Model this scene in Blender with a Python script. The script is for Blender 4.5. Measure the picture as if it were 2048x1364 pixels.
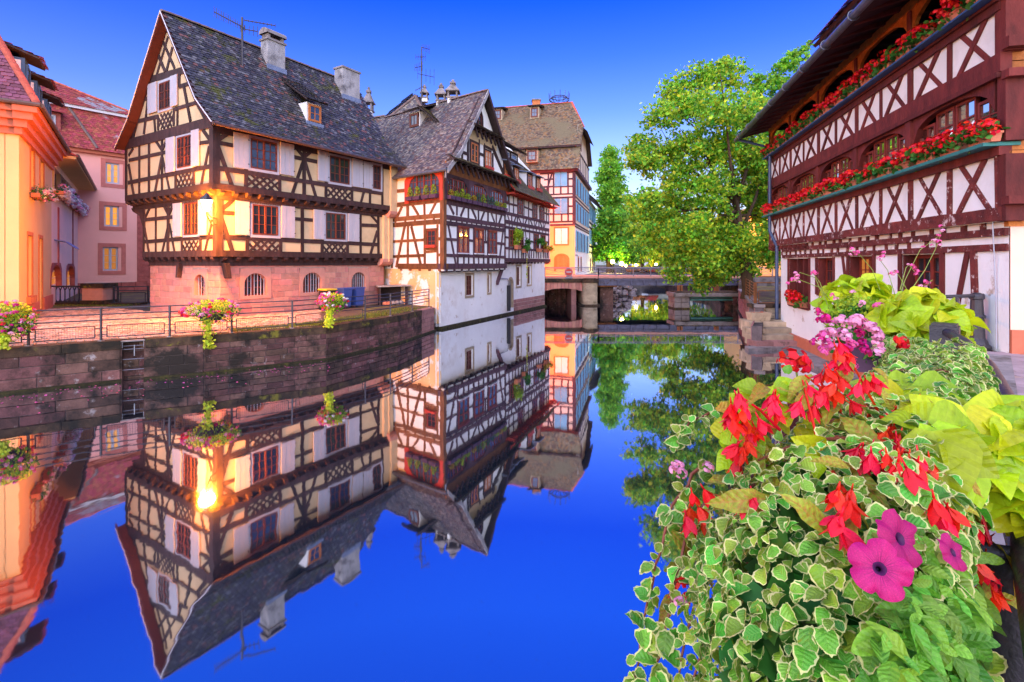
import bpy, math, random
import numpy as np
from mathutils import Vector, Matrix
for _o in list(bpy.data.objects): bpy.data.objects.remove(_o)
scene = bpy.context.scene
COL = scene.collection
R = random.Random(7)
NP = np.random.RandomState(7)
U = R.uniform
rad = math.radians

# ------------------------------------------------------------------ camera
EYE, FOC, HORIZON = 3.5, 1024.0, 527.0
cam = bpy.data.cameras.new('camera')
cam.sensor_width = 36; cam.lens = 18.0
cam.shift_y = -(682 - HORIZON) / 2048.0
cam.clip_start = 0.05; cam.clip_end = 3000
cam_o = bpy.data.objects.new('camera', cam); COL.objects.link(cam_o)
cam_o.location = (0, 0, EYE); cam_o.rotation_euler = (rad(90), 0, 0)
scene.camera = cam_o

# ------------------------------------------------------------------ sky and sun
SUN_EL, SUN_AZ = rad(14), rad(180 + 14)
world = bpy.data.worlds.new('World'); scene.world = world; world.use_nodes = True
nt = world.node_tree
sky = nt.nodes.new('ShaderNodeTexSky'); sky.sky_type = 'NISHITA'; sky.sun_disc = False
sky.sun_elevation = SUN_EL; sky.sun_rotation = SUN_AZ; sky.ozone_density = 3.0
tc = nt.nodes.new('ShaderNodeTexCoord'); sep = nt.nodes.new('ShaderNodeSeparateXYZ')
nt.links.new(tc.outputs['Generated'], sep.inputs[0])
ramp = nt.nodes.new('ShaderNodeValToRGB')
els = ramp.color_ramp.elements
STOPS = [(0.0, (.80, .84, 1.3)), (.06, (.95, .80, 1.0)), (.12, (1.05, .84, 1.02)), (.19, (.86, .76, 1.06)), (.28, (.46, .54, 1.2)),
         (.37, (.20, .37, 1.4)), (.455, (.045, .25, 1.6)), (.56, (.075, .46, 2.2)), (.66, (.06, .44, 2.3)), (1.0, (.05, .38, 2.3))]
els[0].position = STOPS[0][0]; els[0].color = (*[c / 1.0 * .667 for c in STOPS[0][1]], 1)
els[1].position = STOPS[-1][0]; els[1].color = (*[c / 1.0 * .667 for c in STOPS[-1][1]], 1)
for p_, c_ in STOPS[1:-1]:
    e_ = els.new(p_); e_.color = (*[c / 1.0 * .667 for c in c_], 1)
nt.links.new(sep.outputs['Z'], ramp.inputs[0])
mul = nt.nodes.new('ShaderNodeMix'); mul.data_type = 'RGBA'; mul.blend_type = 'MULTIPLY'
mul.inputs[0].default_value = 1; mul.clamp_result = False
nt.links.new(sky.outputs[0], mul.inputs[6]); nt.links.new(ramp.outputs[0], mul.inputs[7])
bg = nt.nodes['Background']; nt.links.new(mul.outputs[2], bg.inputs[0])
bg.inputs[1].default_value = 0.15
sun = bpy.data.lights.new('sun', 'SUN'); sun.energy = 2.6; sun.angle = rad(165); sun.color = (1, .955, .80)
sun_o = bpy.data.objects.new('sun', sun); COL.objects.link(sun_o)
_sd = Vector((math.sin(SUN_AZ) * math.cos(SUN_EL), math.cos(SUN_AZ) * math.cos(SUN_EL), math.sin(SUN_EL)))
sun_o.rotation_euler = _sd.to_track_quat('Z', 'Y').to_euler()
scene.view_settings.view_transform = 'Standard'; scene.view_settings.look = 'None'
scene.view_settings.exposure = 1.5; scene.view_settings.gamma = 1; scene.view_settings.use_curve_mapping = False
scene.render.engine = 'CYCLES'
scene.cycles.max_bounces = 6; scene.cycles.glossy_bounces = 3; scene.cycles.transparent_max_bounces = 8
scene.cycles.sample_clamp_indirect = 6; scene.cycles.use_denoising = True
scene.cycles.caustics_reflective = False; scene.cycles.caustics_refractive = False

# ------------------------------------------------------------------ helpers
def ray(px, py):
    return Vector(((px - 1024) / FOC, 1.0, (HORIZON - py) / FOC))

def at_y(px, py, Y):            # the point seen at that pixel at distance Y
    r_ = ray(px, py); return Vector((r_.x * Y, Y, EYE + r_.z * Y))

def at_z(px, py, z):            # the point seen at that pixel at height z
    r_ = ray(px, py); return at_y(px, py, (z - EYE) / r_.z)

class Fac:
    """an upright plane: u runs along it, z up, d outwards towards the camera"""
    def __init__(s, P, D, flip=False):
        s.P = Vector((P[0], P[1])); s.D = Vector((D[0], D[1])).normalized()
        n = Vector((s.D.y, -s.D.x))
        if n.dot(-s.P) < 0: n = -n
        s.N = -n if flip else n
    def uv(s, px, py):
        rx = (px - 1024) / FOC
        u = (rx * s.P.y - s.P.x) / (s.D.x - rx * s.D.y)
        Y = s.P.y + u * s.D.y
        return (u, EYE + (HORIZON - py) / FOC * Y)
    def u(s, px): return s.uv(px, 0)[0]
    def pt(s, u, z, d=0.0):
        p = s.P + s.D * u + s.N * d
        return Vector((p.x, p.y, z))
    def off(s, d, du=0.0):
        f = Fac((0, 0), s.D); f.P = s.P + s.N * d + s.D * du; f.N = s.N; return f

def zoom(ox, oy, sc):
    return lambda x, y: (ox + x / sc, oy + y / sc)

class MB:
    def __init__(s): s.v = []; s.f = []
    def add(s, vs, fs):
        b = len(s.v); s.v += [tuple(v) for v in vs]; s.f += [tuple(i + b for i in f) for f in fs]
        return s
    def hexa(s, p):             # 4 back points then 4 front points
        return s.add(p, [(0, 3, 2, 1), (4, 5, 6, 7), (0, 1, 5, 4), (1, 2, 6, 5), (2, 3, 7, 6), (3, 0, 4, 7)])
    def box(s, a, b):
        (x0, y0, z0), (x1, y1, z1) = a, b
        return s.hexa([(x0, y0, z0), (x1, y0, z0), (x1, y1, z0), (x0, y1, z0), (x0, y0, z1), (x1, y0, z1), (x1, y1, z1), (x0, y1, z1)])
    def obox(s, c, ax, ay, az, hx, hy, hz):
        c = Vector(c); P = []
        for k in (-1, 1):
            for i, j in ((-1, -1), (1, -1), (1, 1), (-1, 1)):
                P.append(c + ax * (i * hx) + ay * (j * hy) + az * (k * hz))
        return s.hexa(P)
    def fbox(s, F, u0, u1, z0, z1, d0, d1):
        return s.hexa([F.pt(u0, z0, d0), F.pt(u1, z0, d0), F.pt(u1, z1, d0), F.pt(u0, z1, d0),
                       F.pt(u0, z0, d1), F.pt(u1, z0, d1), F.pt(u1, z1, d1), F.pt(u0, z1, d1)])
    def fprism(s, F, poly, d0, d1):
        n = len(poly)
        vs = [F.pt(u, z, d0) for u, z in poly] + [F.pt(u, z, d1) for u, z in poly]
        fs = [tuple(range(n - 1, -1, -1)), tuple(range(n, 2 * n))]
        fs += [(i, (i + 1) % n, n + (i + 1) % n, n + i) for i in range(n)]
        return s.add(vs, fs)
    def prism(s, poly, off):    # a polygon in space pushed along a vector
        n = len(poly); off = Vector(off); poly = [Vector(p) for p in poly]
        vs = poly + [p + off for p in poly]
        fs = [tuple(range(n - 1, -1, -1)), tuple(range(n, 2 * n))]
        fs += [(i, (i + 1) % n, n + (i + 1) % n, n + i) for i in range(n)]
        return s.add(vs, fs)
    def fbar(s, F, a, b, w, d0, d1):
        a = Vector(a); b = Vector(b); t = (b - a)
        if t.length < 1e-6: return s
        t.normalize(); q = Vector((-t.y, t.x)) * (w / 2)
        return s.fprism(F, [a - q, b - q, b + q, a + q], d0, d1)
    def tube(s, path, r, n=6, cap=True):
        path = [Vector(p) for p in path]
        rr = r if isinstance(r, (list, tuple)) else [r] * len(path)
        b = len(s.v); prev = None
        for i, p in enumerate(path):
            t = (path[min(i + 1, len(path) - 1)] - path[max(i - 1, 0)])
            t = t.normalized() if t.length > 1e-9 else Vector((0, 0, 1))
            if prev is None:
                a = Vector((0, 0, 1)) if abs(t.z) < .9 else Vector((1, 0, 0))
                x = t.cross(a).normalized()
            else:
                x = (prev - t * prev.dot(t)).normalized()
            y = t.cross(x); prev = x
            for k in range(n):
                an = 2 * math.pi * k / n
                s.v.append(tuple(p + (x * math.cos(an) + y * math.sin(an)) * rr[i]))
        for i in range(len(path) - 1):
            for k in range(n):
                k2 = (k + 1) % n
                s.f.append((b + i * n + k, b + i * n + k2, b + (i + 1) * n + k2, b + (i + 1) * n + k))
        if cap:
            s.f.append(tuple(b + k for k in range(n - 1, -1, -1)))
            s.f.append(tuple(b + (len(path) - 1) * n + k for k in range(n)))
        return s
    def lathe(s, c, prof, n=12, ax=None):
        c = Vector(c); b = len(s.v)
        for r_, z_ in prof:
            for k in range(n):
                an = 2 * math.pi * k / n
                s.v.append((c.x + r_ * math.cos(an), c.y + r_ * math.sin(an), c.z + z_))
        for i in range(len(prof) - 1):
            for k in range(n):
                k2 = (k + 1) % n
                s.f.append((b + i * n + k, b + i * n + k2, b + (i + 1) * n + k2, b + (i + 1) * n + k))
        s.f.append(tuple(b + k for k in range(n - 1, -1, -1)))
        s.f.append(tuple(b + (len(prof) - 1) * n + k for k in range(n)))
        return s
    def mesh(s, name, mat, smooth=False):
        me = bpy.data.meshes.new(name); me.from_pydata(s.v, [], s.f)
        for m_ in (mat if isinstance(mat, (list, tuple)) else [mat]): me.materials.append(m_)
        if smooth: me.polygons.foreach_set('use_smooth', [True] * len(me.polygons))
        return me
    def build(s, name, mat, parent=None, smooth=False, kind=None):
        return put(name, s.mesh(name, mat, smooth), parent, kind)

def put(name, me, parent=None, kind=None):
    o = bpy.data.objects.new(name, me); COL.objects.link(o)
    if parent is not None: adopt(o, parent)
    if kind: o['kind'] = kind
    return o

def wloc(o):
    return o['_w'] if '_w' in o else (0, 0, 0)

_origin = {}
def adopt(o, p):
    o.parent = p
    L = _origin.get(p.name, Vector((0, 0, 0)))
    if L.length: o.matrix_parent_inverse = Matrix.Translation(-L)

def tag(o, label, cat, group=None):
    o['label'] = label; o['category'] = cat
    if group: o['group'] = group
    return o

def thing(name, label, cat, loc=(0, 0, 0), group=None):
    o = bpy.data.objects.new(name, None); COL.objects.link(o)
    o.location = loc; o.empty_display_size = .2
    _origin[o.name] = Vector(loc)
    return tag(o, label, cat, group)

def npmesh(name, verts, faces_loop, nper, mat, smooth=False):
    """fast mesh: verts (n,3), faces (m,nper)"""
    me = bpy.data.meshes.new(name)
    verts = np.asarray(verts, dtype=np.float32).reshape(-1, 3)
    fl = np.asarray(faces_loop, dtype=np.int32).reshape(-1)
    m = len(fl) // nper
    me.vertices.add(len(verts)); me.vertices.foreach_set('co', verts.ravel())
    me.loops.add(len(fl)); me.loops.foreach_set('vertex_index', fl)
    me.polygons.add(m)
    me.polygons.foreach_set('loop_start', np.arange(0, m * nper, nper, dtype=np.int32))
    me.polygons.foreach_set('loop_total', np.full(m, nper, dtype=np.int32))
    if smooth: me.polygons.foreach_set('use_smooth', np.ones(m, dtype=bool))
    me.update(calc_edges=True); me.validate()
    for m_ in (mat if isinstance(mat, (list, tuple)) else [mat]): me.materials.append(m_)
    return me

# ------------------------------------------------------------------ materials
def mat(name, c, rough=.8, var=.25, scale=2.5, bump=.25, bscale=30, spec=.3, rnd=None, rv=.35, rh=.0,
        c2=None, c2s=1.2, c2t=(.5, .62), stretch=None, metal=0., transl=0., emit=None, estr=0., bdist=.02, pal=None, c3=None, c3s=3., c3t=(.55,.65)):
    m = bpy.data.materials.new(name); m.use_nodes = True
    t = m.node_tree; N = t.nodes; L = t.links
    b = N['Principled BSDF']
    b.inputs['Roughness'].default_value = rough
    b.inputs['Specular IOR Level'].default_value = spec
    b.inputs['Metallic'].default_value = metal
    tc = N.new('ShaderNodeTexCoord'); vec = tc.outputs['Object']
    if stretch:
        mp = N.new('ShaderNodeMapping'); mp.inputs['Scale'].default_value = stretch
        L.new(vec, mp.inputs[0]); vec = mp.outputs[0]
    n1 = N.new('ShaderNodeTexNoise'); n1.inputs['Scale'].default_value = scale; n1.inputs['Detail'].default_value = 6
    n1.inputs['Roughness'].default_value = .65
    L.new(vec, n1.inputs['Vector'])
    rp = N.new('ShaderNodeValToRGB'); e = rp.color_ramp.elements
    e[0].position = .3; e[1].position = .72
    e[0].color = (*[max(0, x * (1 - var)) for x in c], 1); e[1].color = (*[min(1, x * (1 + var)) for x in c], 1)
    L.new(n1.outputs[0], rp.inputs[0]); col = rp.outputs[0]
    def mixin(col, cc, sc, th):
        n2 = N.new('ShaderNodeTexNoise'); n2.inputs['Scale'].default_value = sc; n2.inputs['Detail'].default_value = 8
        n2.inputs['Roughness'].default_value = .7
        L.new(tc.outputs['Object'], n2.inputs['Vector'])
        r2 = N.new('ShaderNodeMapRange'); r2.inputs[1].default_value = th[0]; r2.inputs[2].default_value = th[1]
        L.new(n2.outputs[0], r2.inputs[0])
        mx = N.new('ShaderNodeMix'); mx.data_type = 'RGBA'; L.new(r2.outputs[0], mx.inputs[0])
        L.new(col, mx.inputs[6]); mx.inputs[7].default_value = (*cc, 1)
        return mx.outputs[2]
    if rnd:
        if rnd == 'island':
            g = N.new('ShaderNodeNewGeometry'); rs = g.outputs['Random Per Island']
        else:
            g = N.new('ShaderNodeObjectInfo'); rs = g.outputs['Random']
        hs = N.new('ShaderNodeHueSaturation'); L.new(col, hs.inputs['Color'])
        mr = N.new('ShaderNodeMapRange'); mr.inputs[3].default_value = 1 - rv; mr.inputs[4].default_value = 1 + rv
        L.new(rs, mr.inputs[0]); L.new(mr.outputs[0], hs.inputs['Value'])
        if rh:
            wn = N.new('ShaderNodeTexWhiteNoise'); wn.noise_dimensions = '1D'; L.new(rs, wn.inputs['W'])
            m2 = N.new('ShaderNodeMapRange'); m2.inputs[3].default_value = .5 - rh; m2.inputs[4].default_value = .5 + rh
            L.new(wn.outputs[0], m2.inputs[0]); L.new(m2.outputs[0], hs.inputs['Hue'])
        col = hs.outputs[0]
    if pal:
        pr = N.new('ShaderNodeValToRGB'); pr.color_ramp.interpolation = 'CONSTANT'; pe_ = pr.color_ramp.elements
        w2 = N.new('ShaderNodeTexWhiteNoise'); w2.noise_dimensions = '1D'; L.new(rs, w2.inputs['W']); L.new(w2.outputs[0], pr.inputs[0])
        pe_[0].position = 0; pe_[0].color = (*pal[0], 1); pe_[1].position = 1 / len(pal); pe_[1].color = (*pal[1], 1)
        for i_, c_ in enumerate(pal[2:]):
            e_ = pe_.new((i_ + 2) / len(pal)); e_.color = (*c_, 1)
        pm = N.new('ShaderNodeMix'); pm.data_type = 'RGBA'; pm.inputs[0].default_value = .72
        L.new(col, pm.inputs[6]); L.new(pr.outputs[0], pm.inputs[7]); col = pm.outputs[2]
    if c2: col = mixin(col, c2, c2s, c2t)
    if c3: col = mixin(col, c3, c3s, c3t)
    L.new(col, b.inputs['Base Color'])
    if bump:
        n3 = N.new('ShaderNodeTexNoise'); n3.inputs['Scale'].default_value = bscale; n3.inputs['Detail'].default_value = 5
        L.new(vec, n3.inputs['Vector'])
        bp = N.new('ShaderNodeBump'); bp.inputs['Strength'].default_value = bump; bp.inputs['Distance'].default_value = bdist
        L.new(n3.outputs[0], bp.inputs['Height']); L.new(bp.outputs[0], b.inputs['Normal'])
    if transl:
        tr = N.new('ShaderNodeBsdfTranslucent'); L.new(col, tr.inputs[0])
        ms = N.new('ShaderNodeMixShader'); ms.inputs[0].default_value = transl
        L.new(b.outputs[0], ms.inputs[1]); L.new(tr.outputs[0], ms.inputs[2])
        L.new(ms.outputs[0], N['Material Output'].inputs[0])
    if emit:
        b.inputs['Emission Color'].default_value = (*emit, 1); b.inputs['Emission Strength'].default_value = estr
    return m

M = {}
M['cream'] = mat('cream_plaster', (.62, .47, .27), .9, .08, .8, .2, 25, c2=(.47, .35, .20), c2s=.9, c2t=(.5, .78))
M['white'] = mat('white_plaster', (.81, .82, .80), .9, .08, .9, .3, 18, c2=(.60, .57, .53), c2s=.8, c2t=(.52, .82))
M['weathered'] = mat('weathered_white_plaster', (.81, .81, .79), .95, .08, .7, .35, 12, c2=(.62, .56, .50), c2s=.45, c2t=(.55, .75), c3=(.46, .36, .27), c3s=1.5, c3t=(.61, .68))
M['worn_ochre'] = mat('worn_ochre_plaster', (.72, .44, .2), .95, .15, 1, .4, 12, c2=(.75, .72, .68), c2s=.9, c2t=(.5, .54), c3=(.4, .26, .16), c3s=1.6, c3t=(.62, .66))
M['timber'] = mat('dark_timber', (.040, .022, .022), .75, .5, 5, .5, 30, stretch=(1, 1, .35), rnd='object', rv=.3)
M['timber_violet'] = mat('violet_brown_timber', (.07, .034, .045), .75, .5, 5, .5, 30, stretch=(1, 1, .35), rnd='object', rv=.3)
M['timber_brown'] = mat('brown_timber', (.16, .065, .025), .75, .5, 5, .5, 30, stretch=(1, 1, .35), rnd='object', rv=.3)
M['timber_red'] = mat('oxblood_timber', (.125, .020, .016), .75, .45, 4, .6, 28, stretch=(1, 1, .4), rnd='object', rv=.25)
M['timber_worn'] = mat('worn_oxblood_timber', (.14, .026, .020), .85, .5, 4, .8, 28, rnd='object', rv=.25, c2=(.62, .50, .46), c2s=5.5, c2t=(.58, .64), c3=(.09, .03, .03), c3s=9, c3t=(.55, .7))
M['orange_timber'] = mat('orange_timber', (.42, .14, .03), .7, .4, 5, .5, 30, rnd='object', rv=.2)
M['red_paint'] = mat('red_painted_board', (.45, .05, .03), .6, .2, 3, .2, 20)
M['brown_win'] = mat('brown_window_wood', (.13, .035, .02), .5, .25, 6, .2, 40)
M['red_win'] = mat('red_window_wood', (.20, .030, .018), .5, .25, 6, .2, 40)
M['orange_win'] = mat('orange_window_wood', (.5, .16, .04), .5, .2, 6, .2, 40)
M['white_paint'] = mat('white_paint', (.42, .435, .49), .45, .05, 3, .1, 30)
M['grey_paint'] = mat('pale_painted_board', (.70, .70, .74), .5, .06, 3, .15, 25)
M['blue_shutter'] = mat('sky_blue_shutter', (.16, .42, .62), .55, .1, 3, .2, 25, rnd='object', rv=.12)
M['sandstone'] = mat('pink_sandstone_block', (.47, .215, .17), .9, .14, 4, .35, 30, rnd='object', rv=.17, rh=.012)
M['sandstone_trim'] = mat('pink_sandstone_trim', (.50, .245, .19), .9, .12, 4, .3, 30)
M['pink_trim'] = mat('pink_stone_surround', (.55, .17, .13), .9, .15, 3, .3, 25)
M['pale_cream'] = mat('pale_cream_plaster', (.70, .61, .48), .9, .08, .8, .2, 25, c2=(.55, .48, .38), c2s=.9, c2t=(.5, .8))
M['red_stone'] = mat('red_sandstone', (.36, .095, .075), .9, .3, 3, .4, 25, rnd='island', rv=.3)
M['mortar'] = mat('lime_mortar', (.40, .27, .22), .95, .2, 6, .5, 40)
M['dark_mortar'] = mat('dark_mortar', (.16, .13, .13), .95, .3, 6, .5, 40, c2=(.05, .04, .035), c2s=1.5, c2t=(.45, .6))
M['quay_stone'] = mat('dark_quay_stone', (.135, .066, .054), .85, .4, 4, .8, 22, rnd='object', rv=.45, rh=.025,
                      c2=(.36, .31, .29), c2s=3.4, c2t=(.60, .67), c3=(.020, .015, .011), c3s=.9, c3t=(.47, .60))
M['quay_cap'] = mat('mossy_quay_coping', (.075, .045, .026), .95, .5, 4, .9, 16, c2=(.022, .018, .012), c2s=1.8, c2t=(.42, .58), c3=(.17, .15, .02), c3s=2.2, c3t=(.57, .66))
M['quay_pink'] = mat('pink_quay_stone', (.34, .17, .15), .9, .25, 4, .6, 22, rnd='object', rv=.2, c2=(.09, .07, .06), c2s=2, c2t=(.58, .68))
M['moss'] = mat('wet_moss', (.028, .024, .008), .9, .6, 6, .9, 18, c2=(.10, .09, .015), c2s=2.5, c2t=(.56, .68))
M['tile_dark'] = mat('dark_roof_tile', (.092, .082, .105), .6, .3, 8, .3, 40, rnd='island', rv=.5, rh=.035, pal=[(.030,.030,.040),(.06,.062,.075),(.018,.018,.022),(.17,.165,.165),(.055,.038,.034),(.045,.05,.03),(.04,.038,.045),(.20,.075,.05),(.028,.03,.036),(.09,.085,.085),(.022,.024,.028),(.05,.05,.055)],
                     c2=(.085, .088, .015), c2s=.8, c2t=(.57, .63), c3=(.05, .05, .012), c3s=1.9, c3t=(.57, .63))
M['tile_mid'] = mat('grey_brown_roof_tile', (.17, .135, .14), .7, .3, 8, .3, 40, rnd='island', rv=.5, rh=.04, pal=[(.07,.068,.085),(.22,.19,.15),(.045,.042,.052),(.30,.265,.21),(.15,.075,.055),(.12,.11,.105),(.085,.082,.10),(.17,.15,.13)],
                    c2=(.10, .055, .05), c2s=.5, c2t=(.55, .7))
M['tile_brown'] = mat('brown_roof_tile', (.18, .12, .075), .8, .3, 8, .3, 40, rnd='island', rv=.5, rh=.04, pal=[(.12,.075,.05),(.24,.17,.10),(.07,.05,.04),(.30,.22,.14),(.17,.11,.06),(.32,.15,.05),(.15,.13,.09)],
                      c2=(.20, .16, .09), c2s=.35, c2t=(.5, .6))
M['tile_moss'] = mat('mossy_roof_tile', (.145, .12, .075), .8, .3, 8, .3, 40, rnd='island', rv=.5, rh=.04, c2=(.12, .11, .03), c2s=.8, c2t=(.5, .6))
M['tile_red'] = mat('red_roof_tile', (.34, .065, .05), .75, .2, 8, .3, 40, rnd='island', rv=.3, rh=.02, c2=(.34, .32, .34), c2s=.16, c2t=(.56, .6))
M['tile_violet'] = mat('violet_roof_tile', (.20, .06, .09), .7, .2, 8, .3, 40, rnd='island', rv=.35, rh=.02)
M['ridge'] = mat('ridge_tile', (.15, .10, .085), .8, .3, 5, .4, 25, rnd='island', rv=.35)
M['ridge_red'] = mat('red_ridge_tile', (.45, .10, .06), .8, .3, 5, .4, 25, rnd='island', rv=.25)
M['under'] = mat('roof_boarding', (.05, .035, .035), .9, .3, 4, .2, 20)
M['soffit'] = mat('dark_red_soffit', (.055, .012, .012), .8, .3, 4, .3, 20, rnd='object', rv=.2)
M['lead'] = mat('lead_flashing', (.16, .20, .30), .5, .2, 5, .2, 20, spec=.5)
M['zinc'] = mat('zinc_gutter', (.13, .14, .17), .4, .3, 5, .1, 20, metal=.6)
M['copper'] = mat('brown_gutter', (.12, .075, .06), .45, .3, 5, .1, 20, metal=.4)
M['chimney'] = mat('stained_render', (.34, .33, .33), .9, .25, 2, .4, 15, c2=(.07, .065, .07), c2s=1.5, c2t=(.48, .68), stretch=(1, 1, .4))
M['metal'] = mat('dark_grey_metal', (.050, .045, .052), .45, .3, 8, .15, 60, metal=.3, spec=.5)
M['black_metal'] = mat('black_painted_iron', (.030, .026, .032), .42, .35, 8, .3, 50, spec=.5, c2=(.11, .09, .09), c2s=16, c2t=(.68, .70))
M['steel'] = mat('galvanised_steel', (.30, .31, .34), .4, .2, 10, .1, 50, metal=.6)
M['blue_pipe'] = mat('dark_blue_pipe', (.035, .06, .13), .4, .3, 6, .1, 30, spec=.5)
M['mesh_wire'] = mat('thin_wire', (.10, .085, .085), .5, .2, 8, 0, metal=.4)
M['cobble'] = mat('pinkish_cobble', (.36, .235, .175), .85, .3, 6, .4, 30, rnd='island', rv=.45, rh=.02)
M['cobble_one'] = mat('pinkish_cobble_single', (.36, .235, .175), .85, .3, 6, .4, 30, rnd='object', rv=.45, rh=.02)
M['sand'] = mat('sandy_joint', (.10, .065, .04), .95, .4, 4, .5, 30, c2=(.16, .15, .03), c2s=.8, c2t=(.52, .6))
M['paver'] = mat('lilac_paving', (.34, .25, .25), .85, .2, 3, .25, 30, rnd='object', rv=.12)
M['lb_front'] = mat('yellow_plaster', (.70, .46, .20), .9, .06, 1, .15, 20)
M['lb_pink'] = mat('pale_pink_plaster', (.86, .57, .42), .9, .06, 1, .15, 20)
M['pink'] = mat('pink_plaster', (.88, .42, .34), .9, .05, .7, .12, 20)
M['orange_stone'] = mat('orange_sandstone_trim', (.50, .17, .06), .85, .15, 4, .25, 25)
M['orange_cornice'] = mat('salmon_cornice', (.52, .15, .08), .7, .12, 3, .15, 20)
M['blue_wood'] = mat('blue_painted_wood', (.05, .11, .22), .5, .2, 5, .2, 30)
M['pale_stone'] = mat('pale_sandstone', (.42, .33, .22), .9, .3, 2.5, .5, 18, rnd='object', rv=.2, c2=(.15, .12, .06), c2s=1.5, c2t=(.58, .7))
M['concrete'] = mat('weathered_concrete', (.24, .21, .20), .9, .3, 2.5, .4, 18, c2=(.09, .075, .06), c2s=1.3, c2t=(.5, .65))
M['girder'] = mat('blue_grey_girder', (.10, .10, .15), .6, .25, 3, .2, 25, c2=(.07, .035, .025), c2s=2, c2t=(.56, .66))
M['green_beam'] = mat('green_painted_beam', (.05, .17, .14), .6, .3, 4, .2, 20)
M['rust_board'] = mat('rust_brown_board', (.22, .085, .03), .8, .4, 4, .4, 25, stretch=(1, 1, .3))
M['grey_board'] = mat('weathered_grey_board', (.27, .24, .22), .85, .3, 4, .4, 25)
M['bin_blue'] = mat('blue_plastic', (.035, .075, .28), .45, .1, 3, .05, 30, spec=.5)
M['bin_yellow'] = mat('yellow_plastic', (.75, .5, .04), .45, .1, 3, .05, 30, spec=.5)
M['bin_black'] = mat('black_plastic', (.02, .02, .022), .5, .1, 3, .05, 30)
M['terracotta'] = mat('terracotta', (.50, .17, .09), .8, .2, 6, .25, 25, rnd='object', rv=.2)
M['dark_pot'] = mat('dark_planter', (.075, .035, .07), .6, .2, 6, .1, 25)
M['soil'] = mat('potting_soil', (.03, .02, .014), .95, .4, 20, .8, 40)
M['green_paint'] = mat('green_painted_ledge', (.035, .20, .18), .5, .2, 5, .2, 25)
M['blue_ledge'] = mat('blue_painted_ledge', (.03, .10, .25), .5, .2, 5, .2, 25)
M['bark'] = mat('bark', (.085, .052, .030), .95, .4, 6, .9, 14, stretch=(1, 1, .3))
M['leaf_tree'] = mat('tree_leaf', (.30, .58, .04), .55, .3, .9, 0, rnd='island', rv=.5, rh=.035, transl=.45)
M['leaf_dark'] = mat('deep_tree_leaf', (.12, .38, .035), .55, .3, .9, 0, rnd='island', rv=.5, rh=.03, transl=.4)
M['leaf_yellow'] = mat('yellow_green_leaf', (.60, .68, .04), .55, .3, .9, 0, rnd='island', rv=.45, rh=.035, transl=.45)
M['leaf_poplar'] = mat('poplar_leaf', (.22, .52, .05), .55, .3, .9, 0, rnd='island', rv=.45, rh=.03, transl=.45)
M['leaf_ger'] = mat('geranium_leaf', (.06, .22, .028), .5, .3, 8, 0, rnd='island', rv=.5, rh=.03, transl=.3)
M['leaf_fern'] = mat('small_shrub_leaf', (.34, .50, .03), .55, .3, 8, 0, rnd='island', rv=.45, rh=.04, transl=.35)
M['leaf_teal'] = mat('blue_green_leaf', (.04, .16, .10), .55, .3, 8, 0, rnd='island', rv=.45, rh=.03, transl=.3)
M['leaf_gold'] = mat('golden_leaf', (.48, .36, .03), .55, .3, 8, 0, rnd='island', rv=.4, rh=.04, transl=.35)
M['grass'] = mat('grass_blade', (.16, .20, .025), .7, .3, 3, 0, rnd='island', rv=.5, rh=.04, transl=.3)
M['petal_red'] = mat('red_petal', (.78, .008, .008), .5, .15, 8, 0, rnd='island', rv=.25, rh=.012, transl=.25)
M['petal_pink'] = mat('pink_petal', (.80, .12, .34), .5, .15, 8, 0, rnd='island', rv=.25, rh=.03, transl=.3)
M['petal_pale'] = mat('pale_pink_petal', (.85, .38, .55), .5, .15, 8, 0, rnd='island', rv=.2, rh=.03, transl=.3)
M['petal_white'] = mat('white_petal', (.82, .76, .76), .5, .1, 8, 0, rnd='island', rv=.15, rh=.03, transl=.3)
M['petal_magenta'] = mat('magenta_petal', (.55, .01, .16), .5, .15, 8, 0, rnd='island', rv=.3, rh=.03, transl=.3)
M['glass'] = mat('dark_window_glass', (.022, .026, .034), .04, .1, 2, .02, 2, spec=.5)
M['glass_blue'] = mat('painted_sky_window_glass', (.045, .07, .12), .05, .5, 3, .02, 2, spec=.8)  # blue of the mirrored sky is put into the glass colour
M['glass_lit'] = mat('warm_lit_window_glass', (.3, .16, .05), .1, .5, 3, 0, emit=(1, .36, .04), estr=.34)
M['glass_dim'] = mat('dimly_lit_window_glass', (.12, .05, .02), .08, .6, 4, 0, spec=.8, emit=(1, .35, .06), estr=.16)
M['interior'] = mat('interior_shade', (.022, .014, .012), .9, .3, 2, 0)  # near-black: the darkness inside rooms is put into the colour
M['curtain_red'] = mat('red_curtain', (.62, .06, .10), .8, .2, 3, .2, 20, transl=.2)
M['curtain_white'] = mat('net_curtain', (.6, .5, .42), .85, .2, 6, .2, 20, transl=.2)
M['lamp_glow'] = mat('glowing_lamp_glass', (1, .8, .4), .3, 0, 2, 0, emit=(1, .66, .2), estr=40)
M['lamp_glow_far'] = mat('glowing_globe', (1, .9, .3), .3, 0, 2, 0, emit=(1, .85, .18), estr=30)
M['sign_red'] = mat('red_sign_face', (.5, .05, .04), .5, .1, 3, 0)
M['sign_grey'] = mat('grey_sign_back', (.20, .19, .22), .5, .1, 3, 0, metal=.4)
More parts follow.
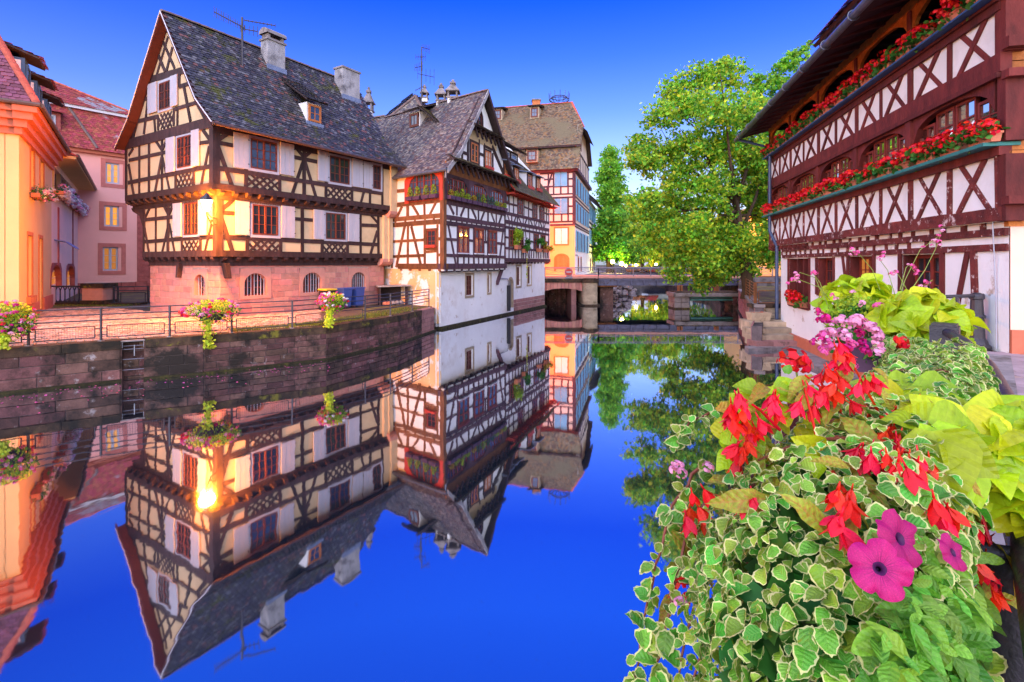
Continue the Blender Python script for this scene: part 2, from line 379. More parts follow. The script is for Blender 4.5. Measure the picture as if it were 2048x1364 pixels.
def clear_glass():
    m = bpy.data.materials.new('clear_glass'); m.use_nodes = True
    t = m.node_tree; N = t.nodes; L = t.links; N.remove(N['Principled BSDF'])
    tr = N.new('ShaderNodeBsdfTransparent'); tr.inputs[0].default_value = (.86, .88, .9, 1)
    g = N.new('ShaderNodeBsdfGlossy'); g.inputs['Roughness'].default_value = .02
    fr = N.new('ShaderNodeFresnel'); fr.inputs[0].default_value = 1.35
    ms = N.new('ShaderNodeMixShader'); L.new(fr.outputs[0], ms.inputs[0]); L.new(tr.outputs[0], ms.inputs[1]); L.new(g.outputs[0], ms.inputs[2])
    L.new(ms.outputs[0], N['Material Output'].inputs[0]); return m
M['clear'] = clear_glass()
def water_mat():
    m = bpy.data.materials.new('canal_water'); m.use_nodes = True
    t = m.node_tree; N = t.nodes; L = t.links; N.remove(N['Principled BSDF'])
    d = N.new('ShaderNodeBsdfDiffuse'); d.inputs[0].default_value = (.009, .015, .022, 1)
    g = N.new('ShaderNodeBsdfGlossy'); g.inputs['Roughness'].default_value = .028; g.inputs[0].default_value = (.92, .95, 1.0, 1)
    fr = N.new('ShaderNodeFresnel'); fr.inputs[0].default_value = 1.33
    mr = N.new('ShaderNodeMapRange'); mr.inputs[1].default_value = 0; mr.inputs[2].default_value = .35
    mr.inputs[3].default_value = .44; mr.inputs[4].default_value = .88
    L.new(fr.outputs[0], mr.inputs[0])
    ms = N.new('ShaderNodeMixShader'); L.new(mr.outputs[0], ms.inputs[0]); L.new(d.outputs[0], ms.inputs[1]); L.new(g.outputs[0], ms.inputs[2])
    tc = N.new('ShaderNodeTexCoord'); n = N.new('ShaderNodeTexNoise'); n.inputs['Scale'].default_value = 1.3; n.inputs['Detail'].default_value = 3
    mp = N.new('ShaderNodeMapping'); mp.inputs['Scale'].default_value = (1, .5, 1); L.new(tc.outputs['Object'], mp.inputs[0]); L.new(mp.outputs[0], n.inputs['Vector'])
    b = N.new('ShaderNodeBump'); b.inputs['Strength'].default_value = .05; b.inputs['Distance'].default_value = .05
    L.new(n.outputs[0], b.inputs['Height']); L.new(b.outputs[0], g.inputs['Normal'])
    L.new(ms.outputs[0], N['Material Output'].inputs[0]); return m
M['water'] = water_mat()
# ------------------------------------------------------------------ building components
def timb(F, p, a, b, w, m, d=.035, name='timber', back=-.03):
    mb = MB(); dd = d + U(-.009, .009); w *= U(.88, 1.12) if name == 'timber' else 1; j_ = .012 if name == 'timber' else 0
    a = (a[0] + U(-j_, j_), a[1] + U(-j_, j_)); b = (b[0] + U(-j_, j_), b[1] + U(-j_, j_))
    return mb.fbar(F, a, b, w, back, dd).build(name, M[m], p)

def timbs(F, p, Z, lst, m, d=.035, w0=.15):
    """timbers given by their two ends as seen in the photograph, on the wall plane F"""
    for t in lst:
        w = t[4] if len(t) > 4 else w0
        timb(F, p, F.uv(*Z(t[0], t[1])), F.uv(*Z(t[2], t[3])), w, m, d)

def clip_line(c, a, b, s):
    """segment of a*x+b*y=c inside the unit square"""
    P = []
    for x in (0, 1):
        if abs(b) > 1e-6:
            y = (c - a * x) / b
            if -1e-6 <= y <= 1 + 1e-6: P.append((x, y))
    for y in (0, 1):
        if abs(a) > 1e-6:
            x = (c - b * y) / a
            if 1e-6 < x < 1 - 1e-6: P.append((x, y))
    return P[:2] if len(P) >= 2 else None

def lattice(F, p, r, m, nx=2, w=.085, d=.03):
    u0, u1, z0, z1 = r
    k = 0
    for sg in (1, -1):
        for i in range(-6, 9):
            c = i * .5 + .25
            seg = clip_line(c, nx, sg, 0)
            if seg and (abs(seg[0][0] - seg[1][0]) > .16):
                a, b = [(u0 + (u1 - u0) * x, z0 + (z1 - z0) * y) for x, y in seg]
                timb(F, p, a, b, w, m, d - (.008 if sg > 0 else 0), 'lattice_bar')

def rect(F, Z, x0, y0, x1, y1):
    a = F.uv(*Z(x0, y0)); b = F.uv(*Z(x1, y1))
    return (min(a[0], b[0]), max(a[0], b[0]), min(a[1], b[1]), max(a[1], b[1]))

def frame_bars(mb, F, r, w, d0, d1):
    u0, u1, z0, z1 = r
    mb.fbox(F, u0, u0 + w, z0, z1, d0, d1); mb.fbox(F, u1 - w, u1, z0, z1, d0, d1)
    mb.fbox(F, u0 + w, u1 - w, z0, z0 + w, d0, d1); mb.fbox(F, u0 + w, u1 - w, z1 - w, z1, d0, d1)

def casing(F, p, r, w, m='white_paint', d=.05, name='window_casing'):
    mb = MB(); frame_bars(mb, F, (r[0], r[1], r[2], r[3]), w, -.02, d)
    return mb.build(name, M[m], p)

def window(F, p, r, fm='brown_win', gm='glass', cas=2, nx=2, nz=3, d=.03, fw=.055, each=True, mw=.028, transom=None, name='window'):
    """a window part: outer frame and casement stiles as one mesh, panes and glazing bars as its pieces"""
    u0, u1, z0, z1 = r
    mb = MB(); frame_bars(mb, F, r, fw, d - .05, d + .012)
    iu0, iu1, iz0, iz1 = u0 + fw, u1 - fw, z0 + fw, z1 - fw
    cw = (iu1 - iu0) / cas
    for c in range(1, cas):
        x = iu0 + c * cw; mb.fbox(F, x - fw * .75, x + fw * .75, iz0, iz1, d - .045, d + .018)
    if transom:
        zt = iz0 + (iz1 - iz0) * transom; mb.fbox(F, iu0, iu1, zt - fw * .6, zt + fw * .6, d - .046, d + .022)
    win = mb.build(name, M[fm], p)
    bars = MB()
    for c in range(cas):
        a = iu0 + c * cw + (fw * .75 if c else 0); b = iu0 + (c + 1) * cw - (fw * .75 if c < cas - 1 else 0)
        for i in range(1, nx):
            x = a + (b - a) * i / nx; bars.fbox(F, x - mw / 2, x + mw / 2, iz0, iz1, d - .04, d + .002)
        for j in range(1, nz):
            z = iz0 + (iz1 - iz0) * j / nz; bars.fbox(F, a, b, z - mw / 2, z + mw / 2, d - .038, d)
        if each:
            for i in range(nx):
                for j in range(nz):
                    pa = MB(); t = U(-.004, .004)
                    x0 = a + (b - a) * i / nx; x1 = a + (b - a) * (i + 1) / nx
                    y0 = iz0 + (iz1 - iz0) * j / nz; y1 = iz0 + (iz1 - iz0) * (j + 1) / nz
                    pa.hexa([F.pt(x0, y0, d - .032), F.pt(x1, y0, d - .032), F.pt(x1, y1, d - .032), F.pt(x0, y1, d - .032),
                             F.pt(x0, y0, d - .024 + t), F.pt(x1, y0, d - .024 - t), F.pt(x1, y1, d - .024 - t), F.pt(x0, y1, d - .024 + t)])
                    pa.build('pane', M[gm], win)
        else:
            pa = MB().fbox(F, a, b, iz0, iz1, d - .032, d - .024); pa.build('pane', M[gm], win)
    if bars.v: bars.build('glazing_bars', M[fm], win)
    return win

def shutter(F, p, r, m='white_paint', d0=.05, d1=.085, battens=0):
    u0, u1, z0, z1 = r; mb = MB()
    n = 3; w = (u1 - u0) / n
    for i in range(n):
        mb.fbox(F, u0 + i * w + .004, u0 + (i + 1) * w - .004, z0, z1, d0, d1 - (.004 if i % 2 else 0))
    mb.fbox(F, u0 + .01, u1 - .01, z0 + .02, z1 - .02, d0 - .004, d1 - .012)
    if battens:
        for k in (.18, .82):
            z = z0 + (z1 - z0) * k; mb.fbox(F, u0 + .02, u1 - .02, z - .04, z + .04, d1 - .01, d1 + .02)
    sh = mb.build('shutter', M[m], p)
    for k in (.15, .85):
        z = z0 + (z1 - z0) * k
        MB().fbox(F, u1 - .03, u1 + .03, z - .02, z + .02, d1, d1 + .012).build('hinge', M['metal'], sh)
    return sh

def wall_holes(F, p, u0, u1, z0, z1, holes, m, depth=.25, name='wall'):
    us = sorted({u0, u1, *[h[0] for h in holes], *[h[1] for h in holes]}); us = [u for u in us if u0 <= u <= u1]
    zs = sorted({z0, z1, *[h[2] for h in holes], *[h[3] for h in holes]}); zs = [z for z in zs if z0 <= z <= z1]
    mb = MB()
    for i in range(len(us) - 1):
        for j in range(len(zs) - 1):
            cu, cz = (us[i] + us[i + 1]) / 2, (zs[j] + zs[j + 1]) / 2
            if any(h[0] < cu < h[1] and h[2] < cz < h[3] for h in holes): continue
            mb.add([F.pt(us[i], zs[j]), F.pt(us[i + 1], zs[j]), F.pt(us[i + 1], zs[j + 1]), F.pt(us[i], zs[j + 1])], [(0, 1, 2, 3)])
    for h in holes:
        a, b, c, e = h[:4]
        for q in (((a, c), (a, e)), ((b, e), (b, c)), ((a, e), (b, e)), ((b, c), (a, c))):
            (ua, za), (ub, zb) = q
            mb.add([F.pt(ua, za), F.pt(ub, zb), F.pt(ub, zb, -depth), F.pt(ua, za, -depth)], [(0, 1, 2, 3)])
    mb.fbox(F, u0, u1, z0, z1, -depth - .06, -depth - .02)
    return mb.build(name, M[m], p)

def plane_tiles(p, O, E, S, inside, amax, bmax, m, tw=.17, ex=.135, th=.018, name='roof_tiles', amin=0.):
    """plain tiles with rounded tails on a slope: E along the eave, S up the slope"""
    E = Vector(E).normalized(); S = Vector(S).normalized(); Nn = E.cross(S).normalized()
    if Nn.z < 0: Nn = -Nn
    prof = [(-.48, .55), (-.48, -.36), (-.3, -.5), (0, -.56), (.3, -.5), (.48, -.36), (.48, .55)]
    Vs = []; Fs = []; nb = 0
    E_, S_, N_, O_ = (np.array(x) for x in (E, S, Nn, O))
    for j in range(int(bmax / ex) + 1):
        b = j * ex
        for i in range(int((amax - amin) / tw) + 2):
            a = amin + i * tw + (tw / 2 if j % 2 else 0)
            if not inside(a, b + ex * .3): continue
            yaw = U(-.035, .035); lift = U(0, .012); da = U(-.006, .006); db = U(-.014, .014)
            top = []
            for (x, y) in prof:
                xx = x * tw; yy = y * ex * 1.15
                h = th + lift + (.5 - y) * .028
                top.append(O_ + E_ * (a + da + xx + yaw * yy) + S_ * (b + db + yy - yaw * xx) + N_ * h)
            bot = [t - N_ * (th * .9) for t in top[1:6]]
            Vs += top + bot
            Fs.append(tuple(nb + k for k in range(7)))
            for k in range(4):
                Fs.append((nb + 1 + k, nb + 2 + k, nb + 8 + k, nb + 7 + k))
            nb += 12
    me = bpy.data.meshes.new(name); me.from_pydata([tuple(v) for v in Vs], [], Fs); me.materials.append(M[m])
    return put(name, me, p, 'stuff')

def slab(p, pts, m='under', th=.06, name='roof_boarding'):
    pts = [Vector(q) for q in pts]
    n = (pts[1] - pts[0]).cross(pts[2] - pts[0]).normalized()
    if n.z < 0: n = -n
    return MB().prism(pts, -n * th).build(name, M[m], p)

def ridge_tiles(p, A, B, m='ridge', step=.36, r=.11, name='ridge_tile'):
    A = Vector(A); B = Vector(B); L = (B - A).length; n = max(1, int(L / step)); t = (B - A) / n
    side = t.cross(Vector((0, 0, 1))).normalized(); up = side.cross(t).normalized()
    for i in range(n):
        a = A + t * i; b = A + t * (i + 1.12); mb = MB(); k = 6; vs = []
        for c, rr in ((a, r * 1.0), (b, r * 1.14)):
            dz = U(-.01, .012)
            for j in range(k + 1):
                an = math.pi * j / k
                vs.append(c + side * math.cos(an) * rr + up * (math.sin(an) * rr * .85 - .02 + dz))
        mb.add(vs, [(j, j + 1, k + 2 + j, k + 1 + j) for j in range(k)] + [tuple(range(k, -1, -1)), tuple(range(k + 1, 2 * k + 2))])
        mb.build(name, M[m], p)

def joist_ends(F, p, u0, u1, z, h, step, d0, d1, m, w=.17, name='joist_end'):
    n = max(2, int((u1 - u0) / step))
    for i in range(n + 1):
        u = u0 + (u1 - u0) * i / n
        mb = MB(); q = .35 * (d1 - d0)
        poly = [(d0, z), (d1 - q, z), (d1, z + h * .45), (d1, z + h), (d0, z + h)]
        vs = [F.pt(u - w / 2, zz, dd) for dd, zz in poly] + [F.pt(u + w / 2, zz, dd) for dd, zz in poly]
        k = len(poly)
        mb.add(vs, [tuple(range(k)), tuple(range(2 * k - 1, k - 1, -1))] + [(i_, k + i_, k + (i_ + 1) % k, (i_ + 1) % k) for i_ in range(k)])
        mb.build(name, M[m], p)

def blocks(F, p, u0, u1, z0, z1, bw, bh, holes, m, name='stone', d=.02, gap=.007, maxn=300, back=-.1):
    rows = max(1, round((z1 - z0) / bh)); bh = (z1 - z0) / rows; k = 0; rest = MB()
    for j in range(rows):
        za, zb = z0 + j * bh, z0 + (j + 1) * bh
        u = u0 - U(0, bw * .6)
        while u < u1:
            w = bw * U(.65, 1.4); a, b = max(u, u0), min(u + w, u1); u += w
            if u1 - u < bw * .35: b = u1; u = u1 + 1
            if b - a < .04: continue
            segs = [(a, b)]
            for h in holes:
                if h[2] < (za + zb) / 2 < h[3]:
                    ns = []
                    for s in segs:
                        if s[1] <= h[0] or s[0] >= h[1]: ns.append(s)
                        else:
                            if h[0] - s[0] > .03: ns.append((s[0], h[0]))
                            if s[1] - h[1] > .03: ns.append((h[1], s[1]))
                    segs = ns
            for s in segs:
                dd = d + U(-.007, .007); g = gap
                tgt = MB() if k < maxn else rest
                cu = .012
                vs = [F.pt(s[0] + g, za + g, back), F.pt(s[1] - g, za + g, back), F.pt(s[1] - g, zb - g, back), F.pt(s[0] + g, zb - g, back)]
                vs += [F.pt(s[0] + g, za + g, dd - .012), F.pt(s[1] - g, za + g, dd - .012), F.pt(s[1] - g, zb - g, dd - .012), F.pt(s[0] + g, zb - g, dd - .012)]
                vs += [F.pt(s[0] + g + cu, za + g + cu, dd), F.pt(s[1] - g - cu, za + g + cu, dd + U(-.006, .006)), F.pt(s[1] - g - cu, zb - g - cu, dd), F.pt(s[0] + g + cu, zb - g - cu, dd + U(-.006, .006))]
                fs = [(0, 1, 5, 4), (1, 2, 6, 5), (2, 3, 7, 6), (3, 0, 4, 7), (4, 5, 9, 8), (5, 6, 10, 9), (6, 7, 11, 10), (7, 4, 8, 11), (8, 9, 10, 11)]
                tgt.add(vs, fs)
                if k < maxn: tgt.build(name, M[m], p)
                k += 1
    if rest.v: rest.build(name + '_courses', M[m], p, kind='stuff')

def arch_pts(u0, u1, zs, zt, n=10):
    """points along a round arch from (u1,zs) over the top zt to (u0,zs)"""
    c = (u0 + u1) / 2; a = (u1 - u0) / 2
    return [(c + a * math.cos(math.pi * i / n), zs + (zt - zs) * math.sin(math.pi * i / n)) for i in range(n + 1)]

def arched_frame(F, p, r, zs, w, m, d0, d1, name='arch_surround', outer=None):
    """masonry or board round an arched opening; r = opening, zs = springing height; outer rect filled if given"""
    u0, u1, z0, z1 = r; mb = MB(); n = 12
    inn = [(u1, z0)] + arch_pts(u0, u1, zs, z1, n) + [(u0, z0)]
    if outer:
        o0, o1, oz0, oz1 = outer
        out = [(o1, z0)]
        for i in range(n + 1):
            an = math.pi * i / n; cx = (u0 + u1) / 2
            x = math.cos(an); y = math.sin(an)
            tx = ((o1 - cx) if x > 0 else (cx - o0)) / max(abs(x), 1e-6); ty = (oz1 - zs) / max(y, 1e-6)
            t = min(tx, ty); out.append((cx + x * t, zs + y * t))
        out.append((o0, z0))
    else:
        out = [(u1 + w, z0)] + arch_pts(u0 - w, u1 + w, zs, z1 + w, n) + [(u0 - w, z0)]
    for i in range(len(inn) - 1):
        q = [inn[i], out[i], out[i + 1], inn[i + 1]]
        mb.add([F.pt(*x, d1) for x in q] + [F.pt(*x, d0) for x in q], [(0, 1, 2, 3), (7, 6, 5, 4), (0, 3, 7, 4), (1, 5, 6, 2)])
    return mb.build(name, M[m], p)

def flat(p, pts, m, name, kind=None, th=None):
    pts = [Vector(q) for q in pts]
    if th: return MB().prism(pts, (0, 0, -th)).build(name, M[m], p, kind=kind)
    return MB().add(pts, [tuple(range(len(pts)))]).build(name, M[m], p, kind=kind)

# ------------------------------------------------------------------ ground plan
ZP_ = 1.2                                   # height of the left promenade above the water
DA = Vector((626, 1024)).normalized(); DB = Vector((-1675, 1024)).normalized()
ZA = zoom(230, 10, 1000/220); ZB = zoom(240, 230, 818/210); ZC = zoom(420, 230, 2048/380); ZD = zoom(420, 370, 2048/380)
ZE = zoom(760, 320, 796/140); ZF = zoom(870, 320, 909/160); ZG = zoom(1000, 320, 682/120); ZH = zoom(1080, 180, 503/140)
ZI = zoom(870, 180, 1488/240); ZJ = zoom(1530, 180, 1108/260); ZK = zoom(1740, 0, 1616/308); ZL = zoom(1740, 160, 1236/308)
ZM = zoom(1540, 440, 2048/508); ZN = zoom(700, 80, 1072/220); ZO = zoom(480, 500, 2048/420); ZQ = zoom(0, 540, 1679/320)
ZR = zoom(200, 0, 3.41); ZS = zoom(0, 0, 3.41); ZT = zoom(0, 380, 3.247)

C1 = Vector((-12.01, 20.6))
R1 = Fac(C1, DA); G1 = Fac(C1, DB)
R1L = R1.off(-.3, .3); G1L = G1.off(-.3, .3)
R1S = R1.off(-.55, .55); G1S = G1.off(-.55, .55)

def poly_tiles(p, pts, m, tw=.17, ex=.135, th=.018, name='roof_tiles', inset=.0, board=True, boardm='under'):
    """tiles over a flat polygon whose first edge is the eave"""
    pts = [Vector(q) for q in pts]
    E = (pts[1] - pts[0]).normalized(); n = (pts[1] - pts[0]).cross(pts[-1] - pts[0]).normalized()
    if n.z < 0: n = -n
    S = n.cross(E)
    if S.z < 0: S = -S
    q = [((c - pts[0]).dot(E), (c - pts[0]).dot(S)) for c in pts]
    amin = min(a for a, b in q); amax = max(a for a, b in q); bmax = max(b for a, b in q)
    area = sum(q[i][0] * q[(i + 1) % len(q)][1] - q[(i + 1) % len(q)][0] * q[i][1] for i in range(len(q)))
    sg = 1 if area > 0 else -1
    def inside(a, b):
        for i in range(len(q)):
            (x0, y0), (x1, y1) = q[i], q[(i + 1) % len(q)]
            if sg * ((x1 - x0) * (b - y0) - (y1 - y0) * (a - x0)) < inset * math.hypot(x1 - x0, y1 - y0) - 1e-4: return False
        return True
    if board: slab(p, pts, boardm, .07)
    return plane_tiles(p, pts[0], E, S, inside, amax, bmax, m, tw, ex, th, name, amin)
def vdir(d, s=1.0): return Vector((d.x * s, d.y * s, 0))
# ------------------------------------------------------------------ water and ground
WATER = [(-400, -60, 0), (400, -60, 0), (400, 900, 0), (-400, 900, 0)]
MB().add(WATER, [(0, 1, 2, 3)]).build('water', M['water'], None, kind='structure')
MB().add([(-900, -300, -2.5), (900, -300, -2.5), (900, 1500, -2.5), (-900, 1500, -2.5)], [(0, 1, 2, 3)]).build('canal_bed', M['soil'], None, kind='structure')
# left quay line at the water, from near to far
QP = [Vector(p) for p in ((-20.5, 8.6), (-13.78, 13.66), (-11.66, 15.2), (-9.78, 16.25), (-6.75, 18.6), (-5.0, 22.4), (-4.05, 26.6))]
prom = [(-160, 3), *[(q.x - .12, q.y + .12) for q in QP], (-4.3, 27.6), (-7.0, 29.6), (-6.5, 60), (-160, 60)]
flat(None, [(x, y, ZP_) for x, y in prom], 'sand', 'promenade', 'structure')
# ------------------------------------------------------------------ the big half-timbered house on the left
h1 = thing('half_timbered_house', 'tall cream half-timbered house with white shutters on a pink sandstone base', 'house', (C1.x, C1.y, ZP_))
L1 = 9.75                                   # length of the river front
zj1, zj2 = 3.62, 6.33                       # undersides of the two jetties
EV = 9.05                                   # wall head
gU = G1.u(252); gL = G1L.u(287)
gM = 3.4                                   # middle of the gable
AP = 14.35                                   # ridge height
# walls
wl = MB()
wl.add([R1.pt(0, zj2 + .25), R1.pt(L1, zj2 + .25), R1.pt(L1, EV + .1), R1.pt(0, EV + .1)], [(0, 1, 2, 3)])
wl.add([G1.pt(0, zj2 + .25), G1.pt(gU, zj2 + .25), G1.pt(gU, EV + .1), G1.pt(0, EV + .1)], [(0, 1, 2, 3)])
wl.add([G1.pt(-.02, EV + .1), G1.pt(gU + .02, EV + .1), G1.pt(6.5, EV + 1.0), G1.pt(gM, AP - .2), G1.pt(.5, EV + 1.0)], [(0, 1, 2, 3, 4)])
wl.add([R1L.pt(0, zj1 + .25), R1L.pt(L1 - .3, zj1 + .25), R1L.pt(L1 - .3, zj2 + .3), R1L.pt(0, zj2 + .3)], [(0, 1, 2, 3)])
wl.add([G1L.pt(0, zj1 + .25), G1L.pt(gL, zj1 + .25), G1L.pt(gL, zj2 + .3), G1L.pt(0, zj2 + .3)], [(0, 1, 2, 3)])
# far end and back so that the house is closed
gE = [R1.pt(L1, z, -d) for d, z in ((0, zj1), (0, EV), (gM, AP - .3), (gU, EV), (gU, zj1))]
wl.add(gE, [tuple(range(5))])
wl.add([G1.pt(gU, zj2), G1.pt(gU, EV), G1.pt(gU, EV) + Vector((*(DA * L1), 0)), G1.pt(gU, zj2) + Vector((*(DA * L1), 0))], [(0, 1, 2, 3)])
wl.build('plaster_wall', M['cream'], h1)
# jetty floors
for F1, F2, z, LL, LG in ((R1, R1L, zj2, L1, gU), (R1L, R1S, zj1, L1 - .3, gL)):
    G_ = G1 if F1 is R1 else G1L
    MB().add([F1.pt(0, z + .3), F1.pt(LL, z + .3), F1.pt(LL, z + .3, -1.5), G_.pt(LG, z + .3, -1.5), G_.pt(LG, z + .3)], [(0, 1, 2, 3, 4)]).build('jetty_floor', M['under'], h1)

# --- gable triangle
G = G1
timb(G, h1, (-.05, 9.2), (gU + .1, 9.2), .44, 'timber', .06, 'tie_beam')
timbs(G, h1, ZA, [(290, 685, 625, 592, .34), (420, 285, 545, 578, .15), (380, 415, 460, 612, .15), (485, 288, 380, 645, .15),
      (527, 385, 470, 600, .15), (590, 630, 588, 745, .15), (588, 742, 668, 718, .16), (630, 742, 690, 1060, .15), (535, 950, 748, 888, .17),
      (278, 858, 312, 846, .15), (212, 1058, 395, 1012, .17), (306, 850, 266, 1175, .15), (360, 1018, 370, 1150, .15), (574, 925, 572, 1095, .13),
      (540, 945, 538, 1100, .14), (395, 1008, 395, 1140, .14), (745, 880, 838, 1050, .24), (160, 1235, 300, 700, .22), (300, 700, 440, 190, .2)], 'timber')
lattice(G, h1, rect(G, ZA, 402, 1000, 534, 1100), 'timber', 2, .1)
def win1(F, Z, br, wh, shs, gm='glass', nz=3, nx=2, cas=2):
    if wh: casing(F, h1, rect(F, Z, *wh), .12)
    window(F, h1, rect(F, Z, *br), 'brown_win', gm, cas, nx, nz, .055)
    for s in shs: shutter(F, h1, rect(F, Z, *s))
win1(G, ZA, (412, 720, 515, 930), (398, 700, 530, 945), [(312, 728, 392, 970), (517, 655, 580, 912)])
# --- gable, upper floor
timb(G, h1, (gU - .08, zj2 + .3), (gU - .08, 9.0), .16, 'timber')
timbs(G, h1, ZB, [(153, 240, 153, 645), (230, 222, 230, 628), (330, 185, 330, 612, .17), (438, 450, 438, 595, .14), (579, 420, 579, 578, .14),
      (75, 355, 368, 288, .16), (68, 526, 702, 404, .17), (628, 222, 705, 208, .16), (70, 318, 106, 262, .14), (72, 385, 114, 648, .15),
      (285, 205, 328, 272, .15), (335, 268, 368, 200, .15), (328, 330, 272, 620, .15), (335, 330, 392, 602, .15), (645, 112, 702, 188, .17), (697, 245, 632, 565, .15)], 'timber')
lattice(G, h1, rect(G, ZB, 447, 468, 572, 585), 'timber', 2, .085)
win1(G, ZB, (455, 180, 567, 397), (443, 166, 572, 412), [(370, 185, 437, 440), (567, 125, 628, 395)])
# --- gable, lower floor
GL = G1L
timb(GL, h1, (gL - .08, zj1 + .3), (gL - .08, zj2 + .1), .16, 'timber')
timbs(GL, h1, ZB, [(283, 710, 281, 1112), (380, 690, 378, 1110, .18), (485, 965, 485, 1108, .14), (632, 950, 632, 1100, .14), (192, 817, 422, 793, .17),
      (187, 987, 722, 945, .17), (150, 727, 710, 655, .2), (238, 715, 198, 800, .15), (193, 870, 236, 1115, .15), (343, 700, 380, 775, .16), (385, 778, 418, 700, .16),
      (380, 850, 322, 1114, .15), (388, 850, 436, 1108, .15), (715, 850, 655, 1102, .15)], 'timber')
lattice(GL, h1, rect(GL, ZB, 492, 985, 628, 1100), 'timber', 2, .085)
win1(GL, ZB, (507, 690, 618, 930), (497, 675, 628, 948), [(425, 692, 490, 945), (622, 665, 685, 935)])
# curved bracket under the overhanging left end of the gable
a0 = GL.uv(*ZB(160, 735)); a1 = GL.uv(*ZB(188, 830))
MB().fprism(GL, [(gL - .02, a1[1] - .3), (gL - .2, a1[1] - .3), (gL - .2, a0[1] + .1), (a0[0] + .9, a0[1] + .1), (a0[0] + .75, a0[1] - .06), (gL + .35, a0[1] - .3), (gL + .08, a0[1] - .75)], -.12, .03).build('curved_brace', M['timber'], h1)
# --- river front, upper floor
timb(R1, h1, (0, EV - .1), (L1, EV - .1), .34, 'timber', .05, 'wall_plate')
timbs(R1, h1, ZC, [(88, 262, 225, 172, .17), (80, 330, 245, 795, .17), (900, 320, 1000, 450, .17), (1018, 450, 1118, 365, .17), (1008, 485, 878, 865, .17), (1020, 485, 1142, 895, .17),
      (1012, 345, 1012, 885, .19), (80, 300, 245, 328, .18), (80, 570, 1860, 848, .18), (895, 452, 1150, 502, .18), (386, 585, 386, 808, .17), (750, 645, 750, 860, .17), (1250, 725, 1250, 915, .17),
      (1525, 780, 1525, 950, .17), (1722, 805, 1722, 982, .15), (1660, 820, 1620, 968, .16), (1856, 520, 1856, 1000, .16)], 'timber')
lattice(R1, h1, rect(R1, ZC, 405, 640, 735, 835), 'timber', 2, .1)
lattice(R1, h1, rect(R1, ZC, 1268, 765, 1512, 940), 'timber', 2, .1)
win1(R1, ZC, (430, 245, 715, 615), (405, 212, 740, 650), [(245, 182, 405, 588), (745, 290, 897, 660)], 'glass_blue')
win1(R1, ZC, (1285, 435, 1495, 752), (1268, 408, 1520, 780), [(1153, 378, 1268, 722), (1525, 465, 1638, 786)])
win1(R1, ZC, (1752, 535, 1832, 805), (1738, 510, 1852, 830), [(1645, 495, 1738, 800)], cas=1)
# --- river front, lower floor
timb(R1L, h1, (0, zj2 - .06), (L1 - .3, zj2 - .06), .22, 'timber', .05, 'wall_plate')
timbs(R1L, h1, ZD, [(112, 275, 245, 160, .17), (112, 340, 262, 770, .17), (108, 296, 262, 306, .17), (105, 560, 1812, 642, .18), (398, 575, 398, 770, .16), (757, 575, 757, 772, .16), (993, 235, 993, 775, .18),
      (1205, 592, 1205, 780, .16), (1480, 612, 1480, 788, .16), (1622, 310, 1622, 788, .16), (1813, 320, 1813, 792, .15), (903, 362, 1102, 377, .18), (1602, 430, 1812, 441, .17), (1728, 318, 1808, 412, .16), (1802, 495, 1713, 792, .16)], 'timber')
lattice(R1L, h1, rect(R1L, ZD, 420, 592, 742, 766), 'timber', 2, .1)
lattice(R1L, h1, rect(R1L, ZD, 1222, 625, 1468, 782), 'timber', 2, .1)
win1(R1L, ZD, (450, 205, 725, 545), (430, 182, 755, 578), [(262, 168, 415, 540), (760, 222, 905, 572)])
win1(R1L, ZD, (1243, 295, 1452, 590), (1225, 268, 1475, 612), [(1108, 262, 1225, 586), (1480, 305, 1600, 612)])
# corner posts
for F_, G_, z0, z1 in ((R1, G1, zj2 + .3, EV), (R1L, G1L, zj1 + .3, zj2 + .1)):
    c = F_.pt(0, z0); e1 = Vector((*DA, 0)); e2 = Vector((*DB, 0)); n1 = Vector((*F_.N, 0)) * .05; n2 = Vector((*G_.N, 0)) * .05
    q = [c + e2 * .24 + n2, c + n1 + n2, c + e1 * .24 + n1, c + e1 * .24 - n1, c + e2 * .24 - n2]
    MB().prism(q, (0, 0, z1 - z0)).build('corner_post', M['timber'], h1)
# jetty beams and joist ends
for F_, LL, z, dd in ((R1, L1, zj2, -.3), (G1, gU, zj2, -.3), (R1L, L1 - .3, zj1, -.25), (G1L, gL, zj1, -.25)):
    MB().fbox(F_, -.04, LL, z + .17, z + .43, -.1, .055 if F_ in (R1, R1L) else .05).build('jetty_beam', M['timber'], h1)
    MB().fbox(F_, -dd, LL - .05, z - .22, z + .02, dd - .1, dd + .05).build('jetty_plate', M['timber'], h1)
    MB().fbox(F_, -dd, LL - .05, z - .05, z + .32, -.5, -.16).build('jetty_infill', M['timber'], h1)
    joist_ends(F_, h1, .35, LL - .12, z - .02, .2, .56, dd - .02, .04, 'timber', .19)
# diagonal corner brackets under the jetty
for F_, u in ((R1S, .03), (G1S, 2.9)):
    MB().fprism(F_, [(u, zj1 - .1), (u + .22, zj1 - .1), (u + .3, zj1 - .75), (u + .16, zj1 - .75)], -.05, .32 if u < 1 else .2).build('jetty_bracket', M['timber'], h1)
